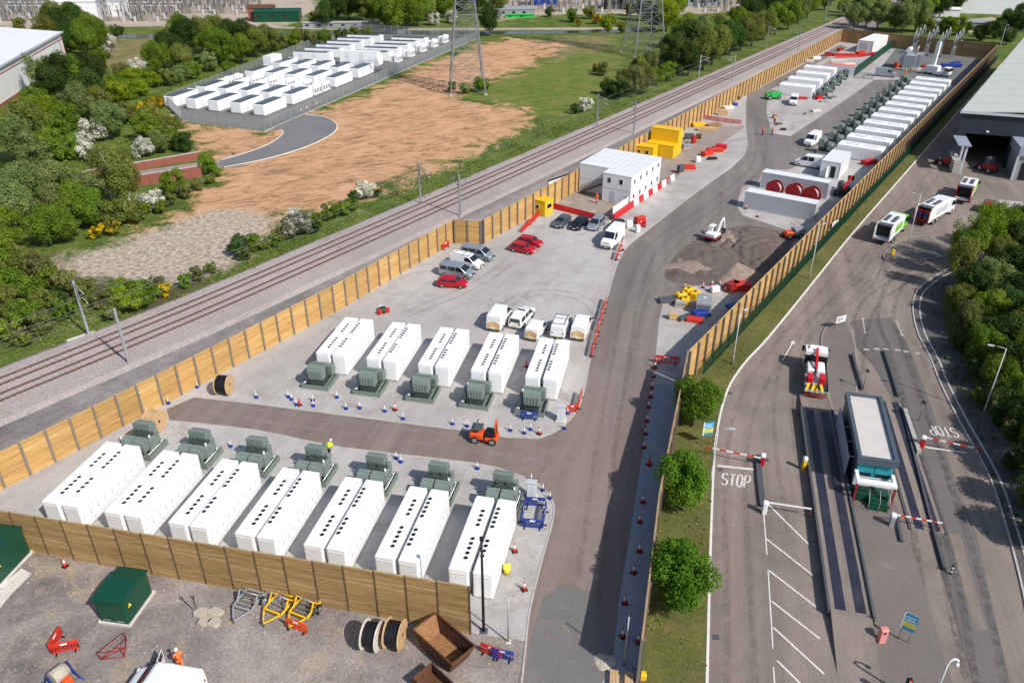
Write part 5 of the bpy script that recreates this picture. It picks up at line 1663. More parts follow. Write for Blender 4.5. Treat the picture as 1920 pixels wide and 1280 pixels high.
def make_pickup():
    t = thing('pickup', 'pickup', 'pickup')
    h, wd, zt = 2.6, 0.92, 1.78
    m = MB()
    st = [(-h, wd * 0.93, wd * 0.86, 0.42, 0.9, 1.0), (-h + 0.15, wd, wd * 0.84, 0.38, 1.0, 1.62), (-1.0, wd, wd * 0.82, 0.36, 1.02, zt), (0.4, wd, wd * 0.8, 0.36, 1.02, zt - 0.02), (0.75, wd, wd * 0.78, 0.36, 1.02, zt - 0.14), (1.35, wd, wd * 0.86, 0.36, 1.0, 1.14), (h - 0.3, wd * 0.98, wd * 0.84, 0.38, 0.9, 1.02), (h, wd * 0.85, wd * 0.72, 0.44, 0.7, 0.8)]
    loft(m, body_sections(st))
    m.build('body', 'van_white', t)
    quad_part('window', 'glass', t, [[(0.78, -0.7, zt - 0.16), (0.78, 0.7, zt - 0.16), (1.33, 0.78, 1.18), (1.33, -0.78, 1.18)], [(-h + 0.16, 0.66, 1.55), (-h + 0.16, -0.66, 1.55), (-h + 0.02, -0.72, 1.1), (-h + 0.02, 0.72, 1.1)]])
    for s in (-1, 1):
        for (x0, x1, x2, x3) in ((-2.3, -1.1, -1.1, -2.2), (-0.95, 0.0, 0.0, -0.95), (0.1, 1.15, 0.7, 0.1)):
            q = [(x0, s * (wd * 0.985 + 0.012), 1.08), (x1, s * (wd * 0.985 + 0.012), 1.08), (x2, s * (wd * 0.82 + 0.03), zt - 0.17), (x3, s * (wd * 0.82 + 0.03), zt - 0.17)]
            quad_part('window', 'glass', t, [q if s < 0 else q[::-1]])
    m = MB(); m.cham(-0.4, -0.15, -0.5, 0.5, zt, zt + 0.13, 0.03); m.build('beacon_bar', 'dark_grey', t)
    add_wheels(t, (-h + 1.0, h - 0.95), wd - 0.1, 0.38, 0.24)
    lights(t, h - 0.1, -h + 0.0, wd * 0.68, 0.85, 0.95)
    plate(t, h + 0.01, -h - 0.02, 0.55)
    mirrors(t, 1.0, wd, 1.1, 'black', 0.2)
    return t
def place(t, p, q, label, group=None, cat=None, z=0.045):
    """rear at ground point p, front towards q"""
    c = (p + q) / 2
    t.location = (c.x, c.y, z)
    t.rotation_euler = (0, 0, yaw(p, q))
    t['label'] = label
    if group:
        t['group'] = group
    if cat:
        t['category'] = cat
    return t
CARS = 'vehicles in the car park'
place(make_car('car_red'), at(826, 535), at(872, 538), 'red hatchback nearest the cabinets in the left parking line', CARS)
place(make_van('silver', 5.1, 0.96, 1.9, 0.95, 2), at(832, 513), at(884, 522), 'silver minibus van with side windows parked beside the red hatchback', CARS)
place(make_van('van_white', 4.9, 0.95, 1.95, 0.95, 0, beacon=False, roofrack=True), at(851, 494), at(902, 505), 'white van parked between the two silver minibus vans', CARS)
place(make_van('silver', 5.1, 0.96, 1.9, 0.95, 2), at(870, 479), at(924, 489), 'silver minibus van farthest from the red hatchback, by the fence step', CARS)
place(make_car('car_red', 4.1), at(960, 468), at(1001, 476), 'red car parked alone mid-yard, nearer one of the pair', CARS)
place(make_car('car_red', 4.1), at(973, 456), at(1015, 464), 'red car parked alone mid-yard, farther one of the pair', CARS)
place(make_car('car_grey', 4.3), at(1065, 413), at(1042, 431), 'dark blue-grey car at the left end of the row below the red barrier wall', CARS)
place(make_car('car_black', 4.5), at(1098, 415), at(1073, 436), 'black car second in the row below the red barrier wall', CARS)
place(make_car('silver', 4.6, 0.93, 1.65, 0.6), at(1130, 414), at(1105, 438), 'silver off-roader third in the row below the red barrier wall', CARS)
place(make_car('car_black', 4.4), at(1165, 421), at(1143, 441), 'black car half hidden behind the large white van', CARS)
place(make_van('van_white', 6.1, 1.02, 2.55, 1.0, 0), at(1168, 436), at(1127, 478), 'large white van with dark bumper parked at the road edge below the cabins', CARS)
place(make_van('van_white', 5.2, 1.0, 2.35, 0.95, 0, True), at(926, 622), at(948, 590), 'white van with yellow chevrons on its rear doors, left end of the service van line', 'service vans')
place(make_pickup(), at(966, 618), at(992, 588), 'white pickup with dark side windows second in the service van line', 'service vans')
place(make_van('van_white', 4.4, 0.9, 1.85, 0.9, 0, True), at(995, 642), at(1018, 611), 'small white van with orange chevrons third in the service van line', 'service vans')
place(make_van('van_white', 4.8, 0.94, 1.95, 0.9, 0, False, True), at(1045, 637), at(1059, 605), 'plain white van with roof rack fourth in the service van line', 'service vans')
place(make_van('van_white', 5.2, 0.98, 2.1, 0.95, 0, True), at(1083, 641), at(1097, 605), 'white van with chevrons at the right end of the service van line', 'service vans')
place(make_van('van_white', 5.9, 1.0, 2.5, 1.0, 0), at(1535, 262), at(1508, 280), 'white van facing the camera beside the far right transformers', 'vans on the far road')
place(make_van('van_white', 5.6, 1.0, 2.4, 1.0, 1), at(1548, 318), at(1487, 308), 'white van with dark side window beside the switch room', 'vans on the far road')
place(make_van('silver', 5.8, 1.0, 2.4, 1.0, 0), at(1640, 142), at(1680, 146), 'white van side-on beside the grid transformer', 'vans on the far road')
place(make_van('van_white', 5.3, 0.98, 2.2, 1.0, 0), at(1490, 186), at(1484, 205), 'white tipper van facing the camera in front of the short far row', 'vans on the far road')
# foreground van with its door open, mostly below the frame
vn = place(make_van('van_white', 5.2, 0.98, 2.0, 0.95, 0), at(368, 1306), at(262, 1287), 'white van with an open door at the bottom edge of the yard')
vn.location.z = 0.02
m = MB(); m.cham(-0.03, 0.03, 0, 1.05, 0.45, 1.75, 0.02)
dr = m.build('open_door', 'van_white', vn, (1.05, -0.98, 0), math.radians(195))
m = MB(); m.box(-0.04, 0.04, 0.12, 0.9, 1.1, 1.65); m.build('window', 'glass', dr)

# ------------------------------------------------------------------ people
def make_person(jacket, trousers, helmet, stride=0.0, bend=0.0, arm=0.3):
    """one skinned body, clothes as thicker shells of the same joints"""
    t = thing('person', 'person', 'person')
    hip = Vector((0, 0, 0.93))
    f = lambda x, y, z: Vector((x, y, z))
    lean = Matrix.Rotation(bend, 3, 'Y')
    def up(v):
        return hip + lean @ (v - hip)
    chest, neck, head, crown = up(f(0, 0, 1.30)), up(f(0.0, 0, 1.50)), up(f(0.03, 0, 1.60)), up(f(0.02, 0, 1.76))
    J, E, R = [hip, up(f(0, 0, 1.12)), chest, neck, head, crown], [(0, 1), (1, 2), (2, 3), (3, 4), (4, 5)], [0.15, 0.14, 0.16, 0.06, 0.095, 0.07]
    parts = {'torso': [0, 1, 2], 'legs': [0], 'head': [4, 5]}
    for s in (-1, 1):
        sh, el, wr, ha, fi = up(f(0, s * 0.2, 1.42)), up(f(-0.02 + arm * 0.25, s * 0.27, 1.15)), up(f(0.05 + arm * 0.8, s * 0.25, 0.95 + arm * 0.25)), up(f(0.08 + arm * 0.9, s * 0.245, 0.88 + arm * 0.25)), up(f(0.1 + arm, s * 0.235, 0.8 + arm * 0.25))
        i = len(J)
        J += [sh, el, wr, ha, fi]
        R += [0.075, 0.05, 0.035, 0.042, 0.022]
        E += [(2, i), (i, i + 1), (i + 1, i + 2), (i + 2, i + 3), (i + 3, i + 4)]
        k = len(J)
        d = s * stride
        J += [f(0, s * 0.1, 0.86), f(0.03 + d * 0.22, s * 0.1, 0.5), f(d * 0.38 - 0.02, s * 0.1, 0.1), f(d * 0.38 + 0.16, s * 0.11, 0.04)]
        R += [0.1, 0.065, 0.045, 0.042]
        E += [(0, k), (k, k + 1), (k + 1, k + 2), (k + 2, k + 3)]
    me = bpy.data.meshes.new('body')
    me.from_pydata([tuple(p) for p in J], E, [])
    me.materials.append(MATS['skin'])
    b = link('body', me, t)
    sk = b.modifiers.new('skin', 'SKIN')
    for i, sv in enumerate(me.skin_vertices[0].data):
        sv.radius = (R[i], R[i] * (1.2 if i < 3 else 1))
        sv.use_root = (i == 0)
    b.modifiers.new('sub', 'SUBSURF').levels = 1
    b.modifiers['sub'].render_levels = 1
    def shell(name, ids, rad, mat):
        m = MB()
        m.tube([J[i] for i in ids], rad, 8)
        return m.build(name, mat, t)
    shell('jacket', [0, 1, 2, 3], [0.2, 0.19, 0.22, 0.1], jacket)
    for a in (6, 15):
        shell('sleeve', [a, a + 1, a + 2], [0.105, 0.08, 0.06], jacket)
    for a in (11, 20):
        shell('trouser_leg', [a, a + 1, a + 2], [0.135, 0.1, 0.075], trousers)
        m = MB(); p = J[a + 2]; m.cham(p.x - 0.09, p.x + 0.22, p.y - 0.06, p.y + 0.06, 0.0, 0.15, 0.02); m.build('boot', 'black', t)
    m = MB()
    c = crown
    m.tube([c + Vector((0, 0, -0.07)), c + Vector((0, 0, 0.0)), c + Vector((0, 0, 0.05)), c + Vector((0, 0, 0.075))], [0.135, 0.128, 0.085, 0.01], 10)
    m.cham(c.x - 0.13, c.x + 0.2, c.y - 0.11, c.y + 0.11, c.z - 0.075, c.z - 0.05, 0.02)
    m.build('helmet', helmet, t)
    m = MB()
    for s in (-1, 1):
        m.cbox((head.x + 0.085, s * 0.035, head.z + 0.03), (0.02, 0.025, 0.014))
    m.build('eyes', 'black', t)
    return t
def person(label, p, rz, *a, **k):
    o = make_person(*a, **k)
    o.location = (p.x, p.y, 0.05)
    o.rotation_euler = (0, 0, rz)
    o['label'] = label
    return o
person('worker in orange high-visibility clothing and white helmet beside the open van door', at(341, 1252), 2.2, 'hivis', 'hivis', 'white_paint', stride=0.7, bend=0.35, arm=0.5)
person('worker in yellow high-visibility vest beside the fourth front-row transformer', at(618, 853), 1.4, 'hivis_yellow', 'navy_cloth', 'white_paint', stride=0.4, bend=1.0)
person('worker in orange walking on the main road, left one of the two', at(1429, 254), 0.5, 'hivis', 'navy_cloth', 'orange', stride=0.6)
person('worker in orange walking on the main road, right one of the two', at(1447, 254), 0.4, 'hivis', 'navy_cloth', 'orange', stride=0.5)
person('worker in orange at the foot of the outside stair by the cabins', at(1119, 381), 3.9, 'hivis', 'hivis', 'orange', stride=0.3)
person('worker in yellow-green vest beside the nearest far right transformer', at(1563, 272), 2.0, 'hivis_yellow', 'navy_cloth', 'white_paint')
person('worker in orange standing among the far right transformers', at(1650, 190), 2.0, 'hivis', 'navy_cloth', 'white_paint')
person('worker in orange below the grid transformer, left one of three', at(1697, 142), 2.0, 'hivis', 'hivis', 'white_paint')
person('worker in orange below the grid transformer, middle one of three', at(1707, 138), 1.0, 'hivis', 'hivis', 'white_paint')
person('worker in orange below the grid transformer, right one of three', at(1745, 126), 1.0, 'hivis', 'hivis', 'white_paint')
person('worker in orange bending over equipment on the pale far pad', at(1452, 232), 4.0, 'hivis', 'navy_cloth', 'white_paint', bend=0.6)

# ------------------------------------------------------------------ excavator, mini loader, plant
ex = thing('excavator', 'white mini excavator with red skirt and raised white boom on the dirt apron', 'excavator', at(1336, 452) + Vector((0, 0, 0.05)), yaw(at(1336, 452), at(1362, 435)))
for s in (-1, 1):
    m = MB()
    m.tube([(-1.1, s * 0.85, 0.32), (-0.9, s * 0.85, 0.1), (0.9, s * 0.85, 0.1), (1.1, s * 0.85, 0.32), (0.9, s * 0.85, 0.56), (-0.9, s * 0.85, 0.56), (-1.1, s * 0.85, 0.32)], 0.11, 6)
    m.cbox((0, s * 0.85, 0.33), (1.9, 0.34, 0.4))
    m.build('track', 'rubber', ex)
m = MB(); m.cham(-0.6, 0.6, -0.6, 0.6, 0.4, 0.7, 0.04); m.build('undercarriage', 'dark_red', ex)
m = MB(); m.cham(-1.35, 0.8, -0.9, 0.9, 0.72, 1.05, 0.1); m.build('skirt', 'dark_red', ex)
m = MB(); m.cham(-1.3, -0.1, -0.86, 0.86, 1.05, 1.6, 0.12); m.cham(-0.1, 0.8, -0.86, -0.02, 1.05, 1.35, 0.06); m.build('engine_cover', 'van_white', ex)
m = MB(); m.cham(-0.35, 0.85, 0.02, 0.86, 1.05, 2.5, 0.08); cb = m.build('cab', 'van_white', ex)
for q in ((0.86, 0.88, 0.1, 0.78, 1.35, 2.35), (-0.2, 0.7, 0.865, 0.885, 1.4, 2.35), (-0.2, 0.7, -0.0, 0.015, 1.45, 2.35)):
    m = MB(); m.box(*q); m.build('window', 'glass', cb)
m = MB(); m.bar((0.7, -0.3, 1.15), (1.9, -0.3, 2.9), 0.24, 0, 0.34); m.bar((1.9, -0.3, 2.9), (2.6, -0.3, 3.1), 0.22, 0, 0.3); m.build('boom', 'van_white', ex)
m = MB(); m.bar((2.55, -0.3, 3.15), (3.1, -0.3, 1.3), 0.18, 0, 0.26); m.build('dipper_arm', 'van_white', ex)
m = MB(); m.cyl((0.8, -0.3, 1.5), (1.7, -0.3, 2.3), 0.06, 8); m.cyl((1.8, -0.3, 3.15), (2.5, -0.3, 3.4), 0.05, 8); m.build('hydraulic_ram', 'galv', ex)
m = MB(); m.xprism([(2.9, 1.3), (3.25, 1.25), (3.3, 0.7), (3.05, 0.45), (2.75, 0.6), (2.95, 0.8)], -0.65, 0.05, 0, 1); m.build('bucket', 'dark_grey', ex)
m = MB(); m.box(1.25, 1.4, -0.95, 0.95, 0.15, 0.6); m.bar((0.6, 0.3, 0.4), (1.3, 0.3, 0.4), 0.1); m.bar((0.6, -0.3, 0.4), (1.3, -0.3, 0.4), 0.1); m.build('dozer_blade', 'dark_grey', ex)

def make_roller(paint):
    t = thing('site_dumper', 'x', 'dumper')
    m = MB(); m.cham(-1.5, -0.1, -0.65, 0.65, 0.55, 1.15, 0.1); m.build('engine_cover', paint, t)
    m = MB(); m.cham(0.05, 1.35, -0.7, 0.7, 0.5, 0.85, 0.06); m.build('front_frame', paint, t)
    m = MB(); m.xprism([(-0.1, 0.9), (0.25, 0.8), (0.9, 0.8), (1.2, 1.25), (0.1, 1.3)], -0.6, 0.6, 0, 1); m.build('seat', 'black', t)
    m = MB()
    for s in (-0.5, 0.5):
        m.tube([(-0.9, s, 1.1), (-0.9, s, 2.1), (-0.75, s, 2.2)], 0.04, 6)
    m.tube([(-0.75, -0.5, 2.2), (-0.75, 0.5, 2.2)], 0.04, 6)
    m.cham(-1.35, -0.2, -0.62, 0.62, 1.62, 1.7, 0.03)
    m.build('roll_bar', 'dark_grey', t)
    m = MB()
    m.tube([(1.1, -0.35, 0.8), (1.15, -0.35, 2.3), (1.15, -0.2, 2.55), (1.15, 0.2, 2.55), (1.15, 0.35, 2.3), (1.1, 0.35, 0.8)], 0.09, 6)
    m.build('hoop', paint, t)
    add_wheels(t, (-0.95, 0.85), 0.62, 0.42, 0.3)
    return t
t = make_roller('orange')
place(t, at(890, 824), at(930, 829), 'orange-red site dumper with an upright hoop on the spur road', cat='dumper')

# ------------------------------------------------------------------ cable drums
def make_drum(r, wd, flange, cable, cr=0.8, slats=True):
    """axis along local x, rests on z=0"""
    t = thing('cable_drum', 'x', 'cable drum')
    for s in (-1, 1):
        m = MB()
        m.cyl((s * wd / 2 - 0.04, 0, r), (s * wd / 2 + 0.04, 0, r), r, 24)
        f = m.build('flange', flange, t)
        m = MB(); m.cyl((s * (wd / 2 + 0.035), 0, r), (s * (wd / 2 + 0.055), 0, r), r * 0.12, 10); m.build('hub', 'black', f)
        if slats:
            m = MB()
            for k in range(7):
                z = -r * 0.86 + k * r * 0.29
                L_ = math.sqrt(max(0, (r * 0.97) ** 2 - z * z))
                m.box(s * (wd / 2 + 0.04) - 0.008, s * (wd / 2 + 0.04) + 0.008, -L_, L_, r + z - 0.01, r + z + 0.01)
            m.build('plank_joint', 'rust', f)
    m = MB()
    n = 14
    pts, rr = [], []
    for k in range(n * 2 + 1):
        pts.append((-wd / 2 + 0.05 + (wd - 0.1) * k / (n * 2), 0, r))
        rr.append(r * cr * (1.0 if k % 2 else 0.955))
    m.tube(pts, rr, 24)
    m.build('cable', cable, t)
    return t
def put_drum(t, p, rz, label, z=0.05):
    t.location = (p.x, p.y, z); t.rotation_euler = (0, 0, rz); t['label'] = label
put_drum(make_drum(1.15, 1.35, 'wood_drum', 'cable_black', 0.88), at(423, 737), math.radians(-6), 'wooden drum of black cable standing below the fence at the spur end')
put_drum(make_drum(1.2, 1.2, 'wood_drum', 'wood_drum', 0.86), at(294, 806), math.radians(-18), 'large pale wooden cable drum seen face-on behind the leftmost transformer')
put_drum(make_drum(1.15, 1.1, 'concrete_pale', 'cable_black', 0.82), at(700, 1210), math.radians(-12), 'drum of black cable with pale flanges in the yard, left one of the pair', 0.02)
put_drum(make_drum(1.15, 1.15, 'wood_drum', 'cable_black', 0.82), at(742, 1207), math.radians(-12), 'drum of black cable with pale flanges in the yard, right one beside the rusty skip', 0.02)
for k, (x, y) in enumerate([(1450, 366), (1487, 372), (1519, 378)]):
    put_drum(make_drum(1.5, 1.15, 'red', 'galv', 0.72, False), at(x, y + 3), yaw(q0, q1) + math.radians(72), f'red steel cable drum between the two grey containers, {ORD[k]} from the left')

# ------------------------------------------------------------------ cones, barriers, small site things
def make_cone(col, top='white_paint', s=1.0):
    t = thing('traffic_cone', 'x', 'traffic cone')
    m = MB(); m.cham(-0.24 * s, 0.24 * s, -0.24 * s, 0.24 * s, 0, 0.07 * s, 0.02); m.build('base', 'black' if col == 'cone_red' else col, t)
    m = MB(); m.tube([(0, 0, 0.06 * s), (0, 0, 0.38 * s)], [0.18 * s, 0.12 * s], 10); m.build('lower_cone', col, t)
    m = MB(); m.tube([(0, 0, 0.38 * s), (0, 0, 0.72 * s)], [0.121 * s, 0.066 * s], 10); m.build('sleeve', top, t)
    m = MB(); m.tube([(0, 0, 0.72 * s), (0, 0, 0.98 * s)], [0.066 * s, 0.028 * s], 8); m.build('tip', col if col == 'cone_red' else top, t)
    return Stamp(t)
rc = make_cone('cone_red')
bc = make_cone('cone_blue')
pc = make_cone('cone_red', 'cone_red')
def cones(stamp, pts, fmt, group, scale=1.0, z=0.06):
    for i, (x, y) in enumerate(pts):
        p = at(x, y)
        stamp.put((p.x, p.y, z), RNG.uniform(0, 6.28), fmt.format(ORD[i]), group, scale)
cones(rc, list(reversed([(1227, 692), (1226, 707), (1222, 728), (1220, 745), (1216, 764), (1213, 790), (1210, 814), (1207, 840), (1210, 898), (1208, 900), (1205, 942), (1199, 979), (1199, 1034), (1188, 1074), (1171, 1131), (1167, 1194), (1197, 1204)]))[0:7], '{} red and white cone from the near end along the dark walkway', 'cones along the walkway')
cones(rc, [(1210, 899), (1207, 840), (1210, 814), (1213, 790), (1216, 764), (1220, 745), (1222, 728), (1226, 707), (1228, 690)][1:], '{} red and white cone beyond the plain red cone on the walkway', 'cones along the walkway')
cones(pc, [(1217, 872)], 'plain red cone standing inside the dark walkway', 'plain red cones', 1.1)
cones(rc, [(965, 1034), (983, 1106), (1011, 814), (741, 769), (123, 1062)], '{} of the scattered red and white cones around the cabinet rows', 'scattered red cones')
cones(pc, [(987, 688), (562, 760)], '{} plain red cone beside the middle row', 'plain red cones')
cones(bc, [(481, 746), (541, 745), (547, 750), (556, 760), (587, 752), (588, 762), (632, 746), (649, 767), (675, 766), (722, 772), (756, 786), (849, 796), (876, 800), (957, 808), (983, 813), (995, 806), (1058, 804), (1064, 776)], '{} blue and white cone from the left above the spur road', 'blue and white cones above the spur', 0.85)
cones(bc, [(229, 829), (370, 727), (316, 757), (276, 776), (433, 838), (743, 860), (752, 867), (895, 879), (996, 901), (1018, 920), (1031, 935)], '{} blue and white cone from left on the front row pad', 'blue and white cones below the spur', 0.85)
cones(rc, [(1284, 541), (1318, 540), (1332, 545), (1335, 536), (1349, 536), (1360, 547), (1398, 392), (1420, 407), (1168, 470)], '{} red and white cone of those around the storage pad and grey containers', 'cones around the storage pad')

def make_barrier(mat, L_=2.0):
    """plastic pedestrian barrier: frame, slatted infill, feet"""
    t = thing('pedestrian_barrier', 'x', 'barrier')
    m = MB()
    m.tube([(-L_ / 2, 0, 0.12), (-L_ / 2, 0, 0.95), (-L_ / 2 + 0.06, 0, 1.0), (L_ / 2 - 0.06, 0, 1.0), (L_ / 2, 0, 0.95), (L_ / 2, 0, 0.12)], 0.045, 6)
    m.build('frame', mat, t)
    m = MB(); m.box(-L_ / 2, L_ / 2, -0.04, 0.04, 0.72, 0.97); m.build('top_board', mat, t)
    for k in range(9):
        x = -L_ / 2 + 0.2 + k * (L_ - 0.4) / 8
        m = MB(); m.box(x - 0.045, x + 0.045, -0.03, 0.03, 0.2, 0.72); m.build('slat', mat, t)
    m = MB(); m.box(-L_ / 2, L_ / 2, -0.035, 0.035, 0.12, 0.22); m.build('bottom_rail', mat, t)
    for s in (-1, 1):
        m = MB(); m.cham(s * L_ * 0.36 - 0.05, s * L_ * 0.36 + 0.05, -0.3, 0.3, 0, 0.1, 0.02); m.build('foot', 'black', t)
    m = MB(); m.cbox((0, 0, 0.85), (0.5, 0.1, 0.16)); m.build('reflector', 'white_paint', t)
    return Stamp(t)
rb, bb, nb_ = make_barrier('cone_red'), make_barrier('blue'), make_barrier('orange')
def barriers(stamp, items, fmt, group):
    for i, (x, y, x2, y2) in enumerate(items):
        a, b = at(x, y), at(x2, y2)
        c = (a + b) / 2
        L_ = (b - a).length
        stamp.put((c.x, c.y, 0.05), yaw(a, b), fmt.format(ORD[i]), group, (L_ / 2.0, 1, 1) if L_ < 3.4 else (1.1, 1, 1))
barriers(rb, [(1109, 672, 1114, 650), (1114, 649, 1120, 628), (1120, 626, 1126, 606), (1126, 604, 1132, 585), (1132, 583, 1137, 566), (1156, 490, 1160, 476), (1161, 474, 1166, 460)], '{} red slatted barrier from the near end along the car park edge', 'red barriers along the car park')
barriers(rb, [(1063, 776, 1082, 772), (1083, 771, 1090, 742), (97, 1226, 118, 1190), (100, 1228, 150, 1216), (1188, 418, 1210, 428), (1190, 430, 1215, 420)], '{} of the loose red slatted barriers in yard, corner pad and car park end', 'loose red barriers')
barriers(nb_, [(538, 1175, 577, 1188)], 'orange-red slatted barrier lying below the yellow trailers', 'orange barriers')
barriers(nb_, [(1012, 402, 980, 436)], 'row of orange plastic mesh barrier beside the yellow kiosk', 'orange barriers')
barriers(bb, [(976, 786, 1008, 788), (978, 988, 1018, 992), (1018, 990, 1024, 956), (978, 984, 984, 950), (984, 948, 1022, 950), (922, 1232, 962, 1240)], '{} blue slatted barrier counted from the middle row to the yard corner', 'blue barriers')
barriers(rb, [(902, 1222, 940, 1236), (1228, 680, 1272, 684), (830, 470, 842, 462)], '{} red barrier: by the blue one, across the walkway, at the fence step', 'other red barriers')
# feeder pillars
def pillar(p, rz, label, h=1.9):
    t = thing('feeder_pillar', label, 'electrical cabinet', (p.x, p.y, 0.05), rz)
    m = MB(); m.box(-0.55, 0.55, -0.45, 0.45, 0, 0.18); m.build('plinth', 'concrete_pale', t)
    m = MB(); m.cham(-0.42, 0.42, -0.3, 0.3, 0.18, h, 0.04); m.build('housing', 'pale_grey', t)
    for s in (-1, 1):
        m = MB(); m.box(s * 0.2 - 0.18, s * 0.2 + 0.18, -0.325, -0.29, 0.28, h - 0.12); m.build('door', 'cabin_white', t)
    m = MB(); m.box(-0.46, 0.46, -0.34, 0.34, h, h + 0.05); m.build('roof', 'pale_grey', t)
pillar(at(1052, 789), angN, 'pale grey electrical pillar on a plinth at the right end of the middle row')
pillar(at(997, 934), angN, 'pale grey electrical pillar beside the rightmost front-row transformer')
# yellow bin, dark pole, lamp columns of the site
t = thing('yellow_bin', 'yellow wheeled bin beside the rightmost front-row cabinet', 'bin', at(951, 1077) + Vector((0, 0, 0.04)))
m = MB(); m.tube([(0, 0, 0.1), (0, 0, 0.85)], [0.26, 0.33], 4); m.build('body', 'sign_yellow', t)
m = MB(); m.cham(-0.3, 0.3, -0.3, 0.3, 0.85, 0.95, 0.04); m.build('lid', 'sign_yellow', t)
m = MB(); m.cyl((-0.25, 0.3, 0.12), (0.25, 0.3, 0.12), 0.12, 8); m.build('axle_wheels', 'rubber', t)
t = thing('camera_pole', 'tall black pole at the right end of the foreground timber fence', 'pole', at(907, 1183))
m = MB(); m.tube([(0, 0, 0), (0, 0, 9.3)], [0.12, 0.085], 8); m.build('shaft', 'black', t)
m = MB(); m.cham(-0.14, 0.14, -0.14, 0.14, 9.3, 9.55, 0.04); m.build('cap', 'black', t)
m = MB(); m.cham(-0.3, 0.3, -0.3, 0.3, 0, 0.08, 0.02); m.build('base_plate', 'dark_grey', t)
t = thing('galvanised_pole', 'slim galvanised pole at the near end of the walkway', 'pole', at(1170, 1246))
m = MB(); m.tube([(0, 0, 0), (0, 0, 5.0)], [0.07, 0.05], 8); m.build('shaft', 'galv', t)
m = MB(); m.cham(-0.2, 0.2, -0.2, 0.2, 0, 0.07, 0.02); m.build('base_plate', 'galv_dark', t)
t = thing('galvanised_pole', 'slim galvanised pole beside the blue barrier at the foreground fence end', 'pole', at(953, 1203))
m = MB(); m.tube([(0, 0, 0), (0, 0, 4.6)], [0.07, 0.05], 8); m.build('shaft', 'galv', t)
m = MB(); m.cham(-0.2, 0.2, -0.2, 0.2, 0, 0.07, 0.02); m.build('base_plate', 'concrete_pale', t)

# ------------------------------------------------------------------ spoil heap
def heap(label, c, r, h, mat, seed, name='spoil_heap'):
    g = random.Random(seed)
    m = MB()
    n, rings = 28, 9
    V = []
    ph = [g.uniform(0, 6.28) for _ in range(4)]
    for i in range(rings + 1):
        f = i / rings
        for k in range(n):
            a = 2 * math.pi * k / n
            w_ = 1 + 0.12 * math.sin(3 * a + ph[0]) + 0.07 * math.sin(5 * a + ph[1]) + g.uniform(-.03, .03)
            V.append((r * f * w_ * math.cos(a) * 1.2, r * f * w_ * math.sin(a), h * (1 - f) ** 1.1 + (0.1 * g.random() if i < rings else -0.05)))
    F = [(i * n + k, i * n + (k + 1) % n, (i + 1) * n + (k + 1) % n, (i + 1) * n + k) for i in range(rings) for k in range(n)]
    m.add(V, F, 0, True)
    o = m.build(name, mat, None, (c.x, c.y, 0.03))
    tag(o, label, 'heap')
heap('brown heap of gravelly spoil at the edge of the fence shadow', at(1378, 522), 3.5, 2.5, 'spoil', 4)
heap('low flattened mound of dirt left of the spoil heap', at(1300, 500), 3.6, 0.7, 'spoil', 5)
heap('low dirt mound under the mini excavator', at(1362, 446), 3.2, 0.55, 'spoil', 9)
# ------------------------------------------------------------------ road markings on the access road
def line(mb, pts, wd, z=0.03):
    ribbon(mb, px(*pts), wd / 2, wd / 2, z)
def marking(name, pts, wd, mat='road_paint', z=0.03):
    mb = MB()
    for p in pts:
        line(mb, p, wd, z)
    return structure(mb.build(name, mat))
bays = [[(1440, 945), (1517, 1021)], [(1437, 1010), (1525, 1079)], [(1440, 1068), (1531, 1138)], [(1447, 1127), (1537, 1197)], [(1450, 1176), (1545, 1263)], [(1457, 1238), (1520, 1300)]]
for b_ in bays:
    marking('bay_line', [b_], 0.16)
marking('lane_line', [[(1432, 965), (1438, 1040)], [(1440, 1068), (1449, 1215)], [(1450, 1250), (1455, 1320)]], 0.1)
marking('stop_line', [[(1345, 873), (1413, 880)]], 0.3)
marking('stop_line', [[(1734, 838), (1812, 849)]], 0.24)
LET = {'S': [[(0.95, 0.85), (0.75, 1), (0.25, 1), (0.05, 0.85), (0.05, 0.62), (0.3, 0.53), (0.7, 0.47), (0.95, 0.36), (0.95, 0.15), (0.75, 0), (0.25, 0), (0.05, 0.15)]],
       'T': [[(0, 1), (1, 1)], [(0.5, 1), (0.5, 0)]], 'O': [[(0.25, 0), (0.05, 0.2), (0.05, 0.8), (0.25, 1), (0.75, 1), (0.95, 0.8), (0.95, 0.2), (0.75, 0), (0.25, 0)]],
       'P': [[(0.05, 0), (0.05, 1), (0.75, 1), (0.95, 0.88), (0.95, 0.6), (0.75, 0.46), (0.05, 0.46)]]}
def road_word(word, bl, br, tr, tl, mat, wd, gap=0.36):
    mb = MB()
    a, b, c, d = [at(*q) for q in (bl, br, tr, tl)]
    n = len(word)
    cw = 1.0 / (n + (n - 1) * gap)
    for i, ch in enumerate(word):
        x0 = i * cw * (1 + gap)
        for stroke in LET[ch]:
            pts = []
            for (u_, v_) in stroke:
                X = x0 + u_ * cw
                p = (a * (1 - X) + b * X) * (1 - v_) + (d * (1 - X) + c * X) * v_
                pts.append(p)
            ribbon(mb, pts, wd / 2, wd / 2, 0.03)
    return structure(mb.build('stop_lettering', mat))
road_word('STOP', (1353, 908), (1404, 914), (1408, 893), (1355, 887), 'road_paint', 0.17)
road_word('STOP', (1790, 803), (1737, 798), (1748, 815), (1799, 820), 'road_paint', 0.15)
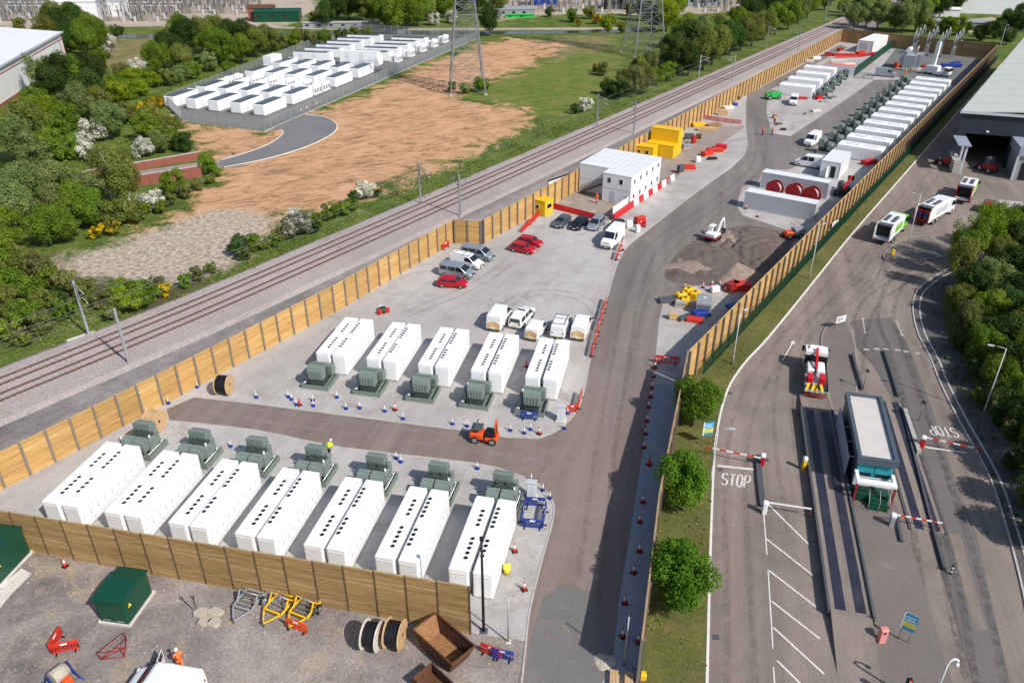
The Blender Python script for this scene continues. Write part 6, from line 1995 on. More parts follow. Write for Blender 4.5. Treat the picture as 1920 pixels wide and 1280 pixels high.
def arrow(a, b, wd=0.13, head=0.45, mat='road_paint'):
    A, B = at(*a), at(*b)
    d = (B - A).normalized()
    nrm = Vector((-d.y, d.x, 0))
    mb = MB()
    ribbon(mb, [A, B - d * head * 1.6], wd / 2, wd / 2, 0.03)
    q = B - d * head * 1.6
    mb.add([(q + nrm * head / 2 + Vector((0, 0, 0.03))), (q - nrm * head / 2 + Vector((0, 0, 0.03))), (B + Vector((0, 0, 0.03)))], [(0, 1, 2)])
    structure(mb.build('road_arrow', mat))
arrow((1467, 676), (1489, 638), 0.14, 0.6)
arrow((1622, 625), (1617, 594), 0.16, 0.5, 'road_paint_faded')
arrow((1680, 600), (1693, 632), 0.16, 0.5, 'road_paint_faded')
for (x, y) in [(1624, 655), (1644, 654), (1661, 655), (1683, 656), (1699, 659), (1720, 662)]:
    marking('give_way_square', [[(x - 5, y), (x + 5, y + 0.4)]], 0.45, 'road_paint_faded')
marking('edge_line', [[(1722, 622), (1748, 690)]], 0.1, 'road_paint_faded')
marking('edge_line', [[(1648, 502), (1637, 520)], [(1658, 490), (1674, 500)]], 0.1, 'road_paint_faded')
# drain covers and oil spots
for (x, y) in [(1368, 737), (1350, 880), (1342, 1194), (1593, 490), (1436, 862)]:
    mb = MB()
    p = at(x, y)
    mb.box(p.x - 0.25, p.x + 0.25, p.y - 0.25, p.y + 0.25, 0.0, 0.026)
    structure(mb.build('drain_cover', 'dark_grey'))

# ------------------------------------------------------------------ kerbed islands
def wall(label, pts, h, wd, mat, name='low_wall'):
    mb = MB()
    P = px(*pts)
    ribbon(mb, [p - P[0] for p in P], wd / 2, wd / 2, h, 0, h)
    o = mb.build(name, mat, None, P[0])
    return tag(o, label, 'kerb wall')
def island(name, outline, mat='island_concrete', h=0.13, label=None):
    pts = smooth_path(px(*outline), 4, True)
    o = structure(sheet(name, pts, h, mat, depth=h))
    mb = MB()
    ribbon(mb, pts + [pts[0]], 0.16, 0.05, h + 0.015, 0, h)
    k = mb.build('island_kerb', 'kerb_worn', o)
    return o
island('junction_island', [(1657, 485), (1668, 466), (1700, 450), (1735, 443), (1752, 452), (1770, 470), (1768, 482), (1720, 489), (1680, 493)])
island('weighbridge_island', [(1553, 612), (1585, 606), (1600, 640), (1606, 700), (1603, 750), (1590, 790), (1560, 765), (1547, 690), (1541, 640)])
wall('dark narrow barrier island with kerbs between the two incoming lanes', [(1421, 856), (1424, 900), (1430, 950)], 0.3, 0.55, 'dark_grey', 'lane_divider')
structure(sheet('office_forecourt', px((1565, 790), (1600, 760), (1690, 970), (1720, 1060), (1760, 1200), (1800, 1330), (1660, 1330), (1635, 1165), (1560, 800)), 0.06, 'island_concrete', depth=0.06))

# ------------------------------------------------------------------ weighbridges
def weighbridge(label, L0, L1, R0, R1, h, ramps=True, walls=True):
    """far-left, near-left, far-right, near-right ground corners"""
    a, b, c, d = [at(*q) for q in (L0, L1, R0, R1)]
    org = (b + d) / 2
    top = (a + c) / 2
    ln = (top - org).length
    wd = ((c - a).length + (d - b).length) / 2
    t = thing('weighbridge', label, 'weighbridge', (org.x, org.y, 0.02), yaw(org, top) - math.pi / 2)
    m = MB(); m.box(-wd / 2, wd / 2, 0, ln, 0.0, h - 0.02); m.build('deck', 'access_concrete', t)
    for s in (-1, 1):
        m = MB()
        x = s * wd * 0.25
        m.box(x - wd * 0.13, x + wd * 0.13, 0.1, ln - 0.1, h - 0.02, h + 0.008)
        for k in range(int(ln / 2)):
            m.box(x - wd * 0.13, x + wd * 0.13, 0.1 + k * 2, 0.13 + k * 2, h + 0.008, h + 0.014)
        m.build('steel_runway', 'steel_runway', t)
        m = MB(); m.box(s * (wd / 2 + 0.14) - 0.1, s * (wd / 2 + 0.14) + 0.1, -0.2, ln + 0.2, 0, h + (0.16 if walls else 0.02)); m.build('side_beam', 'dark_grey', t)
    if ramps:
        for y0, y1, nm in ((-5.5, 0, 'near'), (ln, ln + 5.5, 'far')):
            m = MB()
            z0, z1 = (0.0, h - 0.02) if nm == 'near' else (h - 0.02, 0.0)
            V = [(-wd / 2, y0, 0), (wd / 2, y0, 0), (wd / 2, y1, 0), (-wd / 2, y1, 0), (-wd / 2, y0, z0 + 0.01), (wd / 2, y0, z0 + 0.01), (wd / 2, y1, z1 + 0.01), (-wd / 2, y1, z1 + 0.01)]
            m.add(V, [(4, 5, 6, 7), (0, 1, 5, 4), (1, 2, 6, 5), (2, 3, 7, 6), (3, 0, 4, 7)])
            m.build('ramp', 'access_concrete', t)
    return t
weighbridge('raised weighbridge with two dark steel runways left of the gate office', (1503, 778), (1556, 1150), (1556, 776), (1630, 1166), 0.6)
weighbridge('low weighbridge with dark steel runways right of the gate office', (1646, 755), (1712, 1000), (1684, 750), (1768, 992), 0.07, False, False)
wall('black kerb wall right of the far end of the low weighbridge', [(1657, 660), (1672, 705), (1684, 745)], 0.35, 0.3, 'dark_grey')
wall('pale-topped kerb wall beside the red barrier post', [(1695, 772), (1708, 812), (1722, 853)], 0.5, 0.4, 'concrete')
wall('long black kerb wall right of the low weighbridge', [(1690, 765), (1740, 960), (1770, 1070)], 0.3, 0.22, 'dark_grey')
wall('black kerb wall on the near approach of the low weighbridge', [(1680, 970), (1690, 1018)], 0.3, 0.25, 'dark_grey')
wall('short black kerb wall behind the gate office', [(1597, 668), (1606, 700), (1616, 732)], 0.5, 0.25, 'dark_grey')

# ------------------------------------------------------------------ gate office
ca, cb_, cc, cd_ = at(1588, 737, 4.2), at(1651, 741, 4.2), at(1683, 858, 4.2), at(1613, 868, 4.2)
org = (cc + cd_) / 2
top = (ca + cb_) / 2
OL, OW = (top - org).length, 3.5
of = thing('gate_office', 'grey flat-roofed gate office with teal blinds and white porch between the weighbridges', 'building', (org.x, org.y, 0.06), yaw(org, top) - math.pi / 2)
m = MB(); m.box(-OW / 2 + 0.15, OW / 2 - 0.15, 0.5, OL - 0.1, 0, 3.75); m.build('wall', 'office_grey', of)
m = MB()
for q in ((-OW / 2, OW / 2, 0, 0.35), (-OW / 2, OW / 2, OL - 0.3, OL), (-OW / 2, -OW / 2 + 0.35, 0.35, OL - 0.3), (OW / 2 - 0.35, OW / 2, 0.35, OL - 0.3)):
    m.box(q[0], q[1], q[2], q[3], 3.55, 4.2)
m.build('parapet', 'office_grey', of)
m = MB(); m.box(-OW / 2 + 0.35, OW / 2 - 0.35, 0.35, OL - 0.3, 3.75, 3.95); m.build('roof', 'roof_felt', of)
for k in range(2):
    x0 = -OW / 2 + 0.25 + k * 1.53
    m = MB(); m.box(x0, x0 + 1.46, 0.36, 0.48, 1.9, 3.4); wd_ = m.build('window', 'teal', of)
    m = MB(); m.box(x0 + 0.1, x0 + 1.3, 0.32, 0.37, 2.0, 2.35); m.build('pane', 'glass', wd_)
m = MB(); m.box(-OW / 2 + 0.16, OW / 2 - 0.16, 0.25, 0.5, 0.9, 1.9); m.build('lower_panel', 'pale_grey', of)
m = MB()
m.box(-OW / 2 + 0.05, OW / 2 - 0.05, -1.5, -0.9, 2.35, 2.6)
for s in (-1, 1):
    m.box(s * (OW / 2 - 0.2) - 0.15, s * (OW / 2 - 0.2) + 0.15, -0.9, 0.3, 2.35, 2.6)
m.build('porch_frame', 'white_paint', of)
for s in (-1, 1):
    m = MB(); m.box(s * (OW / 2 - 0.15) - 0.07, s * (OW / 2 - 0.15) + 0.07, -1.45, -1.2, 0.0, 2.35); m.build('porch_post', 'dark_red', of)
m = MB(); m.box(-OW / 2 + 0.3, OW / 2 - 0.3, -0.9, 0.2, 0.02, 0.9); m.build('landing', 'kiosk_green', of)
for k in range(3):
    m = MB(); m.box(-0.3, 1.3, -1.35 - k * 0.3, -0.92 - k * 0.3, 0.02, 0.72 - k * 0.22); m.build('step', 'kiosk_green', of)
m = MB()
for x in (-0.4, 0.5, 1.35):
    m.tube([(x, -2.1, 0.0), (x, -2.1, 1.0), (x, -0.9, 1.9), (x, -0.9, 0.9)], 0.03, 6)
m.build('handrail', 'galv', of)
m = MB(); m.box(-OW / 2 - 0.5, -OW / 2 - 0.42, OL * 0.12, OL * 0.86, 1.1, 3.2); m.build('side_panel', 'cladding_grey', of)
for k in range(4):
    m = MB(); m.box(-OW / 2 - 0.42, -OW / 2 + 0.15, OL * (0.15 + k * 0.22), OL * (0.15 + k * 0.22) + 0.08, 2.9, 3.0); m.build('panel_bracket', 'galv', of)
for k in range(3):
    m = MB(); m.box(-OW / 2 + 0.12, -OW / 2 + 0.17, 1.2 + k * 2.8, 2.8 + k * 2.8, 0.6, 1.4); w1 = m.build('window', 'glass', of)
    m = MB(); m.box(OW / 2 - 0.17, OW / 2 - 0.12, 1.2 + k * 2.8, 2.8 + k * 2.8, 1.6, 3.0); w1 = m.build('window', 'glass', of)

# ------------------------------------------------------------------ rising-arm barriers
def arm_barrier(label, base, tip, red=True, housing='red', h=1.05, n=8):
    p, q = at(*base), at(*tip)
    t = thing('arm_barrier', label, 'barrier', (p.x, p.y, 0.06), yaw(p, q))
    L_ = (q - p).length
    m = MB(); m.cham(-0.2, 0.2, -0.25, 0.25, 0, h, 0.05); m.build('housing', housing, t)
    m = MB(); m.cham(-0.22, 0.22, -0.27, 0.27, h, h + 0.25, 0.06); m.build('cap', 'white_paint', t)
    s = (L_ - 0.2) / n
    for k in range(n):
        m = MB(); m.box(0.2 + k * s, 0.2 + (k + 1) * s, 0.27, 0.35, h - 0.12, h + 0.02); m.build('arm_section', 'cone_red' if (k % 2 and red) else 'white_paint', t)
    m = MB(); m.bar((L_ - 0.05, 0.31, 0), (L_ - 0.05, 0.31, h - 0.12), 0.06); m.build('tip_rest', 'dark_red', t)
arm_barrier('lowered barrier arm with red housing crossing the road at the blue sign', (1428, 872), (1322, 850), True)
arm_barrier('plain white lowered barrier arm at the near end of the barrier island', (1432, 962), (1518, 975), False, 'white_paint', n=5)
arm_barrier('lowered barrier arm with red post across the outgoing lane', (1727, 838), (1834, 862), True)
arm_barrier('red and white striped barrier arm with grey housing below the gate office', (1670, 985), (1762, 1002), True, 'galv', n=9)

# ------------------------------------------------------------------ signs
def board_sign(label, pa, pb, h, z0, rows, mat='sign_blue', name='notice_board'):
    """two-legged notice board from ground foot pa to foot pb"""
    a, b = at(*pa), at(*pb)
    L_ = (b - a).length
    t = thing(name, label, 'sign', (a.x, a.y, 0.05), yaw(a, b))
    for x in (0.05, L_ - 0.05):
        m = MB(); m.cyl((x, 0, 0), (x, 0, z0 + h), 0.04, 6); m.build('leg', 'galv', t)
    bd = MB(); bd.box(-0.1, L_ + 0.1, -0.07, -0.045, z0, z0 + h); b_ = bd.build('board', mat, t)
    for (x0, x1, za, zb, mt) in rows:
        m = MB(); m.box(-0.1 + (L_ + 0.2) * x0, -0.1 + (L_ + 0.2) * x1, -0.078, -0.07, z0 + h * za, z0 + h * zb); m.build('print', mt, b_)
    return t
rows = [(0.0, 0.1, 0.0, 1.0, 'white_paint'), (0.12, 0.98, 0.2, 0.5, 'sign_yellow'), (0.15, 0.9, 0.8, 0.84, 'white_paint'), (0.15, 0.85, 0.68, 0.71, 'white_paint'), (0.15, 0.92, 0.58, 0.61, 'white_paint'), (0.2, 0.85, 0.38, 0.41, 'sign_blue'), (0.2, 0.8, 0.29, 0.32, 'sign_blue')]
board_sign('pale blue and yellow notice board on legs beside the verge, at the barrier', (1315, 836), (1331, 834), 1.6, 1.3, [(0, 1, 0, 1, 'teal')][:0] + rows, 'sign_blue')
board_sign('tilted blue and yellow notice board on the office forecourt', (1683, 1197), (1703, 1206), 1.6, 1.2, rows)
board_sign('small white notice on the timber fence at the verge lamp', (1556, 442), (1566, 436), 0.8, 1.4, [(0.2, 0.8, 0.55, 0.65, 'dark_grey'), (0.2, 0.8, 0.3, 0.4, 'dark_grey')], 'white_paint')
board_sign('white road sign on a short post at the tip of the long island', (1565, 618), (1580, 614), 0.9, 0.9, [(0.15, 0.4, 0.2, 0.8, 'mid_grey'), (0.5, 0.7, 0.3, 0.7, 'mid_grey')], 'white_paint')
t = thing('ticket_machine', 'pink ticket terminal box on the forecourt near the blue notice board', 'ticket machine', at(1651, 1202) + Vector((0, 0, 0.06)), 0.1)
m = MB(); m.cham(-0.3, 0.3, -0.22, 0.22, 0, 1.35, 0.05); m.build('housing', 'pink', t)
m = MB(); m.box(-0.12, 0.08, -0.24, -0.215, 0.95, 1.15); m.build('screen', 'black', t)
t = thing('bollard_yellow', 'yellow intercom post with white cap left of the gate office', 'intercom post', at(1506, 880) + Vector((0, 0, 0.02)))
m = MB(); m.cham(-0.18, 0.18, -0.18, 0.18, 0, 1.2, 0.04); m.build('housing', 'yellow', t)
m = MB(); m.cham(-0.2, 0.2, -0.2, 0.2, 1.2, 1.5, 0.06); m.build('cap', 'white_paint', t)
t = thing('bollard', 'yellow reflector bollard on the junction island', 'bollard', at(1673, 480) + Vector((0, 0, 0.13)))
m = MB(); m.cham(-0.22, 0.22, -0.14, 0.14, 0.12, 0.95, 0.05); m.build('body', 'yellow', t)
m = MB(); m.cham(-0.28, 0.28, -0.2, 0.2, 0, 0.12, 0.02); m.build('base', 'dark_grey', t)
t = thing('traffic_light', 'small red traffic light on a dark post at the bottom edge', 'traffic light', at(1690, 1318) + Vector((0, 0, 0.06)))
m = MB(); m.cyl((0, 0, 0), (0, 0, 2.0), 0.05, 8); m.build('post', 'black', t)
m = MB(); m.cham(-0.18, 0.18, -0.15, 0.15, 1.85, 2.5, 0.04); m.build('head', 'black', t)
m = MB(); m.cyl((0, -0.2, 2.3), (0, -0.14, 2.3), 0.1, 10); m.build('red_lens', 'red_lamp', t)
for (x, y, nm) in [(1618, 730, 'behind the gate office'), (1722, 790, 'with striped joints beside the pale kerb wall')]:
    t = thing('camera_post', f'slim camera post {nm}', 'camera post', at(x, y) + Vector((0, 0, 0.05)))
    m = MB(); m.cyl((0, 0, 0), (0, 0, 2.3), 0.05, 6); m.build('post', 'galv_dark', t)
    m = MB(); m.cham(-0.12, 0.12, -0.25, 0.25, 2.3, 2.5, 0.03); m.build('camera', 'black', t)
t = thing('marker_post', 'small black and white marker post at the end of the long black kerb wall', 'marker post', at(1782, 1076) + Vector((0, 0, 0.02)))
for k in range(5):
    m = MB(); m.cyl((0, 0, k * 0.2), (0, 0, k * 0.2 + 0.2), 0.08, 8); m.build('band', 'black' if k % 2 == 0 else 'white_paint', t)

# ------------------------------------------------------------------ lamp posts
def lamp_post(label, base, h, arm_az, arm=1.2, double=False):
    p = at(*base)
    t = thing('lamp_post', label, 'lamp post', (p.x, p.y, 0.05))
    m = MB(); m.tube([(0, 0, 0), (0, 0, 1.2), (0, 0, 1.25), (0, 0, h)], [0.1, 0.1, 0.075, 0.05], 8); m.build('column', 'galv', t)
    d = azdir(arm_az)
    for s in ((1, -1) if double else (1,)):
        e = d * arm * s
        m = MB(); m.tube([(0, 0, h - 0.05), (e.x * 0.5, e.y * 0.5, h + 0.08), (e.x, e.y, h + 0.1)], 0.035, 6); m.build('arm', 'galv', t)
        m = MB(); m.cbox((e.x * 1.2, e.y * 1.2, h + 0.1), (0.22, 0.6, 0.1), 0, math.atan2(d.y, d.x) - math.pi / 2); hd = m.build('lantern', 'pale_grey', t)
    return t
lamp_post('lamp post on the footway at the edge of the tree belt', (1843, 777), 8.1, 290)
lamp_post('lamp post on the verge beside the long timber fence', (1517, 524), 8.2, 60, 0.6)
lamp_post('lamp post on the verge where the fence turns, nearer one', (1373, 684), 7.0, 60, 0.6)
lamp_post('lamp post on the verge beside the notice board and barrier', (1331, 905), 6.2, 95, 1.0)
lamp_post('lamp post on the far verge near the warehouse roof', (1874, 92), 7.6, 60, 0.8)
lamp_post('lamp post standing on the junction island by the refuse trucks', (1702, 458), 8.0, 300, 0.8)
t = thing('camera_column', 'white swan-neck column at the bottom edge of the forecourt', 'lamp post', at(1742, 1330) + Vector((0, 0, 0.05)))
m = MB(); m.tube([(0, 0, 0), (0, 0, 4.6), (0.1, 0, 5.0), (0.35, 0, 5.15), (0.6, 0, 5.0), (0.62, 0, 4.75)], 0.08, 8); m.build('column', 'white_paint', t)
m = MB(); m.tube([(0.62, 0, 4.78), (0.62, 0, 4.5)], [0.1, 0.18], 8); m.build('camera', 'white_paint', t)

# ------------------------------------------------------------------ lorries
def cab_unit(t, x0, L_, wd, h, paint, glass_z=1.7):
    m = MB()
    m.xprism([(x0, 0.5), (x0 + L_, 0.5), (x0 + L_ + 0.05, 1.5), (x0 + L_ - 0.15, h - 0.1), (x0 + L_ - 0.4, h), (x0, h)], -wd / 2, wd / 2, 0, 1)
    c = m.build('cab', paint, t)
    quad_part('window', 'glass', c, [[(x0 + L_ - 0.12, -wd * 0.42, h - 0.15), (x0 + L_ - 0.12, wd * 0.42, h - 0.15), (x0 + L_ + 0.075, wd * 0.45, glass_z - 0.1), (x0 + L_ + 0.075, -wd * 0.45, glass_z - 0.1)]])
    for s in (-1, 1):
        q = [(x0 + 0.35, s * (wd / 2 + 0.012), glass_z), (x0 + L_ - 0.1, s * (wd / 2 + 0.012), glass_z - 0.1), (x0 + L_ - 0.3, s * (wd / 2 + 0.012), h - 0.2), (x0 + 0.35, s * (wd / 2 + 0.012), h - 0.2)]
        quad_part('window', 'glass', c, [q if s < 0 else q[::-1]])
        m = MB(); m.cbox((x0 + L_ + 0.06, s * wd * 0.36, 0.8), (0.06, 0.35, 0.2)); m.build('headlight', 'lamp_clear', t)
        m = MB(); m.cham(x0 + L_ - 0.1, x0 + L_ + 0.1, min(s * (wd / 2 + 0.05), s * (wd / 2 + 0.3)), max(s * (wd / 2 + 0.05), s * (wd / 2 + 0.3)), 1.7, 2.3, 0.03); m.build('mirror', 'black', t)
    m = MB(); m.cbox((x0 + L_ + 0.05, 0, 0.55), (0.12, wd * 0.98, 0.3)); m.build('bumper', 'dark_grey', t)
def make_refuse(cabp, bodyp, tailp, lift=True, bins=False, L_=9.4):
    t = thing('refuse_truck', 'x', 'refuse truck')
    h, wd = L_ / 2, 2.5
    m = MB(); m.box(-h + 0.8, h - 0.3, -0.45, 0.45, 0.6, 0.95); m.build('chassis', 'dark_grey', t)
    cab_unit(t, h - 2.1, 2.0, 2.45, 2.75, cabp)
    m = MB(); m.cham(-h + 1.6, h - 2.25, -wd / 2, wd / 2, 0.95, 3.25, 0.14); b = m.build('hopper_body', bodyp, t)
    m = MB()
    for k in range(5):
        x = -h + 2.0 + k * (L_ - 4.6) / 4
        m.box(x, x + 0.12, -wd / 2 + 0.12, wd / 2 - 0.12, 3.25, 3.32)
    m.build('roof_rib', bodyp, b)
    m = MB(); m.cham(-h + 2.2, -h + 5.0, -0.85, -0.3, 3.25, 3.42, 0.04); m.build('roof_hatch', 'dark_grey', b)
    m = MB(); m.cham(-h + 2.2, -h + 5.0, 0.3, 0.85, 3.25, 3.42, 0.04); m.build('roof_hatch', 'dark_grey', b)
    for s in (-1, 1):
        m = MB(); m.box(-h + 2.4, h - 3.4, s * (wd / 2 + 0.006) - 0.006, s * (wd / 2 + 0.006) + 0.006, 1.5, 2.6); m.build('side_panel', 'lime' if cabp == 'lime' else 'pale_grey', b)
    # open tail: side cheeks, dark throat, bumper
    for s in (-1, 1):
        m = MB(); y0, y1 = sorted((s * (wd / 2 - 0.14), s * wd / 2))
        m.xprism([(-h, 0.8), (-h + 1.62, 0.8), (-h + 1.62, 3.2), (-h + 0.5, 3.2), (-h, 2.4)], y0, y1, 0, 1); m.build('tail_cheek', tailp, t)
    m = MB(); m.box(-h + 1.1, -h + 1.6, -wd / 2 + 0.14, wd / 2 - 0.14, 0.9, 3.1); m.build('throat', 'black', t)
    m = MB(); m.box(-h + 0.4, -h + 1.6, -wd / 2 + 0.14, wd / 2 - 0.14, 3.02, 3.18); m.build('tail_roof', 'dark_grey', t)
    m = MB(); m.box(-h + 0.05, -h + 1.2, -wd / 2 + 0.14, wd / 2 - 0.14, 0.8, 1.15); m.build('tail_sill', 'pale_grey' if not bins else 'dark_red', t)
    for s in (-1, 1):
        m = MB(); m.cbox((-h - 0.02, s * (wd / 2 - 0.2), 0.75), (0.06, 0.35, 0.16)); m.build('tail_light', 'dark_red', t)
    if bins:
        for s in (-1, 1):
            m = MB(); m.tube([(-h + 0.0, s * 0.55, 1.9), (-h + 0.3, s * 0.55, 1.9)], 0.38, 14); m.build('bin_lid', 'blue', t)
            m = MB(); m.box(-h + 0.1, -h + 0.5, s * 0.55 - 0.42, s * 0.55 + 0.42, 1.15, 2.7); m.build('lift_plate', 'dark_red', t)
    add_wheels(t, (-h + 2.2, -h + 3.5, h - 1.0), wd / 2 - 0.16, 0.5, 0.32)
    return t
place(make_refuse('lime', 'van_white', 'van_white'), at(1646, 462), at(1686, 425), 'refuse truck with lime green cab and open dark tail at the junction island', cat='refuse truck', z=0.02)
place(make_refuse('van_white', 'van_white', 'van_white', True, True, 10.4), at(1716, 428), at(1780, 392), 'white refuse truck with two blue bins raised at its tail', cat='refuse truck', z=0.02)
place(make_refuse('lime', 'van_white', 'dark_red', True, False, 8.6), at(1795, 392), at(1820, 352), 'refuse truck with red tail and green side at the warehouse door', cat='refuse truck', z=0.02)
fl = thing('flatbed_lorry', 'white and red recovery lorry with yellow chevron tail leaving the weighbridge', 'lorry')
place(fl, at(1527, 762), at(1523, 672), fl['label'], z=0.02)
cab_unit(fl, 2.0, 1.9, 2.4, 2.7, 'van_white')
m = MB(); m.cham(2.5, 3.3, -0.9, 0.9, 2.7, 2.95, 0.1); m.build('wind_deflector', 'white_paint', fl)
m = MB(); m.box(-4.0, 2.0, -0.45, 0.45, 0.5, 0.85); m.build('chassis', 'dark_grey', fl)
m = MB(); m.box(-4.0, 1.9, -1.22, 1.22, 0.9, 1.12); m.build('deck', 'galv', fl)
m = MB(); m.box(1.75, 1.9, -1.22, 1.22, 1.12, 2.3); m.build('headboard', 'black', fl)
for s in (-1, 1):
    m = MB(); m.box(-3.9, 1.7, min(s * 1.18, s * 1.23), max(s * 1.18, s * 1.23), 1.12, 1.45); m.build('side_rail', 'black', fl)
m = MB(); m.cham(-2.4, -1.2, -0.95, -0.35, 1.12, 1.9, 0.06); m.cham(-2.4, -1.2, 0.35, 0.95, 1.12, 1.8, 0.06); m.build('winch_drum', 'red', fl)
m = MB(); m.cham(-0.9, 1.2, -0.9, 0.0, 1.12, 2.0, 0.1); m.build('tool_chest', 'white_paint', fl)
m = MB(); m.cham(-0.6, 1.4, 0.15, 0.95, 1.12, 1.8, 0.1); m.build('tool_chest', 'white_paint', fl)
m = MB(); m.bar((-0.4, 0, 1.9), (2.4, 0, 3.0), 0.25); m.build('crane_boom', 'red', fl)
for k in range(8):
    m = MB(); y0 = -1.15 + k * 0.29
    m.add([(-4.02, y0, 1.0), (-4.02, y0 + 0.29, 1.0), (-3.1, y0 + 0.29 + 0.25 * (1 if k < 4 else -1), 1.55), (-3.1, y0 + 0.25 * (1 if k < 4 else -1), 1.55)], [(0, 1, 2, 3)])
    m.add([(-4.02, y0, 0.95), (-4.02, y0 + 0.29, 0.95), (-3.1, y0 + 0.29 + 0.25 * (1 if k < 4 else -1), 1.5), (-3.1, y0 + 0.25 * (1 if k < 4 else -1), 1.5)], [(3, 2, 1, 0)])
    m.build('chevron_stripe', 'yellow' if k % 2 else 'black', fl)
m = MB(); m.cbox((-4.1, 0, 0.65), (0.12, 2.3, 0.14)); m.build('tail_bar', 'dark_red', fl)
add_wheels(fl, (-2.6, 2.9), 1.08, 0.48, 0.3)

# ------------------------------------------------------------------ warehouse on the right
wa, wb = at(1806, 208, 10.5), at(1920, 216, 10.5)
wfar = at(1924, 70, 10.5)
wfr = (wb - wa).normalized()
wdir = azdir(35.0)
ww = thing('warehouse', 'large warehouse with pale ribbed roof and dark navy front above a loading door', 'building', (wa.x, wa.y, 0.02), yaw(wa, wb))
WX = 46.0
ang_w = yaw(wa, wb)
# local y axis direction; side wall runs along wdir in world -> express locally
cs, sn = math.cos(-ang_w), math.sin(-ang_w)
sv = Vector((wdir.x * cs - wdir.y * sn, wdir.x * sn + wdir.y * cs, 0))
LW = 110.0
P0, P1 = Vector((0, 0, 0)), Vector((WX, 0, 0))
P2, P3 = P1 + sv * LW, P0 + sv * LW
m = MB()
m.add([P0 + Vector((0, 0, 6.2)), Vector((6.0, 0, 6.2)), Vector((6.0, 0, 10.4)), P0 + Vector((0, 0, 10.4))], [(0, 1, 2, 3)])
m.add([Vector((6.0, 0, 6.2)), Vector((WX, 0, 6.2)), Vector((WX, 0, 10.4)), Vector((6.0, 0, 10.4))], [(0, 1, 2, 3)])
m.add([Vector((0, 0, 0)), Vector((1.6, 0, 0)), Vector((1.6, 0, 6.2)), Vector((0, 0, 6.2))], [(0, 1, 2, 3)])
m.add([Vector((9.6, 0, 0)), Vector((WX, 0, 0)), Vector((WX, 0, 6.2)), Vector((9.6, 0, 6.2))], [(0, 1, 2, 3)])
m.build('front_wall', 'cladding_navy', ww)
m = MB()
m.add([P0, P3, P3 + Vector((0, 0, 10.4)), P0 + Vector((0, 0, 10.4))], [(0, 1, 2, 3)])
m.build('side_wall', 'cladding_navy', ww)
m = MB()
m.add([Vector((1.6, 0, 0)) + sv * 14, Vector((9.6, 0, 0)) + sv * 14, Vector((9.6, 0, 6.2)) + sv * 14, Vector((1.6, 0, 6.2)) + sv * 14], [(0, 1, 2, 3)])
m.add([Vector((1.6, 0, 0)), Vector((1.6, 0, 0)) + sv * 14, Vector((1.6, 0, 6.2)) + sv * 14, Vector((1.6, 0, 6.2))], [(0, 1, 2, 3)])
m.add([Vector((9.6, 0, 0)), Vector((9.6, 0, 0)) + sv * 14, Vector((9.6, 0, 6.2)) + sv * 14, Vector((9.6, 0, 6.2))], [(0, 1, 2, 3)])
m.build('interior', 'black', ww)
up = Vector((0, 0, 1))
ns = 52
for k in range(ns):
    a = sv * (-0.5 + k * LW / ns)
    b = sv * (-0.5 + (k + 1) * LW / ns - 0.06)
    m = MB()
    dz = Vector((0, 0, 10.4 + (0.05 if k % 4 == 0 else 0)))
    q = [Vector((-0.4, 0, 0)) + a + dz, Vector((WX, 0, 3.0)) + a + dz, Vector((WX, 0, 3.0)) + b + dz, Vector((-0.4, 0, 0)) + b + dz]
    m.add(q + [p - up * 0.15 for p in q], [(0, 1, 2, 3), (7, 6, 5, 4), (0, 4, 5, 1), (1, 5, 6, 2), (2, 6, 7, 3), (3, 7, 4, 0)])
    m.build('roof_sheet', 'roof_sheet', ww)
m = MB(); m.box(-0.5, WX, -0.5, -0.32, 10.1, 10.6); m.build('gutter', 'pale_grey', ww)
# canopy wings each side of the door
m = MB(); m.box(-0.6, 1.7, -7.5, -0.3, 5.5, 5.7); m.build('canopy', 'cladding_grey', ww)
for y in (-7.0, -3.5):
    m = MB(); m.box(0.9, 1.3, y, y + 0.4, 0, 5.5); m.build('canopy_post', 'pale_grey', ww)
m = MB(); m.box(-0.4, 0.9, -7.2, -0.4, 0, 2.2); m.build('loading_wall', 'concrete', ww)
m = MB(); m.box(9.8, 30, -8.0, -0.02, 4.6, 6.3); m.build('annex_fascia', 'cladding_grey', ww)
m = MB(); m.box(11.8, 14.5, -8.06, -8.0, 4.9, 6.0); m.build('annex_sign', 'sign_buff', ww)
m = MB(); m.box(10.2, 30, -7.6, -0.3, 0, 4.6); m.build('annex_wall', 'mid_grey', ww)
m = MB(); m.box(9.7, 10.1, -8.0, -7.6, 0, 4.6); m.build('annex_post', 'pale_grey', ww)
m = MB(); m.box(11.0, 14.0, -7.7, -7.58, 0, 3.4); m.build('annex_door', 'black', ww)
m = MB(); m.cbox((5.2, -0.3, 6.9), (0.5, 0.5, 0.25)); m.build('floodlight', 'lamp_clear', ww)
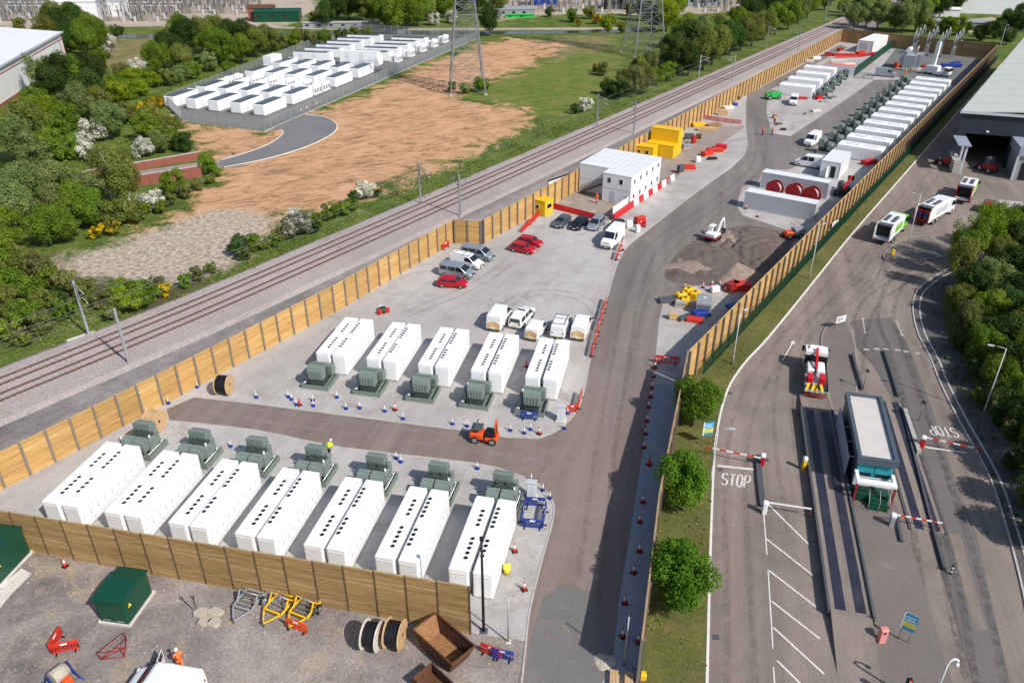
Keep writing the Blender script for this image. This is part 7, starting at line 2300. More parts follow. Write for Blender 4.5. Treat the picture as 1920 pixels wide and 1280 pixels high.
# machines seen in the gloom of the doorway and beside it
def small_loader(label, p, rz, paint):
    t = thing('loader', label, 'loader', (p.x, p.y, 0.05), rz)
    m = MB(); m.cham(-1.6, 0.6, -0.95, 0.95, 0.7, 1.7, 0.12); m.build('body', paint, t)
    m = MB(); m.cham(-0.6, 0.5, -0.7, 0.7, 1.7, 2.9, 0.1); c = m.build('cab', 'dark_grey', t)
    m = MB(); m.box(0.48, 0.53, -0.55, 0.55, 1.85, 2.7); m.build('window', 'glass', c)
    m = MB(); m.bar((0.5, 0.6, 1.3), (2.1, 0.6, 0.7), 0.18); m.bar((0.5, -0.6, 1.3), (2.1, -0.6, 0.7), 0.18); m.build('lift_arm', paint, t)
    m = MB(); m.xprism([(2.0, 1.1), (2.1, 0.2), (2.9, 0.15), (2.8, 0.3), (2.3, 0.4), (2.2, 1.1)], -1.1, 1.1, 0, 1); m.build('bucket', 'dark_grey', t)
    add_wheels(t, (-1.1, 1.0), 0.85, 0.55, 0.4)
small_loader('red loader in shade left of the warehouse door', at(1775, 312), 2.2, 'dark_red')
small_loader('red loader inside the dark warehouse doorway', at(1850, 322), 1.9, 'dark_red')
t = thing('skip_container', 'dark open skip with a red lid at the right of the refuse trucks', 'skip', at(1850, 395) + Vector((0, 0, 0.02)), 0.9)
m = MB(); m.xprism([(-1.6, 0), (1.6, 0), (2.0, 1.4), (-2.0, 1.4)], -0.9, 0.9, 0, 1); m.build('body', 'dark_grey', t)
m = MB(); m.box(-1.2, 0.5, -0.5, 0.5, 1.41, 1.55); m.build('lid', 'red', t)
t = thing('bunker_wall', 'pale concrete ramp beside the warehouse annex on the right edge', 'wall', at(1895, 400) + Vector((0, 0, 0.02)), ang_w)
m = MB(); m.prism([(-2.5, -3), (8, -3), (8, 3.5), (-1.5, 3.5)], 0, 1.1); m.build('slab', 'concrete', t)
m = MB(); m.box(-2.0, 8, -3.2, -3.0, 0, 1.6); m.build('parapet', 'concrete', t)

# ------------------------------------------------------------------ wear: rubbered wheel tracks, trench patches
def wear_mat(name, col, cover, scale):
    m = bpy.data.materials.new(name)
    m.use_nodes = True
    N, L = m.node_tree.nodes, m.node_tree.links
    b = N['Principled BSDF']
    b.inputs['Base Color'].default_value = (*col, 1)
    b.inputs['Roughness'].default_value = 0.85
    pos = N.new('ShaderNodeNewGeometry').outputs['Position']
    f = nnoise(N, L, pos, scale, 6, 0.7, 0.5)
    a = nramp(N, L, f, [(0.38, (0, 0, 0)), (0.72, (cover,) * 3)])
    L.new(a, b.inputs['Alpha'])
    MATS[name] = m
wear_mat('tyre_rubber', (0.055, 0.05, 0.047), 0.42, 1.3)
wear_mat('tyre_rubber_faint', (0.07, 0.06, 0.055), 0.24, 1.3)
wear_mat('mud_smear', (0.26, 0.20, 0.155), 0.34, 1.0)
wear_mat('gravel_dust', (0.42, 0.39, 0.36), 0.4, 1.2)
def tracks(pts, wd, z, mat, gauge=1.9):
    P = smooth_path(px(*pts), 6)
    for s in (-1, 1):
        mb = MB()
        ribbon(mb, off(P, s * gauge / 2), wd / 2, wd / 2, z)
        structure(mb.build('wheel_track', mat))
for pts, wd, mt in [([(1390, 1300), (1385, 1100), (1378, 900), (1400, 760), (1460, 660), (1560, 540), (1650, 430), (1720, 350)], 0.55, 'tyre_rubber_faint'),
                    ([(1500, 1000), (1475, 860), (1470, 740), (1500, 640), (1580, 560), (1660, 480)], 0.5, 'tyre_rubber_faint'),
                    ([(1860, 1300), (1820, 1100), (1770, 930), (1715, 760), (1680, 650), (1660, 590), (1690, 520), (1760, 500)], 0.6, 'tyre_rubber'),
                    ([(1790, 1300), (1755, 1120), (1735, 1000)], 0.6, 'tyre_rubber'), ([(1535, 765), (1520, 680), (1540, 620), (1610, 540), (1690, 500)], 0.5, 'tyre_rubber_faint'),
                    ([(1600, 700), (1610, 620), (1640, 560), (1720, 510)], 0.5, 'tyre_rubber'), ([(1700, 640), (1740, 740), (1790, 880), (1830, 1000)], 0.5, 'tyre_rubber_faint'),
                    ([(1620, 540), (1680, 420), (1740, 340), (1770, 300)], 0.5, 'tyre_rubber_faint')]:
    tracks(pts, wd, 0.026, mt)
for pts, wd, mt in [([(1070, 1290), (1110, 1050), (1130, 880), (1160, 700), (1185, 560), (1230, 460), (1330, 390), (1420, 310), (1425, 240)], 0.5, 'tyre_rubber_faint'),
                    ([(1060, 960), (1050, 880), (1000, 850), (860, 830), (600, 795), (400, 765)], 0.4, 'gravel_dust'), ([(1130, 1200), (1140, 1000), (1170, 800), (1200, 600), (1260, 500)], 0.45, 'gravel_dust'),
                    ([(1240, 520), (1215, 600), (1190, 720), (1165, 860)], 0.5, 'mud_smear'), ([(1330, 430), (1290, 450), (1240, 520)], 0.5, 'mud_smear'), ([(1430, 330), (1380, 380), (1330, 430)], 0.5, 'mud_smear'),
                    ([(1560, 215), (1500, 270), (1440, 310), (1380, 360)], 0.4, 'gravel_dust')]:
    tracks(pts, wd, 0.049, mt)
for pts, wd, mt in [([(900, 600), (1000, 550), (1090, 560), (1130, 600)], 0.4, 'mud_smear'), ([(760, 590), (880, 540), (960, 490)], 0.4, 'mud_smear')]:
    tracks(pts, wd, 0.034, mt, 1.5)
for i, (q, mt) in enumerate([([(1780, 1000), (1800, 1002), (1850, 1180), (1828, 1182)], 'access_concrete')]):
    structure(sheet('road_repair', px(*q), 0.024, mt))
# ------------------------------------------------------------------ foreground yard
def green_kiosk(label, c, rz, L_, W_, h):
    t = thing('substation_kiosk', label, 'kiosk', (c.x, c.y, 0.02), rz)
    m = MB(); m.box(-0.15, L_ + 0.15, -0.15, W_ + 0.15, 0, 0.16); m.build('plinth', 'concrete_pale', t)
    m = MB(); m.cham(0, L_, 0, W_, 0.16, h - 0.1, 0.05); m.build('housing', 'kiosk_green', t)
    m = MB(); m.xprism([(-0.1, h - 0.12), (W_ + 0.1, h - 0.12), (W_ + 0.1, h - 0.02), (W_ * 0.62, h + 0.16), (W_ * 0.38, h + 0.16), (-0.1, h - 0.02)], -0.1, L_ + 0.1); m.build('roof', 'kiosk_green', t)
    for k in range(2):
        m = MB(); x = 0.12 + k * (L_ / 2 - 0.06); m.box(x, x + L_ / 2 - 0.18, -0.03, 0.01, 0.3, h - 0.3); d = m.build('door', 'kiosk_green', t)
        m = MB(); m.box(x + 0.2, x + L_ / 2 - 0.4, -0.045, -0.03, 0.36, 0.44); m.build('vent', 'galv', d)
    m = MB(); m.box(L_ - 0.01, L_ + 0.03, 0.2, W_ - 0.2, 0.3, h - 0.3); d = m.build('door', 'kiosk_green', t)
    m = MB(); m.add([(L_ + 0.035, 0.42, 1.45), (L_ + 0.035, 0.82, 1.45), (L_ + 0.035, 0.62, 1.85)], [(0, 1, 2)]); m.build('warning_sign', 'sign_yellow', d)
    return t
k0, k1 = at(190, 1166), at(241, 1173)
green_kiosk('dark green steel substation kiosk on a pale plinth in the yard', k0, yaw(k0, k1), 2.35, 3.3, 2.5)
g0 = at(-55, 1092)
green_kiosk('dark green kiosk cut off by the left edge of the picture', g0, yaw(k0, k1), 2.6, 3.8, 2.9)
structure(sheet('kiosk_path', px((0, 1100), (40, 1065), (60, 1075), (20, 1115), (0, 1140), (-40, 1160), (-60, 1110)), 0.02, 'concrete_pale'))
# red tripod frame, blue stand
t = thing('lifting_frame', 'red tubular triangular frame lying in the yard below the green kiosk', 'frame', at(216, 1228) + Vector((0, 0, 0.03)), 0.15)
A, B, C = Vector((-0.95, -0.25, 0.05)), Vector((0.75, -0.3, 0.05)), Vector((0.45, 1.35, 0.1))
for p, q in ((A, B), (B, C), (C, A), (A, (B + C) / 2), ((A + C) / 2, (B + C) / 2)):
    m = MB(); m.tube([p, q], 0.04, 6); m.build('tube', 'dark_red', t)
for p in (A, B, C):
    m = MB(); m.tube([p, p + Vector((0, 0, 0.7))], 0.035, 6); m.build('leg', 'dark_red', t)
m = MB(); m.tube([A + Vector((0, 0, 0.7)), B + Vector((0, 0, 0.7)), C + Vector((0, 0, 0.7)), A + Vector((0, 0, 0.7))], 0.03, 6); m.build('top_rail', 'dark_red', t)
t = thing('cable_winch', 'blue wheeled winch frame with tan reel at the bottom left corner', 'winch', at(118, 1278) + Vector((0, 0, 0.03)), -0.5)
for s in (-0.75, 0.75):
    m = MB(); m.tube([(-0.9, s, 0.1), (-0.1, s, 1.3), (0.9, s, 0.1)], 0.06, 6); m.build('side_frame', 'blue', t)
m = MB(); m.tube([(-1.1, -0.8, 0.15), (1.3, -0.8, 0.15)], 0.06, 6); m.tube([(-1.1, 0.8, 0.15), (1.3, 0.8, 0.15)], 0.06, 6); m.build('skid', 'blue', t)
m = MB(); m.cyl((-0.05, -0.55, 0.85), (-0.05, 0.55, 0.85), 0.55, 16); m.build('reel', 'stone', t)
m = MB(); m.cham(0.5, 1.0, -0.3, 0.3, 0.3, 0.8, 0.05); m.build('motor', 'orange', t)
# stone slabs
for i, (x, y, a) in enumerate([(378, 1150, 0.3), (386, 1166, 0.9), (404, 1150, 0.1), (402, 1168, -0.4)]):
    m = MB()
    g = random.Random(i)
    poly = [((0.62 + g.uniform(-.12, .12)) * math.cos(2 * math.pi * k / 7), (0.5 + g.uniform(-.1, .1)) * math.sin(2 * math.pi * k / 7)) for k in range(7)]
    m.prism(poly, 0, 0.22)
    m.prism([(p[0] * 0.88, p[1] * 0.88) for p in poly], 0.22, 0.27)
    o = m.build('stone_slab', 'stone', None, at(x, y) + Vector((0, 0, 0.012)), a)
    tag(o, f'{["upper left", "lower left", "upper right", "lower right"][i]} one of four pale stone slabs on the yard floor', 'stone slab', 'stone slabs')
for i, (a, b) in enumerate([((340, 1122), (372, 1152)), ((362, 1120), (370, 1148))]):
    m = MB(); p, q = at(*a), at(*b)
    m.tube([Vector((0, 0, 0.06)), q - p + Vector((0, 0, 0.06))], 0.04, 6)
    m.cbox((0, 0, 0.07), (0.25, 0.12, 0.12))
    tag(m.build('steel_bar', 'dark_grey', None, p + Vector((0, 0, 0.012))), f'{["longer", "shorter"][i]} dark steel bar leaning towards the stone slabs', 'bar', 'steel bars')
# trailers against the fence
def drum_trailer(label, c, rz, paint, tongue=True):
    t = thing('cable_trailer', label, 'trailer', (c.x, c.y, 0.02), rz)
    for s in (-1, 1):
        m = MB(); m.bar((-0.9, s * 0.8, 0.5), (1.0, s * 0.8, 0.5), 0.12); m.bar((-0.3, s * 0.8, 0.5), (0.2, s * 0.8, 1.15), 0.1); m.bar((0.7, s * 0.8, 0.5), (0.2, s * 0.8, 1.15), 0.1); m.build('side_beam', paint, t)
    m = MB(); m.bar((0.95, -0.8, 0.5), (0.95, 0.8, 0.5), 0.12); m.build('cross_beam', paint, t); m = MB(); m.bar((-0.85, -0.8, 0.5), (-0.85, 0.8, 0.5), 0.12); m.build('cross_beam', paint, t)
    m = MB(); m.bar((-0.9, -0.75, 0.5), (-2.0, 0, 0.4), 0.1); m.bar((-0.9, 0.75, 0.5), (-2.0, 0, 0.4), 0.1); m.build('drawbar', paint, t)
    m = MB(); m.tube([(-2.0, 0, 0), (-2.0, 0, 0.7)], 0.04, 6); m.build('jockey_leg', 'dark_grey', t)
    m = MB(); m.cyl((0.2, -0.85, 1.1), (0.2, 0.85, 1.1), 0.05, 8); m.build('spindle', 'galv', t)
    for k in range(4):
        m = MB(); m.box(-0.6 + k * 0.4, -0.55 + k * 0.4, -0.74, 0.74, 0.52, 0.58); m.build('cross_bar', 'galv_dark', t)
    add_wheels(t, (0.4,), 0.98, 0.34, 0.2)
    return t
rzT = math.radians(80)
drum_trailer('grey steel cable trailer against the foreground fence, left of the yellow ones', at(468, 1133), math.radians(72), 'galv')
drum_trailer('yellow cable trailer at the foreground fence, left one of two', at(526, 1140), math.radians(66), 'yellow')
drum_trailer('yellow cable trailer at the foreground fence, right one with green wheel', at(573, 1146), math.radians(66), 'yellow')
t = thing('cable_reel', 'small green cable reel beside the right yellow trailer', 'reel', at(594, 1150) + Vector((0, 0, 0.02)), 0.2)
for s in (-0.2, 0.2):
    m = MB(); m.cyl((s - 0.02, 0, 0.4), (s + 0.02, 0, 0.4), 0.4, 14); m.build('flange', 'kiosk_green', t)
m = MB(); m.cyl((-0.2, 0, 0.4), (0.2, 0, 0.4), 0.22, 12); m.build('core', 'dark_grey', t)
m = MB()
for k in range(9):
    m.tube([(k * 0.12, 0.0, 0.05), (k * 0.12 + 0.1, 0.9, 0.5), (k * 0.12 + 0.3, 1.5, 0.6)], 0.03, 5)
    m.tube([(k * 0.12 - 0.2, 0.5, 0.3), (k * 0.12 + 0.6, 0.6, 0.35)], 0.025, 5)
o = m.build('scaffold_pile', 'galv', None, at(492, 1140) + Vector((0, 0, 0.012)), 0.1)
tag(o, 'untidy pile of grey tubes between the grey and yellow trailers', 'scrap pile'); o['kind'] = 'stuff'
# rusty skip: open tapering hopper
a_, b_ = at(790, 1186), at(862, 1250)
sk = thing('rusty_skip', 'large rusty open steel skip beside the cable drums in the yard', 'skip', (a_ + b_) / 2 + Vector((0.35, -0.25, 0.012)), yaw(a_, b_))
Ls, Ws, Hs = 4.3, 2.2, 1.6
def slab(vs, th, name, mat, par):
    m = MB()
    a, b, c, d = [Vector(v) for v in vs]
    nrm = (b - a).cross(c - a).normalized() * th
    m.add([a, b, c, d, a + nrm, b + nrm, c + nrm, d + nrm], [(0, 1, 2, 3), (7, 6, 5, 4), (0, 4, 5, 1), (1, 5, 6, 2), (2, 6, 7, 3), (3, 7, 4, 0)])
    return m.build(name, mat, par)
bl, tl, bw, tw = Ls * 0.36, Ls * 0.5, Ws * 0.4, Ws * 0.5
slab([(-bl, -bw, 0.05), (bl, -bw, 0.05), (tl, -tw, Hs), (-tl, -tw, Hs)], 0.05, 'side_plate', 'rust', sk)
slab([(bl, bw, 0.05), (-bl, bw, 0.05), (-tl, tw, Hs), (tl, tw, Hs)], 0.05, 'side_plate', 'rust', sk)
slab([(bl, -bw, 0.05), (bl, bw, 0.05), (tl, tw, Hs), (tl, -tw, Hs)], 0.05, 'end_plate', 'rust', sk)
slab([(-bl, bw, 0.05), (-bl, -bw, 0.05), (-tl, -tw, Hs), (-tl, tw, Hs)], 0.05, 'end_plate', 'rust_light', sk)
m = MB(); m.box(-bl, bl, -bw, bw, 0.0, 0.08); m.build('floor', 'rust_light', sk)
m = MB()
for s in (-1, 1):
    m.bar((-tl, s * tw, Hs), (tl, s * tw, Hs), 0.1); m.bar((s * tl, -tw, Hs), (s * tl, tw, Hs), 0.1)
m.build('rim', 'rust', sk)
for k in range(5):
    f = -0.8 + k * 0.4
    m = MB(); m.bar((f * bl, -bw - 0.03, 0.1), (f * tl, -tw - 0.03, Hs), 0.08); m.build('rib', 'rust', sk)
t = thing('rusty_skip', 'corner of a second dark rusty skip at the bottom edge', 'skip', at(820, 1300) + Vector((0, 0, 0.012)), yaw(a_, b_))
for nm, q in (('side_plate', (-1.6, 1.6, -0.9, -0.82, 0, 1.1)), ('side_plate', (-1.6, 1.6, 0.82, 0.9, 0, 1.1)), ('end_plate', (-1.6, -1.52, -0.82, 0.82, 0, 1.1)), ('end_plate', (1.52, 1.6, -0.82, 0.82, 0, 1.1)), ('floor', (-1.52, 1.52, -0.82, 0.82, 0, 0.1))):
    m = MB(); m.box(*q); m.build(nm, 'rust', t)
# gravel heap and timber stack at the bottom of the site road
heap('small heap of pale stone and orange clay on the road edge at the bottom', at(1133, 1240), 0.75, 0.16, 'stone', 21)
for i, (x, y, L_, nm) in enumerate([(1150, 1290, 2.4, 'left'), (1178, 1296, 2.6, 'right')]):
    t = thing('timber_stack', f'stack of long timber bearers at the bottom edge, {nm} one', 'timber stack', at(x, y) + Vector((0, 0, 0.05)), math.radians(82))
    for k in range(6):
        m = MB(); m.box(-L_ / 2, L_ / 2, -0.3 + (k % 3) * 0.2, -0.12 + (k % 3) * 0.2, 0.2 * (k // 3) + 0.02, 0.2 * (k // 3) + 0.2); m.build('bearer', 'wood_drum', t)
t = thing('yellow_machine', 'yellow compactor plate beside the timber bearers at the bottom edge', 'compactor', at(1203, 1272) + Vector((0, 0, 0.05)))
m = MB(); m.cham(-0.3, 0.3, -0.25, 0.25, 0.1, 0.6, 0.08); m.build('engine', 'yellow', t)
m = MB(); m.cham(-0.4, 0.4, -0.3, 0.3, 0, 0.1, 0.03); m.build('plate', 'dark_grey', t)
m = MB(); m.tube([(-0.2, -0.2, 0.5), (-0.7, -0.2, 0.95), (-0.7, 0.2, 0.95), (-0.2, 0.2, 0.5)], 0.025, 6); m.build('handle', 'black', t)

# loose things: rubble in the yard that nobody would count
g = np.random.default_rng(3)
mb = MB()
yp = px((0, 1030), (870, 1192), (980, 1210), (960, 1290), (0, 1290))
PX = np.array([(p.x, p.y) for p in yp])
X = g.uniform(PX[:, 0].min(), PX[:, 0].max(), 2600); Y = g.uniform(PX[:, 1].min(), PX[:, 1].max(), 2600)
X = np.where(g.random(2600) < 0.5, X, np.round(X / 4) * 4 + g.normal(size=2600) * 0.7)
d_ = sdf(yp, X, Y)
for x, y, d in zip(X, Y, d_):
    if d > 0.1:
        s = 0.02 + 0.09 * g.random() ** 5
        mb.cbox((x, y, s * 0.4 + 0.01), (s * g.uniform(0.8, 1.7), s, s * 0.8), 0, g.uniform(0, 3))
o = mb.build('yard_rubble', 'stone'); o['kind'] = 'stuff'; o['label'] = 'scattered small rubble and stones over the yard floor'; o['category'] = 'rubble'

# ------------------------------------------------------------------ storage pad clutter
def tank(label, c, rz, mat, s=1.0):
    t = thing('water_tank', label, 'tank', (c.x, c.y, 0.06), rz)
    m = MB(); m.cham(-0.75 * s, 0.75 * s, -0.55 * s, 0.55 * s, 0.12, 1.05 * s, 0.12); m.build('tank', mat, t)
    m = MB(); m.cyl((0, 0, 1.05 * s), (0, 0, 1.15 * s), 0.18 * s, 10); m.build('cap', 'black', t)
    m = MB(); m.box(-0.8 * s, 0.8 * s, -0.6 * s, 0.6 * s, 0, 0.12); m.build('pallet', 'wood_drum', t)
for i, (x, y, nm) in enumerate([(1276, 562, 'left'), (1290, 553, 'rear'), (1302, 560, 'right'), (1284, 571, 'front')]):
    tank(f'{nm} one of four yellow plastic tanks on the storage pad', at(x, y), 0.4 + i * 0.3, 'yellow')
t = thing('generator', 'dark grey generator set on the storage pad beside the yellow tanks', 'generator', at(1318, 582) + Vector((0, 0, 0.06)), math.radians(-14))
m = MB(); m.cham(-1.0, 1.0, -1.5, 1.5, 0.15, 1.7, 0.06); m.build('canopy', 'mid_grey', t)
m = MB(); m.box(-1.05, 1.05, -1.55, 1.55, 0, 0.15); m.build('skid', 'black', t)
for k in range(6):
    m = MB(); m.box(-0.8, 0.8, -1.53, -1.5, 0.4 + k * 0.18, 0.46 + k * 0.18); m.build('louvre', 'dark_grey', t)
m = MB(); m.box(-0.15, 0.25, 0.2, 0.5, 1.7, 1.74); m.build('label_plate', 'white_paint', t)
def pallet(label, c, rz, mat, n=3, L_=1.2, W_=1.0, h=0.38):
    t = thing('material_stack', label, 'material stack', (c.x, c.y, 0.06), rz)
    m = MB(); m.box(-L_ / 2, L_ / 2, -W_ / 2, W_ / 2, 0, 0.13); m.build('pallet', 'wood_drum', t)
    for k in range(n):
        m = MB(); j = RNG.uniform(-.05, .05); m.cham(-L_ / 2 + j, L_ / 2 + j, -W_ / 2 - j, W_ / 2 - j, 0.13 + k * h, 0.13 + (k + 1) * h - 0.02, 0.03); m.build('layer', mat, t)
for i, (x, y, mt, nm, n, L_) in enumerate([(1302, 603, 'cone_red', 'red barrier feet on the storage pad', 1, 2.0), (1312, 594, 'blue', 'blue barrier panels beside the red ones on the storage pad', 2, 2.0), (1262, 598, 'wood_drum', 'brown boxes at the left of the storage pad', 2, 1.2), (1280, 600, 'dark_grey', 'dark crates in front of the generator', 1, 1.4), (1252, 566, 'dark_grey', 'black pipe bundle at the pad tip', 1, 2.6), (1275, 575, 'concrete', 'grey bags below the yellow tanks', 2, 1.4), (1375, 578, 'blue', 'blue trestles at the verge fence', 1, 2.0), (1390, 545, 'cone_red', 'red barrier stack at the verge fence by the spoil heap', 3, 2.4), (1372, 545, 'dark_red', 'dark red barrier stack left of the fence stack', 3, 2.0), (1340, 548, 'white_paint', 'white sign frames at the top of the pad', 2, 1.2),
        (1355, 216, 'wood_drum', 'brown pallets by the fence beyond the red mesh', 3, 2.4), (1365, 206, 'concrete_pale', 'pale bags along the fence', 2, 3.0), (1345, 198, 'dark_grey', 'dark drums by the fence', 2, 2.4), (1368, 192, 'stone', 'tan bags nearest the pale strip', 2, 2.6), (1378, 200, 'blue', 'blue drums at the pale strip', 2, 1.2), (1377, 187, 'rust', 'rust brown scrap against the fence', 2, 2.6), (1352, 190, 'blue', 'small blue crate by the fence', 1, 1.2),
        (1310, 238, 'yellow', 'yellow formwork right of the yellow cabins', 2, 3.0), (1325, 246, 'wood_drum', 'timber beams below the red mesh', 2, 4.0), (1337, 240, 'rust_light', 'tan steel beams below the red mesh', 2, 3.4), (1292, 262, 'dark_grey', 'dark plant beside the yellow cabins', 3, 2.0), (1300, 270, 'red', 'red chest beside the yellow cabins', 4, 1.0), (1287, 278, 'mid_grey', 'grey crates below the raised yellow cabin', 2, 2.0), (1309, 262, 'rust', 'brown crate beside the red chest', 3, 1.2),
        (1325, 292, 'cone_red', 'red barrier panels at the road edge right of the cabins', 2, 2.4), (1340, 286, 'cone_red', 'long red barrier stack at the road edge', 2, 3.4), (1352, 279, 'red', 'far red barrier stack at the road edge', 2, 2.4), (1308, 305, 'white_paint', 'white drums among the red barriers', 3, 1.0), (1292, 318, 'cone_red', 'red fencing at the near end of the roadside stacks', 2, 2.4), (1275, 325, 'dark_grey', 'black generator box at the end of the cabin wall', 4, 1.3), (1335, 300, 'black', 'black hose coil on the pale roadside pad', 1, 1.8), (1250, 345, 'mid_grey', 'grey bench beside the cabin wall end', 2, 1.6),
        (1200, 420, 'cone_red', 'heap of red cone bases behind the large white van', 3, 1.6), (1180, 428, 'white_paint', 'white bollards beside the red heap', 3, 1.0), (1195, 436, 'white_paint', 'white drum at the road corner', 3, 0.8),
        (1460, 235, 'dark_grey', 'dark toolboxes beside the bending worker', 1, 1.4), (1468, 245, 'black', 'black crate at the pad edge', 1, 1.2), (1452, 222, 'rust_light', 'orange tool crate on the far pad', 2, 1.0), (1515, 215, 'mid_grey', 'grey sacks at the pad edge', 1, 1.6), (1505, 186, 'red', 'red drums beside the tipper van', 1, 2.2), (1535, 187, 'red', 'red chest before the short far row', 2, 1.8), (1545, 192, 'galv', 'galvanised brackets before the short far row', 1, 2.0), (1560, 185, 'galv_dark', 'grey fittings right of the short far row', 1, 2.4), (1530, 210, 'concrete_pale', 'pale boards on the far pad', 1, 2.4),
        (1572, 118, 'concrete_pale', 'pale panels below the tall white container', 2, 5.0), (1590, 122, 'concrete_pale', 'pale flat panels beside the green fence', 1, 5.0), (1580, 106, 'red', 'long red barrier line below the tall white container', 2, 7.0), (1612, 104, 'cone_red', 'red barrier pile at the foot of the tall white container', 3, 4.0), (1640, 104, 'red', 'red crates right of the tall white container', 2, 3.0), (1552, 106, 'dark_red', 'rust red cable drum box along the far left fence', 3, 2.0), (1575, 96, 'dark_red', 'second rust red box along the far left fence', 2, 2.0), (1530, 112, 'white_paint', 'white bags along the far left fence', 2, 2.6), (1518, 118, 'concrete_pale', 'pale bags along the far left fence', 2, 2.4),
        (1685, 128, 'orange', 'orange access machine crate by the grid transformer', 4, 3.0), (1782, 128, 'blue', 'blue lift platform crate right of the white crane', 3, 6.0), (1790, 122, 'blue', 'second blue platform crate at the verge fence', 2, 4.0), (1735, 128, 'dark_red', 'red pump crate below the grid transformer', 2, 3.0), (1545, 268, 'red', 'red pipe bundle beside the switch room', 1, 0.6), (1628, 308, 'red', 'red barrier sections in the shade behind the switch room', 2, 3.2)]):
    pallet(f'stack of {nm}', at(x, y), math.radians(-20 + (i * 37) % 60), mt, n, L_, min(1.4, L_ * 0.6))
mesh_fence('low red plastic mesh fence across the strip beyond the yellow cabins', [at(1303, 221), at(1345, 228), at(1390, 234)], 1.1, 2.0, 'cone_red', 'fence', 'plastic_mesh_fence', 0.12, 4, 0.05)
mesh_fence('low orange plastic mesh fence beside the yellow kiosk', [at(978, 437), at(1012, 404)], 1.0, 2.0, 'cone_red', 'fence', 'plastic_mesh_fence', 0.12, 4, 0.05)
mesh_fence('red plastic mesh fence in front of the tall white container', [at(1565, 110), at(1612, 108), at(1640, 104)], 1.1, 2.0, 'cone_red', 'fence', 'plastic_mesh_fence', 0.12, 4, 0.05)
# telescopic handler in the shade beside the grey containers
t = thing('telehandler', 'dark telehandler with red boom in the fence shade beside the grey containers', 'telehandler', at(1578, 366) + Vector((0, 0, 0.05)), math.radians(55))
m = MB(); m.cham(-1.8, 1.6, -0.95, 0.95, 0.6, 1.4, 0.1); m.build('body', 'black', t)
m = MB(); m.cham(-0.6, 0.7, 0.1, 0.95, 1.4, 2.5, 0.1); m.build('cab', 'dark_grey', t)
m = MB(); m.bar((-1.6, -0.4, 1.6), (3.2, -0.4, 2.6), 0.3, 0, 0.35); m.build('boom', 'red', t)
m = MB(); m.box(3.1, 3.3, -0.9, 0.2, 2.0, 2.8); m.build('carriage', 'black', t)
add_wheels(t, (-1.2, 1.1), 0.95, 0.55, 0.4)
t = thing('wheeled_dumper', 'orange and grey wheeled dumper at the verge fence below the grey containers', 'dumper', at(1487, 446) + Vector((0, 0, 0.05)), math.radians(10))
m = MB(); m.xprism([(-0.1, 0.7), (1.3, 0.75), (1.7, 1.6), (-0.2, 1.6)], -0.8, 0.8, 0, 1); m.build('skip', 'mid_grey', t)
m = MB(); m.cham(-1.6, -0.2, -0.65, 0.65, 0.5, 1.2, 0.1); m.build('engine_cover', 'orange', t)
m = MB(); m.tube([(-0.5, -0.55, 1.2), (-0.5, -0.55, 2.3), (-0.5, 0.55, 2.3), (-0.5, 0.55, 1.2)], 0.05, 6); m.build('roll_bar', 'dark_grey', t)
add_wheels(t, (-1.0, 0.8), 0.75, 0.48, 0.35)
t = thing('compact_dumper', 'bright green compact dumper beside the short far row', 'dumper', at(1452, 186) + Vector((0, 0, 0.05)), math.radians(10))
m = MB(); m.xprism([(-1.4, 0.6), (1.0, 0.6), (1.6, 1.7), (-1.6, 1.7)], -0.95, 0.95, 0, 1); m.build('skip', 'green_bright', t)
m = MB(); m.cham(-2.6, -1.5, -0.8, 0.8, 0.5, 1.5, 0.1); m.build('engine_cover', 'green_bright', t)
add_wheels(t, (-1.8, 0.8), 0.85, 0.55, 0.4)
# tripod of planter barrier in the car park
t = thing('tripod_guard', 'red and white guard round a dark green cover on the car park edge', 'guard', at(718, 586) + Vector((0, 0, 0.05)))
for k in range(3):
    a = 2.1 * k
    m = MB(); m.cbox((math.cos(a) * 0.65, math.sin(a) * 0.65, 0.35), (0.5, 0.4, 0.6), 0, a); m.build('guard_block', ['cone_red', 'white_paint', 'cone_red'][k], t)
m = MB(); m.cyl((0, 0, 0), (0, 0, 0.7), 0.45, 12); m.build('cover', 'fence_green', t)

# ------------------------------------------------------------------ grid transformer and crane at the far end
gt = thing('grid_transformer', 'grey grid transformer with radiators and bushings at the far end of the site', 'transformer', at(1705, 128) + Vector((0, 0, 0.05)), math.atan2(ax.y, ax.x))
m = MB(); m.cham(-3.2, 3.2, -1.8, 1.8, 0.3, 4.2, 0.15); m.build('tank', 'galv', gt)
for s in (-1, 1):
    for k in range(4):
        m = MB()
        x = -3.0 + k * 1.6
        for j in range(5):
            m.box(x + j * 0.24, x + j * 0.24 + 0.1, min(s * 1.9, s * 3.0), max(s * 1.9, s * 3.0), 0.9, 4.3)
        m.box(x - 0.02, x + 1.1, min(s * 1.9, s * 3.0), max(s * 1.9, s * 3.0), 4.3, 4.45)
        m.build('radiator', 'galv', gt)
m = MB(); m.cyl((-2.6, 1.0, 5.4), (1.2, 1.0, 5.4), 0.7, 14); m.box(-2.2, -1.9, 0.9, 1.1, 4.2, 5.0); m.box(0.5, 0.8, 0.9, 1.1, 4.2, 5.0); m.build('conservator', 'white_paint', gt)
for k in range(3):
    m = MB(); m.tube([(0.2 + k * 1.1, -0.8, 4.2), (0.4 + k * 1.15, -1.0, 6.4)], [0.25, 0.12], 8); m.build('bushing', 'insulator', gt)
m = MB(); m.box(-3.8, 3.8, -3.4, 3.4, 0, 0.3); m.build('bund', 'concrete', gt)
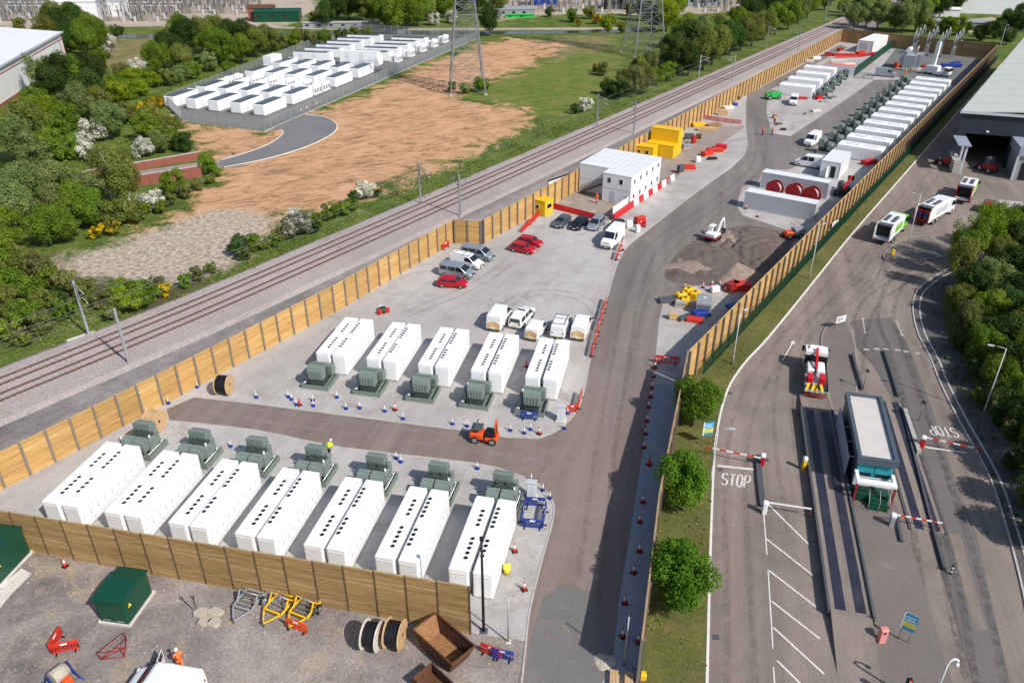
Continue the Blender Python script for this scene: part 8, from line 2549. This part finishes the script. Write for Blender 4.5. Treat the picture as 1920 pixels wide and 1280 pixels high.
# busbar supports: rows of sloped insulator frames
sw0 = at(1722, 100)
for k in range(4):
    for r_ in range(3):
        p = sw0 + ax * (r_ * 7.0 - 3) + across * (k * 4.0 - 1.5)
        t = thing('disconnector', f'grey busbar disconnector beside the grid transformer, {["near", "middle", "far"][r_]} row, {ORD[k]} from left', 'switchgear', (p.x, p.y, 0.05), math.atan2(ax.y, ax.x), 'busbar disconnectors')
        for s in (-1, 1):
            m = MB(); m.box(s * 2.2 - 0.15, s * 2.2 + 0.15, -0.15, 0.15, 0, 3.4); m.build('leg', 'galv', t)
            m = MB(); m.tube([(s * 2.2, 0, 3.4), (s * 2.2, 0, 6.2)], [0.2, 0.14], 8); m.build('insulator', 'galv_dark', t)
        m = MB(); m.box(-2.4, 2.4, -0.2, 0.2, 3.1, 3.35); m.build('beam', 'galv', t)
        m = MB(); m.tube([(-2.4, 0, 6.2), (-0.8, 0, 6.9), (1.0, 0, 6.9), (2.4, 0, 6.2)], 0.12, 8); m.build('busbar', 'galv', t)
        m = MB(); m.tube([(-2.2, 0, 6.3), (-1.2, 0, 7.7), (-0.2, 0, 6.9)], 0.1, 6); m.build('loop', 'galv', t)
# white crane boom lorry
cr = thing('mobile_crane', 'white mobile crane lorry with its thick white boom raised behind the far right row', 'crane', at(1752, 141) + Vector((0, 0, 0.05)), yaw(at(1740, 141), at(1778, 147)))
m = MB(); m.box(-3.6, 3.6, -1.2, 1.2, 0.7, 1.3); m.build('chassis', 'white_paint', cr)
cab_unit(cr, 2.6, 1.7, 2.4, 2.6, 'van_white')
m = MB(); m.cham(-2.6, 1.0, -1.1, 1.1, 1.3, 2.6, 0.1); m.build('superstructure', 'white_paint', cr)
m = MB(); m.bar((-1.0, 0, 2.0), (-0.9, 0.2, 9.2), 1.0, 0, 1.0); m.build('boom', 'white_paint', cr)
m = MB(); m.bar((-0.9, 0.2, 9.2), (-0.85, 0.25, 10.2), 0.5, 0, 0.5); m.build('boom_extension', 'galv', cr)
for x in (-3.2, 2.2):
    m = MB(); m.box(x - 0.15, x + 0.15, -2.3, 2.3, 0.5, 0.75); m.build('outrigger', 'galv_dark', cr)
add_wheels(cr, (-2.8, -1.6, 3.2), 1.0, 0.5, 0.35)
mesh_fence('dark mesh gate panels at the top of the far pad beside the van', [at(1600, 146), at(1637, 150)], 2.0, 2.5, 'dark_grey', 'fence', 'mesh_gate')

# ------------------------------------------------------------------ older compound: white containers with dark roofs
cz = 0.02
CF, CLc, CR_, CBL = at(497, 247), at(343, 227), at(897, 72), at(312, 196)
d1 = (CR_ - CF).normalized()
n1 = Vector((-d1.y, d1.x, 0))
CB = CR_ + n1 * 52
structure(sheet('compound_ground', [CF, CR_, CB, CBL, CLc], 0.02, 'compound_gravel'))
mb = MB()
ribbon(mb, [CLc, CF, CR_], 0.5, 0.0, 0.06, 0, 0.05)
structure(mb.build('compound_edging', 'kerb_white'))
def old_cont(kind):
    t = thing('storage_container', 'x', 'container')
    L_, W_, H_ = {0: (9.6, 3.1, 2.75), 1: (12.6, 3.0, 2.75), 2: (12.5, 3.0, 4.2)}[kind]
    m = MB(); m.cham(0, L_, 0, W_, 0.25, H_, 0.05); m.build('wall', 'cabinet_white', t)
    m = MB(); m.box(0.1, L_ - 0.1, 0.1, W_ - 0.1, 0, 0.25); m.build('base', 'mid_grey', t)
    if kind < 2:
        for k in range(int((L_ - 0.4) / 1.03)):
            m = MB(); x = 0.2 + k * 1.03; m.box(x, x + 1.0, 0.1, W_ - 0.25, H_ + 0.004, H_ + 0.09); m.build('roof_panel', 'solar', t)
    else:
        m = MB(); m.box(-0.05, L_ + 0.05, -0.05, W_ + 0.05, H_, H_ + 0.08); m.build('roof', 'cabinet_roof', t)
    for k in range(int(L_ / 1.6)):
        m = MB(); x = 0.25 + k * 1.55; m.box(x, x + 1.4, -0.03, 0.01, 0.4, H_ - 0.25); m.build('side_door', 'cabin_white' if k % 3 == 1 else 'cabinet_white', t)
    for k in range(2):
        m = MB(); y = 0.15 + k * W_ * 0.48; m.box(-0.03, 0.01, y, y + W_ * 0.42, 0.4, H_ - 0.25); m.build('end_door', 'cabinet_white', t)
    return Stamp(t)
oc = [old_cont(0), old_cont(1), old_cont(2)]
def inverter():
    t = thing('inverter_skid', 'x', 'inverter')
    for k in range(3):
        m = MB(); m.cham(k * 1.25, k * 1.25 + 1.15, 0, 1.2, 0.15, 2.3 + (0.4 if k == 1 else 0), 0.05); m.build('cabinet', 'cabinet_white', t)
        m = MB(); m.box(k * 1.25 + 0.15, k * 1.25 + 1.0, -0.03, 0.01, 0.5, 1.6); m.build('vent', 'mid_grey', t)
    m = MB(); m.box(-0.2, 4.0, -0.2, 3.2, 0, 0.15); m.build('skid', 'concrete', t)
    m = MB(); m.cham(0.6, 3.0, 1.5, 2.9, 0.15, 2.0, 0.08); m.build('transformer_tank', 'cabinet_white', t)
    m = MB()
    for k in range(8):
        m.box(0.7 + k * 0.28, 0.78 + k * 0.28, 2.9, 3.15, 0.3, 1.8)
    m.build('fins', 'pale_grey', t)
    return Stamp(t)
inv = inverter()
aC = math.atan2(d1.y, d1.x)
rows_ = []
E0 = at(497, 219)        # near right corner of the first container
for r_, (s0, kind) in enumerate([(0, 0), (12.2, 0), (33.5, 0), (46.5, 0)]):
    for c in range(5):
        p = E0 + d1 * s0 + n1 * (c * 6.6 - 0.2 * r_)
        oc[kind].put((p.x, p.y, cz), aC, f'white dark-roofed container, older compound, {["nearest", "second", "third", "fourth"][r_]} row, {ORD[c]} from the lane', 'older compound containers')
for c in range(6):
    for k in range(2):
        p = E0 + d1 * (23.6 + k * 4.6) + n1 * (c * 5.6 + 0.4)
        inv.put((p.x, p.y, cz), aC, f'white inverter skid, older compound, {["nearer", "farther"][k]} line, {ORD[c]} from the lane', 'older compound inverters')
p = E0 + d1 * 62 + n1 * 14.5
oc[2].put((p.x, p.y, cz), aC - math.pi / 2 + 0.12, 'tall plain white switch house in the middle of the older compound', 'older compound switch houses')
p = E0 + d1 * 47 + n1 * 29
oc[2].put((p.x, p.y, cz), aC, 'tall plain white house at the back fence of the older compound', 'older compound switch houses', (0.45, 1, 1))
for c in range(2):
    for r_ in range(6):
        p = E0 + d1 * (64 + r_ * 7.0) + n1 * (3 + c * 17.5 + 12)
        if c == 1 or r_ < 6:
            oc[1].put((p.x, p.y, cz), aC - math.pi / 2 + 0.12, f'white dark-roofed container, far end of older compound, {["near", "back"][c]} column, {ORD[r_]} along', 'older compound containers')
for r_ in range(5):
    p = E0 + d1 * (72 + r_ * 9.5) - n1 * 0.5
    inv.put((p.x, p.y, cz), aC, f'white inverter skid by the pylon side fence, older compound, {ORD[r_]} along', 'older compound inverters')
mesh_fence('grey palisade fence round the older battery compound', [CBL, CLc, CF, CR_, CB], 2.7, 2.75, 'galv', 'fence', 'palisade_fence', 0.2, 2, 0.035)
mesh_fence('grey palisade fence along the back of the older battery compound', [CBL, CB], 2.7, 2.75, 'galv', 'fence', 'palisade_fence', 0.25, 2, 0.035)
for i, (x, y, mt) in enumerate([(575, 211, 'white_paint'), (583, 208, 'red'), (594, 203, 'sign_yellow'), (564, 216, 'white_paint')]):
    m = MB(); m.box(-0.35, 0.35, -0.03, 0.0, 0, 0.6)
    o = m.build('fence_sign', mt, None, at(x, y) + Vector((0, 0, 1.0)) - n1 * 0.16, aC)
    tag(o, f'small {["white", "red", "yellow", "leftmost white"][i]} notice on the palisade fence above the turning head', 'sign', 'palisade notices')
# brick wall and track behind the thicket
w0, w1 = at(150, 335), at(378, 292)
def brick_wall(label, a, b, h, th=0.35):
    t = thing('brick_wall', label, 'wall', a, yaw(a, b))
    L_ = (b - a).length
    m = MB(); m.box(0, L_, -th / 2, th / 2, 0, h); m.build('brickwork', 'brick_red', t)
    m = MB(); m.box(-0.05, L_ + 0.05, -th / 2 - 0.06, th / 2 + 0.06, h, h + 0.14); m.build('coping', 'concrete', t)
    for k in range(int(L_ / 4)):
        m = MB(); m.box(k * 4, k * 4 + 0.5, -th / 2 - 0.12, -th / 2, 0, h - 0.02); m.build('pier', 'brick_red', t)
brick_wall('long low red brick wall behind the thicket, far side of the lane', at(150, 338), at(378, 298), 1.5)
brick_wall('red brick wall on the near side of the lane, partly behind the bushes', at(240, 352), at(380, 330), 2.0)
t = thing('blue_sign', 'blue sign board leaning among the thicket trees', 'sign', at(264, 400))
m = MB(); m.cyl((0, 0, 0), (0, 0, 2.2), 0.05, 6); m.build('post', 'galv', t)
m = MB(); m.box(-0.7, 0.7, -0.06, -0.02, 0.9, 2.3); m.build('board', 'blue', t)

# ------------------------------------------------------------------ pylons
def pylon(label, foot, base, h, rz):
    t = thing('lattice_pylon', label, 'pylon', (foot.x, foot.y, 0), rz)
    def half(z):
        return base / 2 * (1 - z / h) ** 1.0 * 0.75 + base / 2 * 0.25 * max(0.25, 1 - z / h * 0.9)
    lv = [0, 5, 9.5, 13.5, 17, 20, 22.5, 25, 27.2, 29.2, 31, 34, 37, 40, 43, 46]
    lv = [z for z in lv if z < h]
    cor = ((1, 1), (-1, 1), (-1, -1), (1, -1))
    for (sx, sy) in cor:
        m = MB()
        for i in range(len(lv) - 1):
            a, b = half(lv[i]), half(lv[i + 1])
            m.bar((sx * a, sy * a, lv[i]), (sx * b, sy * b, lv[i + 1]), 0.3 if lv[i] < 20 else 0.22)
        m.cbox((sx * base / 2, sy * base / 2, 0.15), (0.9, 0.9, 0.5), 1)
        m.build('leg', ['galv_dark', 'concrete'], t)
    for f in range(4):
        (ax_, ay_), (bx_, by_) = cor[f], cor[(f + 1) % 4]
        m = MB()
        for i in range(len(lv) - 1):
            a, b = half(lv[i]), half(lv[i + 1])
            m.bar((ax_ * a, ay_ * a, lv[i]), (bx_ * b, by_ * b, lv[i + 1]), 0.11)
            m.bar((bx_ * a, by_ * a, lv[i]), (ax_ * b, ay_ * b, lv[i + 1]), 0.11)
            m.bar((ax_ * b, ay_ * b, lv[i + 1]), (bx_ * b, by_ * b, lv[i + 1]), 0.13)
            if i < 5:
                q = (a + b) / 2
                m.bar((ax_ * q, ay_ * q, (lv[i] + lv[i + 1]) / 2), ((ax_ + bx_) / 2 * q, (ay_ + by_) / 2 * q, (lv[i] + lv[i + 1]) / 2), 0.08)
        m.build('bracing', 'galv_dark', t)
    for z in (33, 39, 45):
        if z < h:
            for s in (-1, 1):
                m = MB(); a = half(z)
                m.bar((s * a, a, z), (s * 9, 0, z), 0.16); m.bar((s * a, -a, z), (s * 9, 0, z), 0.16); m.bar((s * a, 0, z + 2.4), (s * 9, 0, z), 0.14)
                m.build('cross_arm', 'galv', t)
                m = MB(); m.tube([(s * 8.8, 0, z), (s * 8.8, 0, z - 3.2)], 0.13, 6); m.build('insulator', 'insulator', t)
pylon('lattice pylon standing in the bare field right of the older compound', at(876, 172), 9.4, 48, 0.12)
pylon('lattice pylon among the bushes by the railway trees', at(1205, 102), 11.0, 48, 0.3)

# ------------------------------------------------------------------ overhead line masts
def mast(label, base, other, h=7.5):
    p, q = at(*base), at(*other)
    t = thing('overhead_line_mast', label, 'mast', (p.x, p.y, 0.02), yaw(p, q))
    m = MB()
    for s in (-1, 1):
        m.box(-0.11, 0.11, s * 0.12 - 0.02, s * 0.12 + 0.02, 0.2, h)
    m.box(-0.02, 0.02, -0.12, 0.12, 0.2, h)
    m.build('column', 'galv', t)
    m = MB(); m.box(-0.35, 0.35, -0.35, 0.35, 0, 0.22); m.build('footing', 'concrete', t)
    m = MB(); m.tube([(0.1, 0, h - 0.5), (2.4, 0, h - 0.9)], 0.05, 6); m.tube([(0.1, 0, h - 2.0), (2.4, 0, h - 0.95)], 0.05, 6); m.tube([(1.2, 0, h - 1.5), (2.9, 0, h - 2.1)], 0.04, 6); m.build('cantilever', 'galv', t)
    for z in (h - 0.5, h - 2.0):
        m = MB(); m.tube([(0.12, 0, z), (0.55, 0, z - 0.06 if z > h - 1 else z + 0.2)], 0.09, 6); m.build('insulator', 'insulator', t)
    return t
pairs = [((167, 628), (243, 684)), ((789, 383), (863, 407)), ((1119, 238), (1188, 252)), ((1309, 154), (1373, 153)), ((1436, 92), (1495, 97)), ((1547, 38), (1590, 45))]
nmz = ['nearest', 'second', 'third', 'fourth', 'fifth', 'sixth']
for i, (a, b) in enumerate(pairs):
    mast(f'galvanised overhead line mast on the field side of the railway, {nmz[i]} pair', a, b)
    mast(f'galvanised overhead line mast on the fence side of the railway, {nmz[i]} pair', b, a)
structure(sheet('mast_slab', px((124, 638), (172, 622), (215, 618), (206, 632), (150, 652), (132, 648)), 0.1, 'concrete_pale', depth=0.1))
for nm, d, zc in (('field side', 0.72, 5.4), ('fence side', 4.14, 5.4)):
    t = thing('overhead_wires', f'catenary and contact wire over the {nm} track', 'overhead line', (0, 0, 0))
    path = off(RAIL0, d)[::3]
    m = MB(); m.tube([p + Vector((0, 0, zc)) for p in path], 0.018, 4, cap=False); m.build('contact_wire', 'galv_dark', t)
    m = MB(); m.tube([p + Vector((0, 0, zc + 1.2)) for p in path], 0.02, 4, cap=False); m.build('catenary_wire', 'galv_dark', t)

# ------------------------------------------------------------------ background: white warehouse, substations, canal, far buildings
b0, b1 = at(0, 205), at(128, 118)
bd = (b1 - b0).normalized()
bn = Vector((-bd.y, bd.x, 0))
bo = b0 - bd * 50
wl = thing('white_warehouse', 'white warehouse with red trim cut off by the left edge', 'building', (bo.x, bo.y, 0), yaw(b0, b1))
BL = (b1 - bo).length
m = MB(); m.box(0, BL, 0, 60, 0, 9.2); m.build('wall', 'roof_white', wl)
m = MB(); m.box(-0.3, BL + 0.3, -0.06, 0.0, 0, 1.0); m.build('plinth', 'brick_red', wl)
m = MB(); m.xprism([(-0.6, 9.2), (30, 12.5), (60.6, 9.2)], -0.5, BL + 0.5); m.build('roof', 'roof_white', wl)
m = MB(); m.box(-0.4, BL + 0.55, -0.75, -0.6, 8.9, 9.4); m.box(BL + 0.5, BL + 0.62, -0.6, 60, 8.9, 9.3); m.build('eaves_trim', 'pale_grey', wl)
m = MB(); m.box(-0.4, BL + 0.4, -0.1, 0.0, 7.2, 7.4); m.box(-0.4, BL + 0.4, -0.1, 0, 8.8, 8.95); m.build('red_stripe', 'dark_red', wl)
m = MB(); m.box(BL - 3.4, BL - 3.2, -0.1, 0, 1.0, 7.2); m.box(BL - 0.2, BL + 0.04, -0.1, 0, 1.0, 8.8); m.build('red_upright', 'dark_red', wl)
def gantry():
    t = thing('busbar_gantry', 'x', 'gantry')
    for s in (-1, 1):
        m = MB()
        for k in range(4):
            sx, sy = ((1, 1), (-1, 1), (-1, -1), (1, -1))[k]
            m.bar((s * 6 + sx * 0.6, sy * 0.6, 0), (s * 6 + sx * 0.25, sy * 0.25, 11), 0.2)
        for z in range(5):
            m.bar((s * 6 - 0.5, -0.5, z * 2.2), (s * 6 + 0.5, 0.5, z * 2.2 + 2.2), 0.13)
            m.bar((s * 6 + 0.5, -0.5, z * 2.2), (s * 6 - 0.5, 0.5, z * 2.2 + 2.2), 0.13)
        m.build('leg', 'substation_steel', t)
    m = MB(); m.bar((-6, 0.3, 10.8), (6, 0.3, 10.8), 0.22); m.bar((-6, -0.3, 10.8), (6, -0.3, 10.8), 0.22); m.bar((-6, 0, 10.1), (6, 0, 10.1), 0.2)
    m.build('beam', 'substation_steel', t)
    for k in range(3):
        m = MB(); x = -3.6 + k * 3.6; m.tube([(x, 0, 10.1), (x, 0, 8.0)], 0.16, 6); m.build('insulator_string', 'insulator', t)
    return Stamp(t)
def post_row():
    t = thing('switchgear_bay', 'x', 'switchgear')
    for k in range(3):
        x = -3.0 + k * 3.0
        m = MB(); m.bar((x, 0, 0), (x, 0, 2.6), 0.4); m.build('support', 'substation_steel', t)
        m = MB(); m.tube([(x, 0, 2.6), (x, 0, 5.6)], [0.32, 0.22], 8); m.build('insulator', 'galv_dark', t)
        m = MB(); m.tube([(x, 0, 5.6), (x, 0, 5.9), (x + 0.1, 0, 6.2)], [0.4, 0.4, 0.1], 8); m.build('cap', 'galv', t)
    m = MB(); m.tube([(-4.5, 0, 6.0), (4.5, 0, 6.0)], 0.12, 6); m.build('busbar', 'galv', t)
    m = MB(); m.cham(-4.3, -3.5, -1.6, -0.8, 0, 1.9, 0.06); m.build('control_box', 'pale_grey', t)
    return Stamp(t)
M('substation_steel', (0.27, 0.245, 0.22), 0.6, 0.1, 2, metal=0.1)
gan, bay = gantry(), post_row()
i = 0
for (xr, yr, sx_) in ((range(-20, 480, 21), (40, 33, 26, 19, 12, 5, -2), 30), (range(950, 1440, 24), (22, 15, 8, 1), 34)):
    for j, y in enumerate(yr):
        for k, x in enumerate(xr):
            side = 'left' if sx_ == 30 else 'middle'
            if sx_ == 30 and j < 2 and (80 < x < 210 or x > 330):
                continue
            if sx_ == 34 and j == 0 and 1200 < x < 1330:
                continue
            p = at(x + (j % 2) * 12, y)
            (bay if (k + j) % 3 else gan).put((p.x, p.y, 0), 0.05 + (0.2 if sx_ == 34 else 0), f'grey {"switchgear bay" if (k + j) % 3 else "busbar gantry"} in top {side} substation, {["front", "second", "third", "fourth", "fifth", "sixth", "back"][j]} row, {ORD[k]} from left', f'{side} substation equipment')
# canal and its bank
structure(sheet('canal', px((200, 66), (480, 63), (640, 58), (900, 60), (1200, 57), (1210, 61), (900, 65), (640, 64), (480, 69), (200, 72)), 0.03, M('canal_water', (0.03, 0.035, 0.03), 0.12, 0.2, 0.3, world=True)))
structure(sheet('towpath', px((-50, 51), (300, 46), (420, 47), (620, 54), (900, 53), (1200, 52), (1200, 56), (900, 57), (640, 57), (420, 51), (300, 50), (-50, 56)), 0.04, 'substation_stone'))
for i, (x, y, L_, W_, h, mt, rf, nm) in enumerate([(520, 42, 18, 8, 4, 'kiosk_green', 'kiosk_green', 'green shed by the canal bank'), (490, 40, 10, 8, 5, 'brick_red', 'rust', 'small brick building left of the green shed'), (640, 52, 30, 3, 1.8, 'mid_grey', 'concrete', 'long low grey canal-side structure'), (1020, 10, 12, 7, 7, 'blue', 'blue', 'blue tank house in the middle substation'), (1170, 18, 16, 9, 7, 'dark_grey', 'dark_grey', 'dark shed in the middle substation'), (1325, 12, 18, 10, 5, 'mid_grey', 'mid_grey', 'low grey building at the top beyond the trees'), (165, 32, 30, 10, 6, 'roof_white', 'roof_white', 'white shed behind the warehouse wood'), (1890, 28, 40, 20, 8, 'roof_white', 'roof_white', 'white industrial building at the top right corner'), (1765, 32, 14, 6, 3, 'roof_white', 'roof_white', 'low white roof beyond the far fence'), (1880, 60, 50, 6, 3, 'galv_dark', 'mid_grey', 'grey store shed behind the far lamp post'), (960, 30, 20, 8, 2.5, 'mid_grey', 'mid_grey', 'flat grey canal-side platform'), (975, 34, 12, 3, 1.2, 'green_bright', 'green_bright', 'green sheeted stack on the canal-side platform')]):
    p = at(x, y)
    t = thing('distant_building', nm, 'building', (p.x, p.y, 0), 0.08 if x < 1400 else -0.25)
    m = MB(); m.box(-L_ / 2, L_ / 2, 0, W_, 0, h); m.build('wall', mt, t)
    m = MB(); m.xprism([(-0.3, h), (W_ / 2, h + W_ * 0.12), (W_ + 0.3, h)], -L_ / 2 - 0.3, L_ / 2 + 0.3); m.build('roof', rf, t)
    for k in range(0 if mt == 'roof_white' else max(2, int(L_ / 5))):
        m = MB(); xx = -L_ / 2 + 1.0 + k * (L_ - 2) / max(2, int(L_ / 5)); m.box(xx, xx + 1.4, -0.05, 0.02, h * 0.35, h * 0.7); m.build('window', 'glass', t)
structure(sheet('far_yard', px((1780, 40), (1860, 33), (1900, 45), (1880, 60), (1820, 62)), 0.03, 'substation_stone'))
structure(sheet('far_track', px((1645, 0), (1690, -8), (1650, 28), (1648, 22)), 0.03, 'substation_stone'))
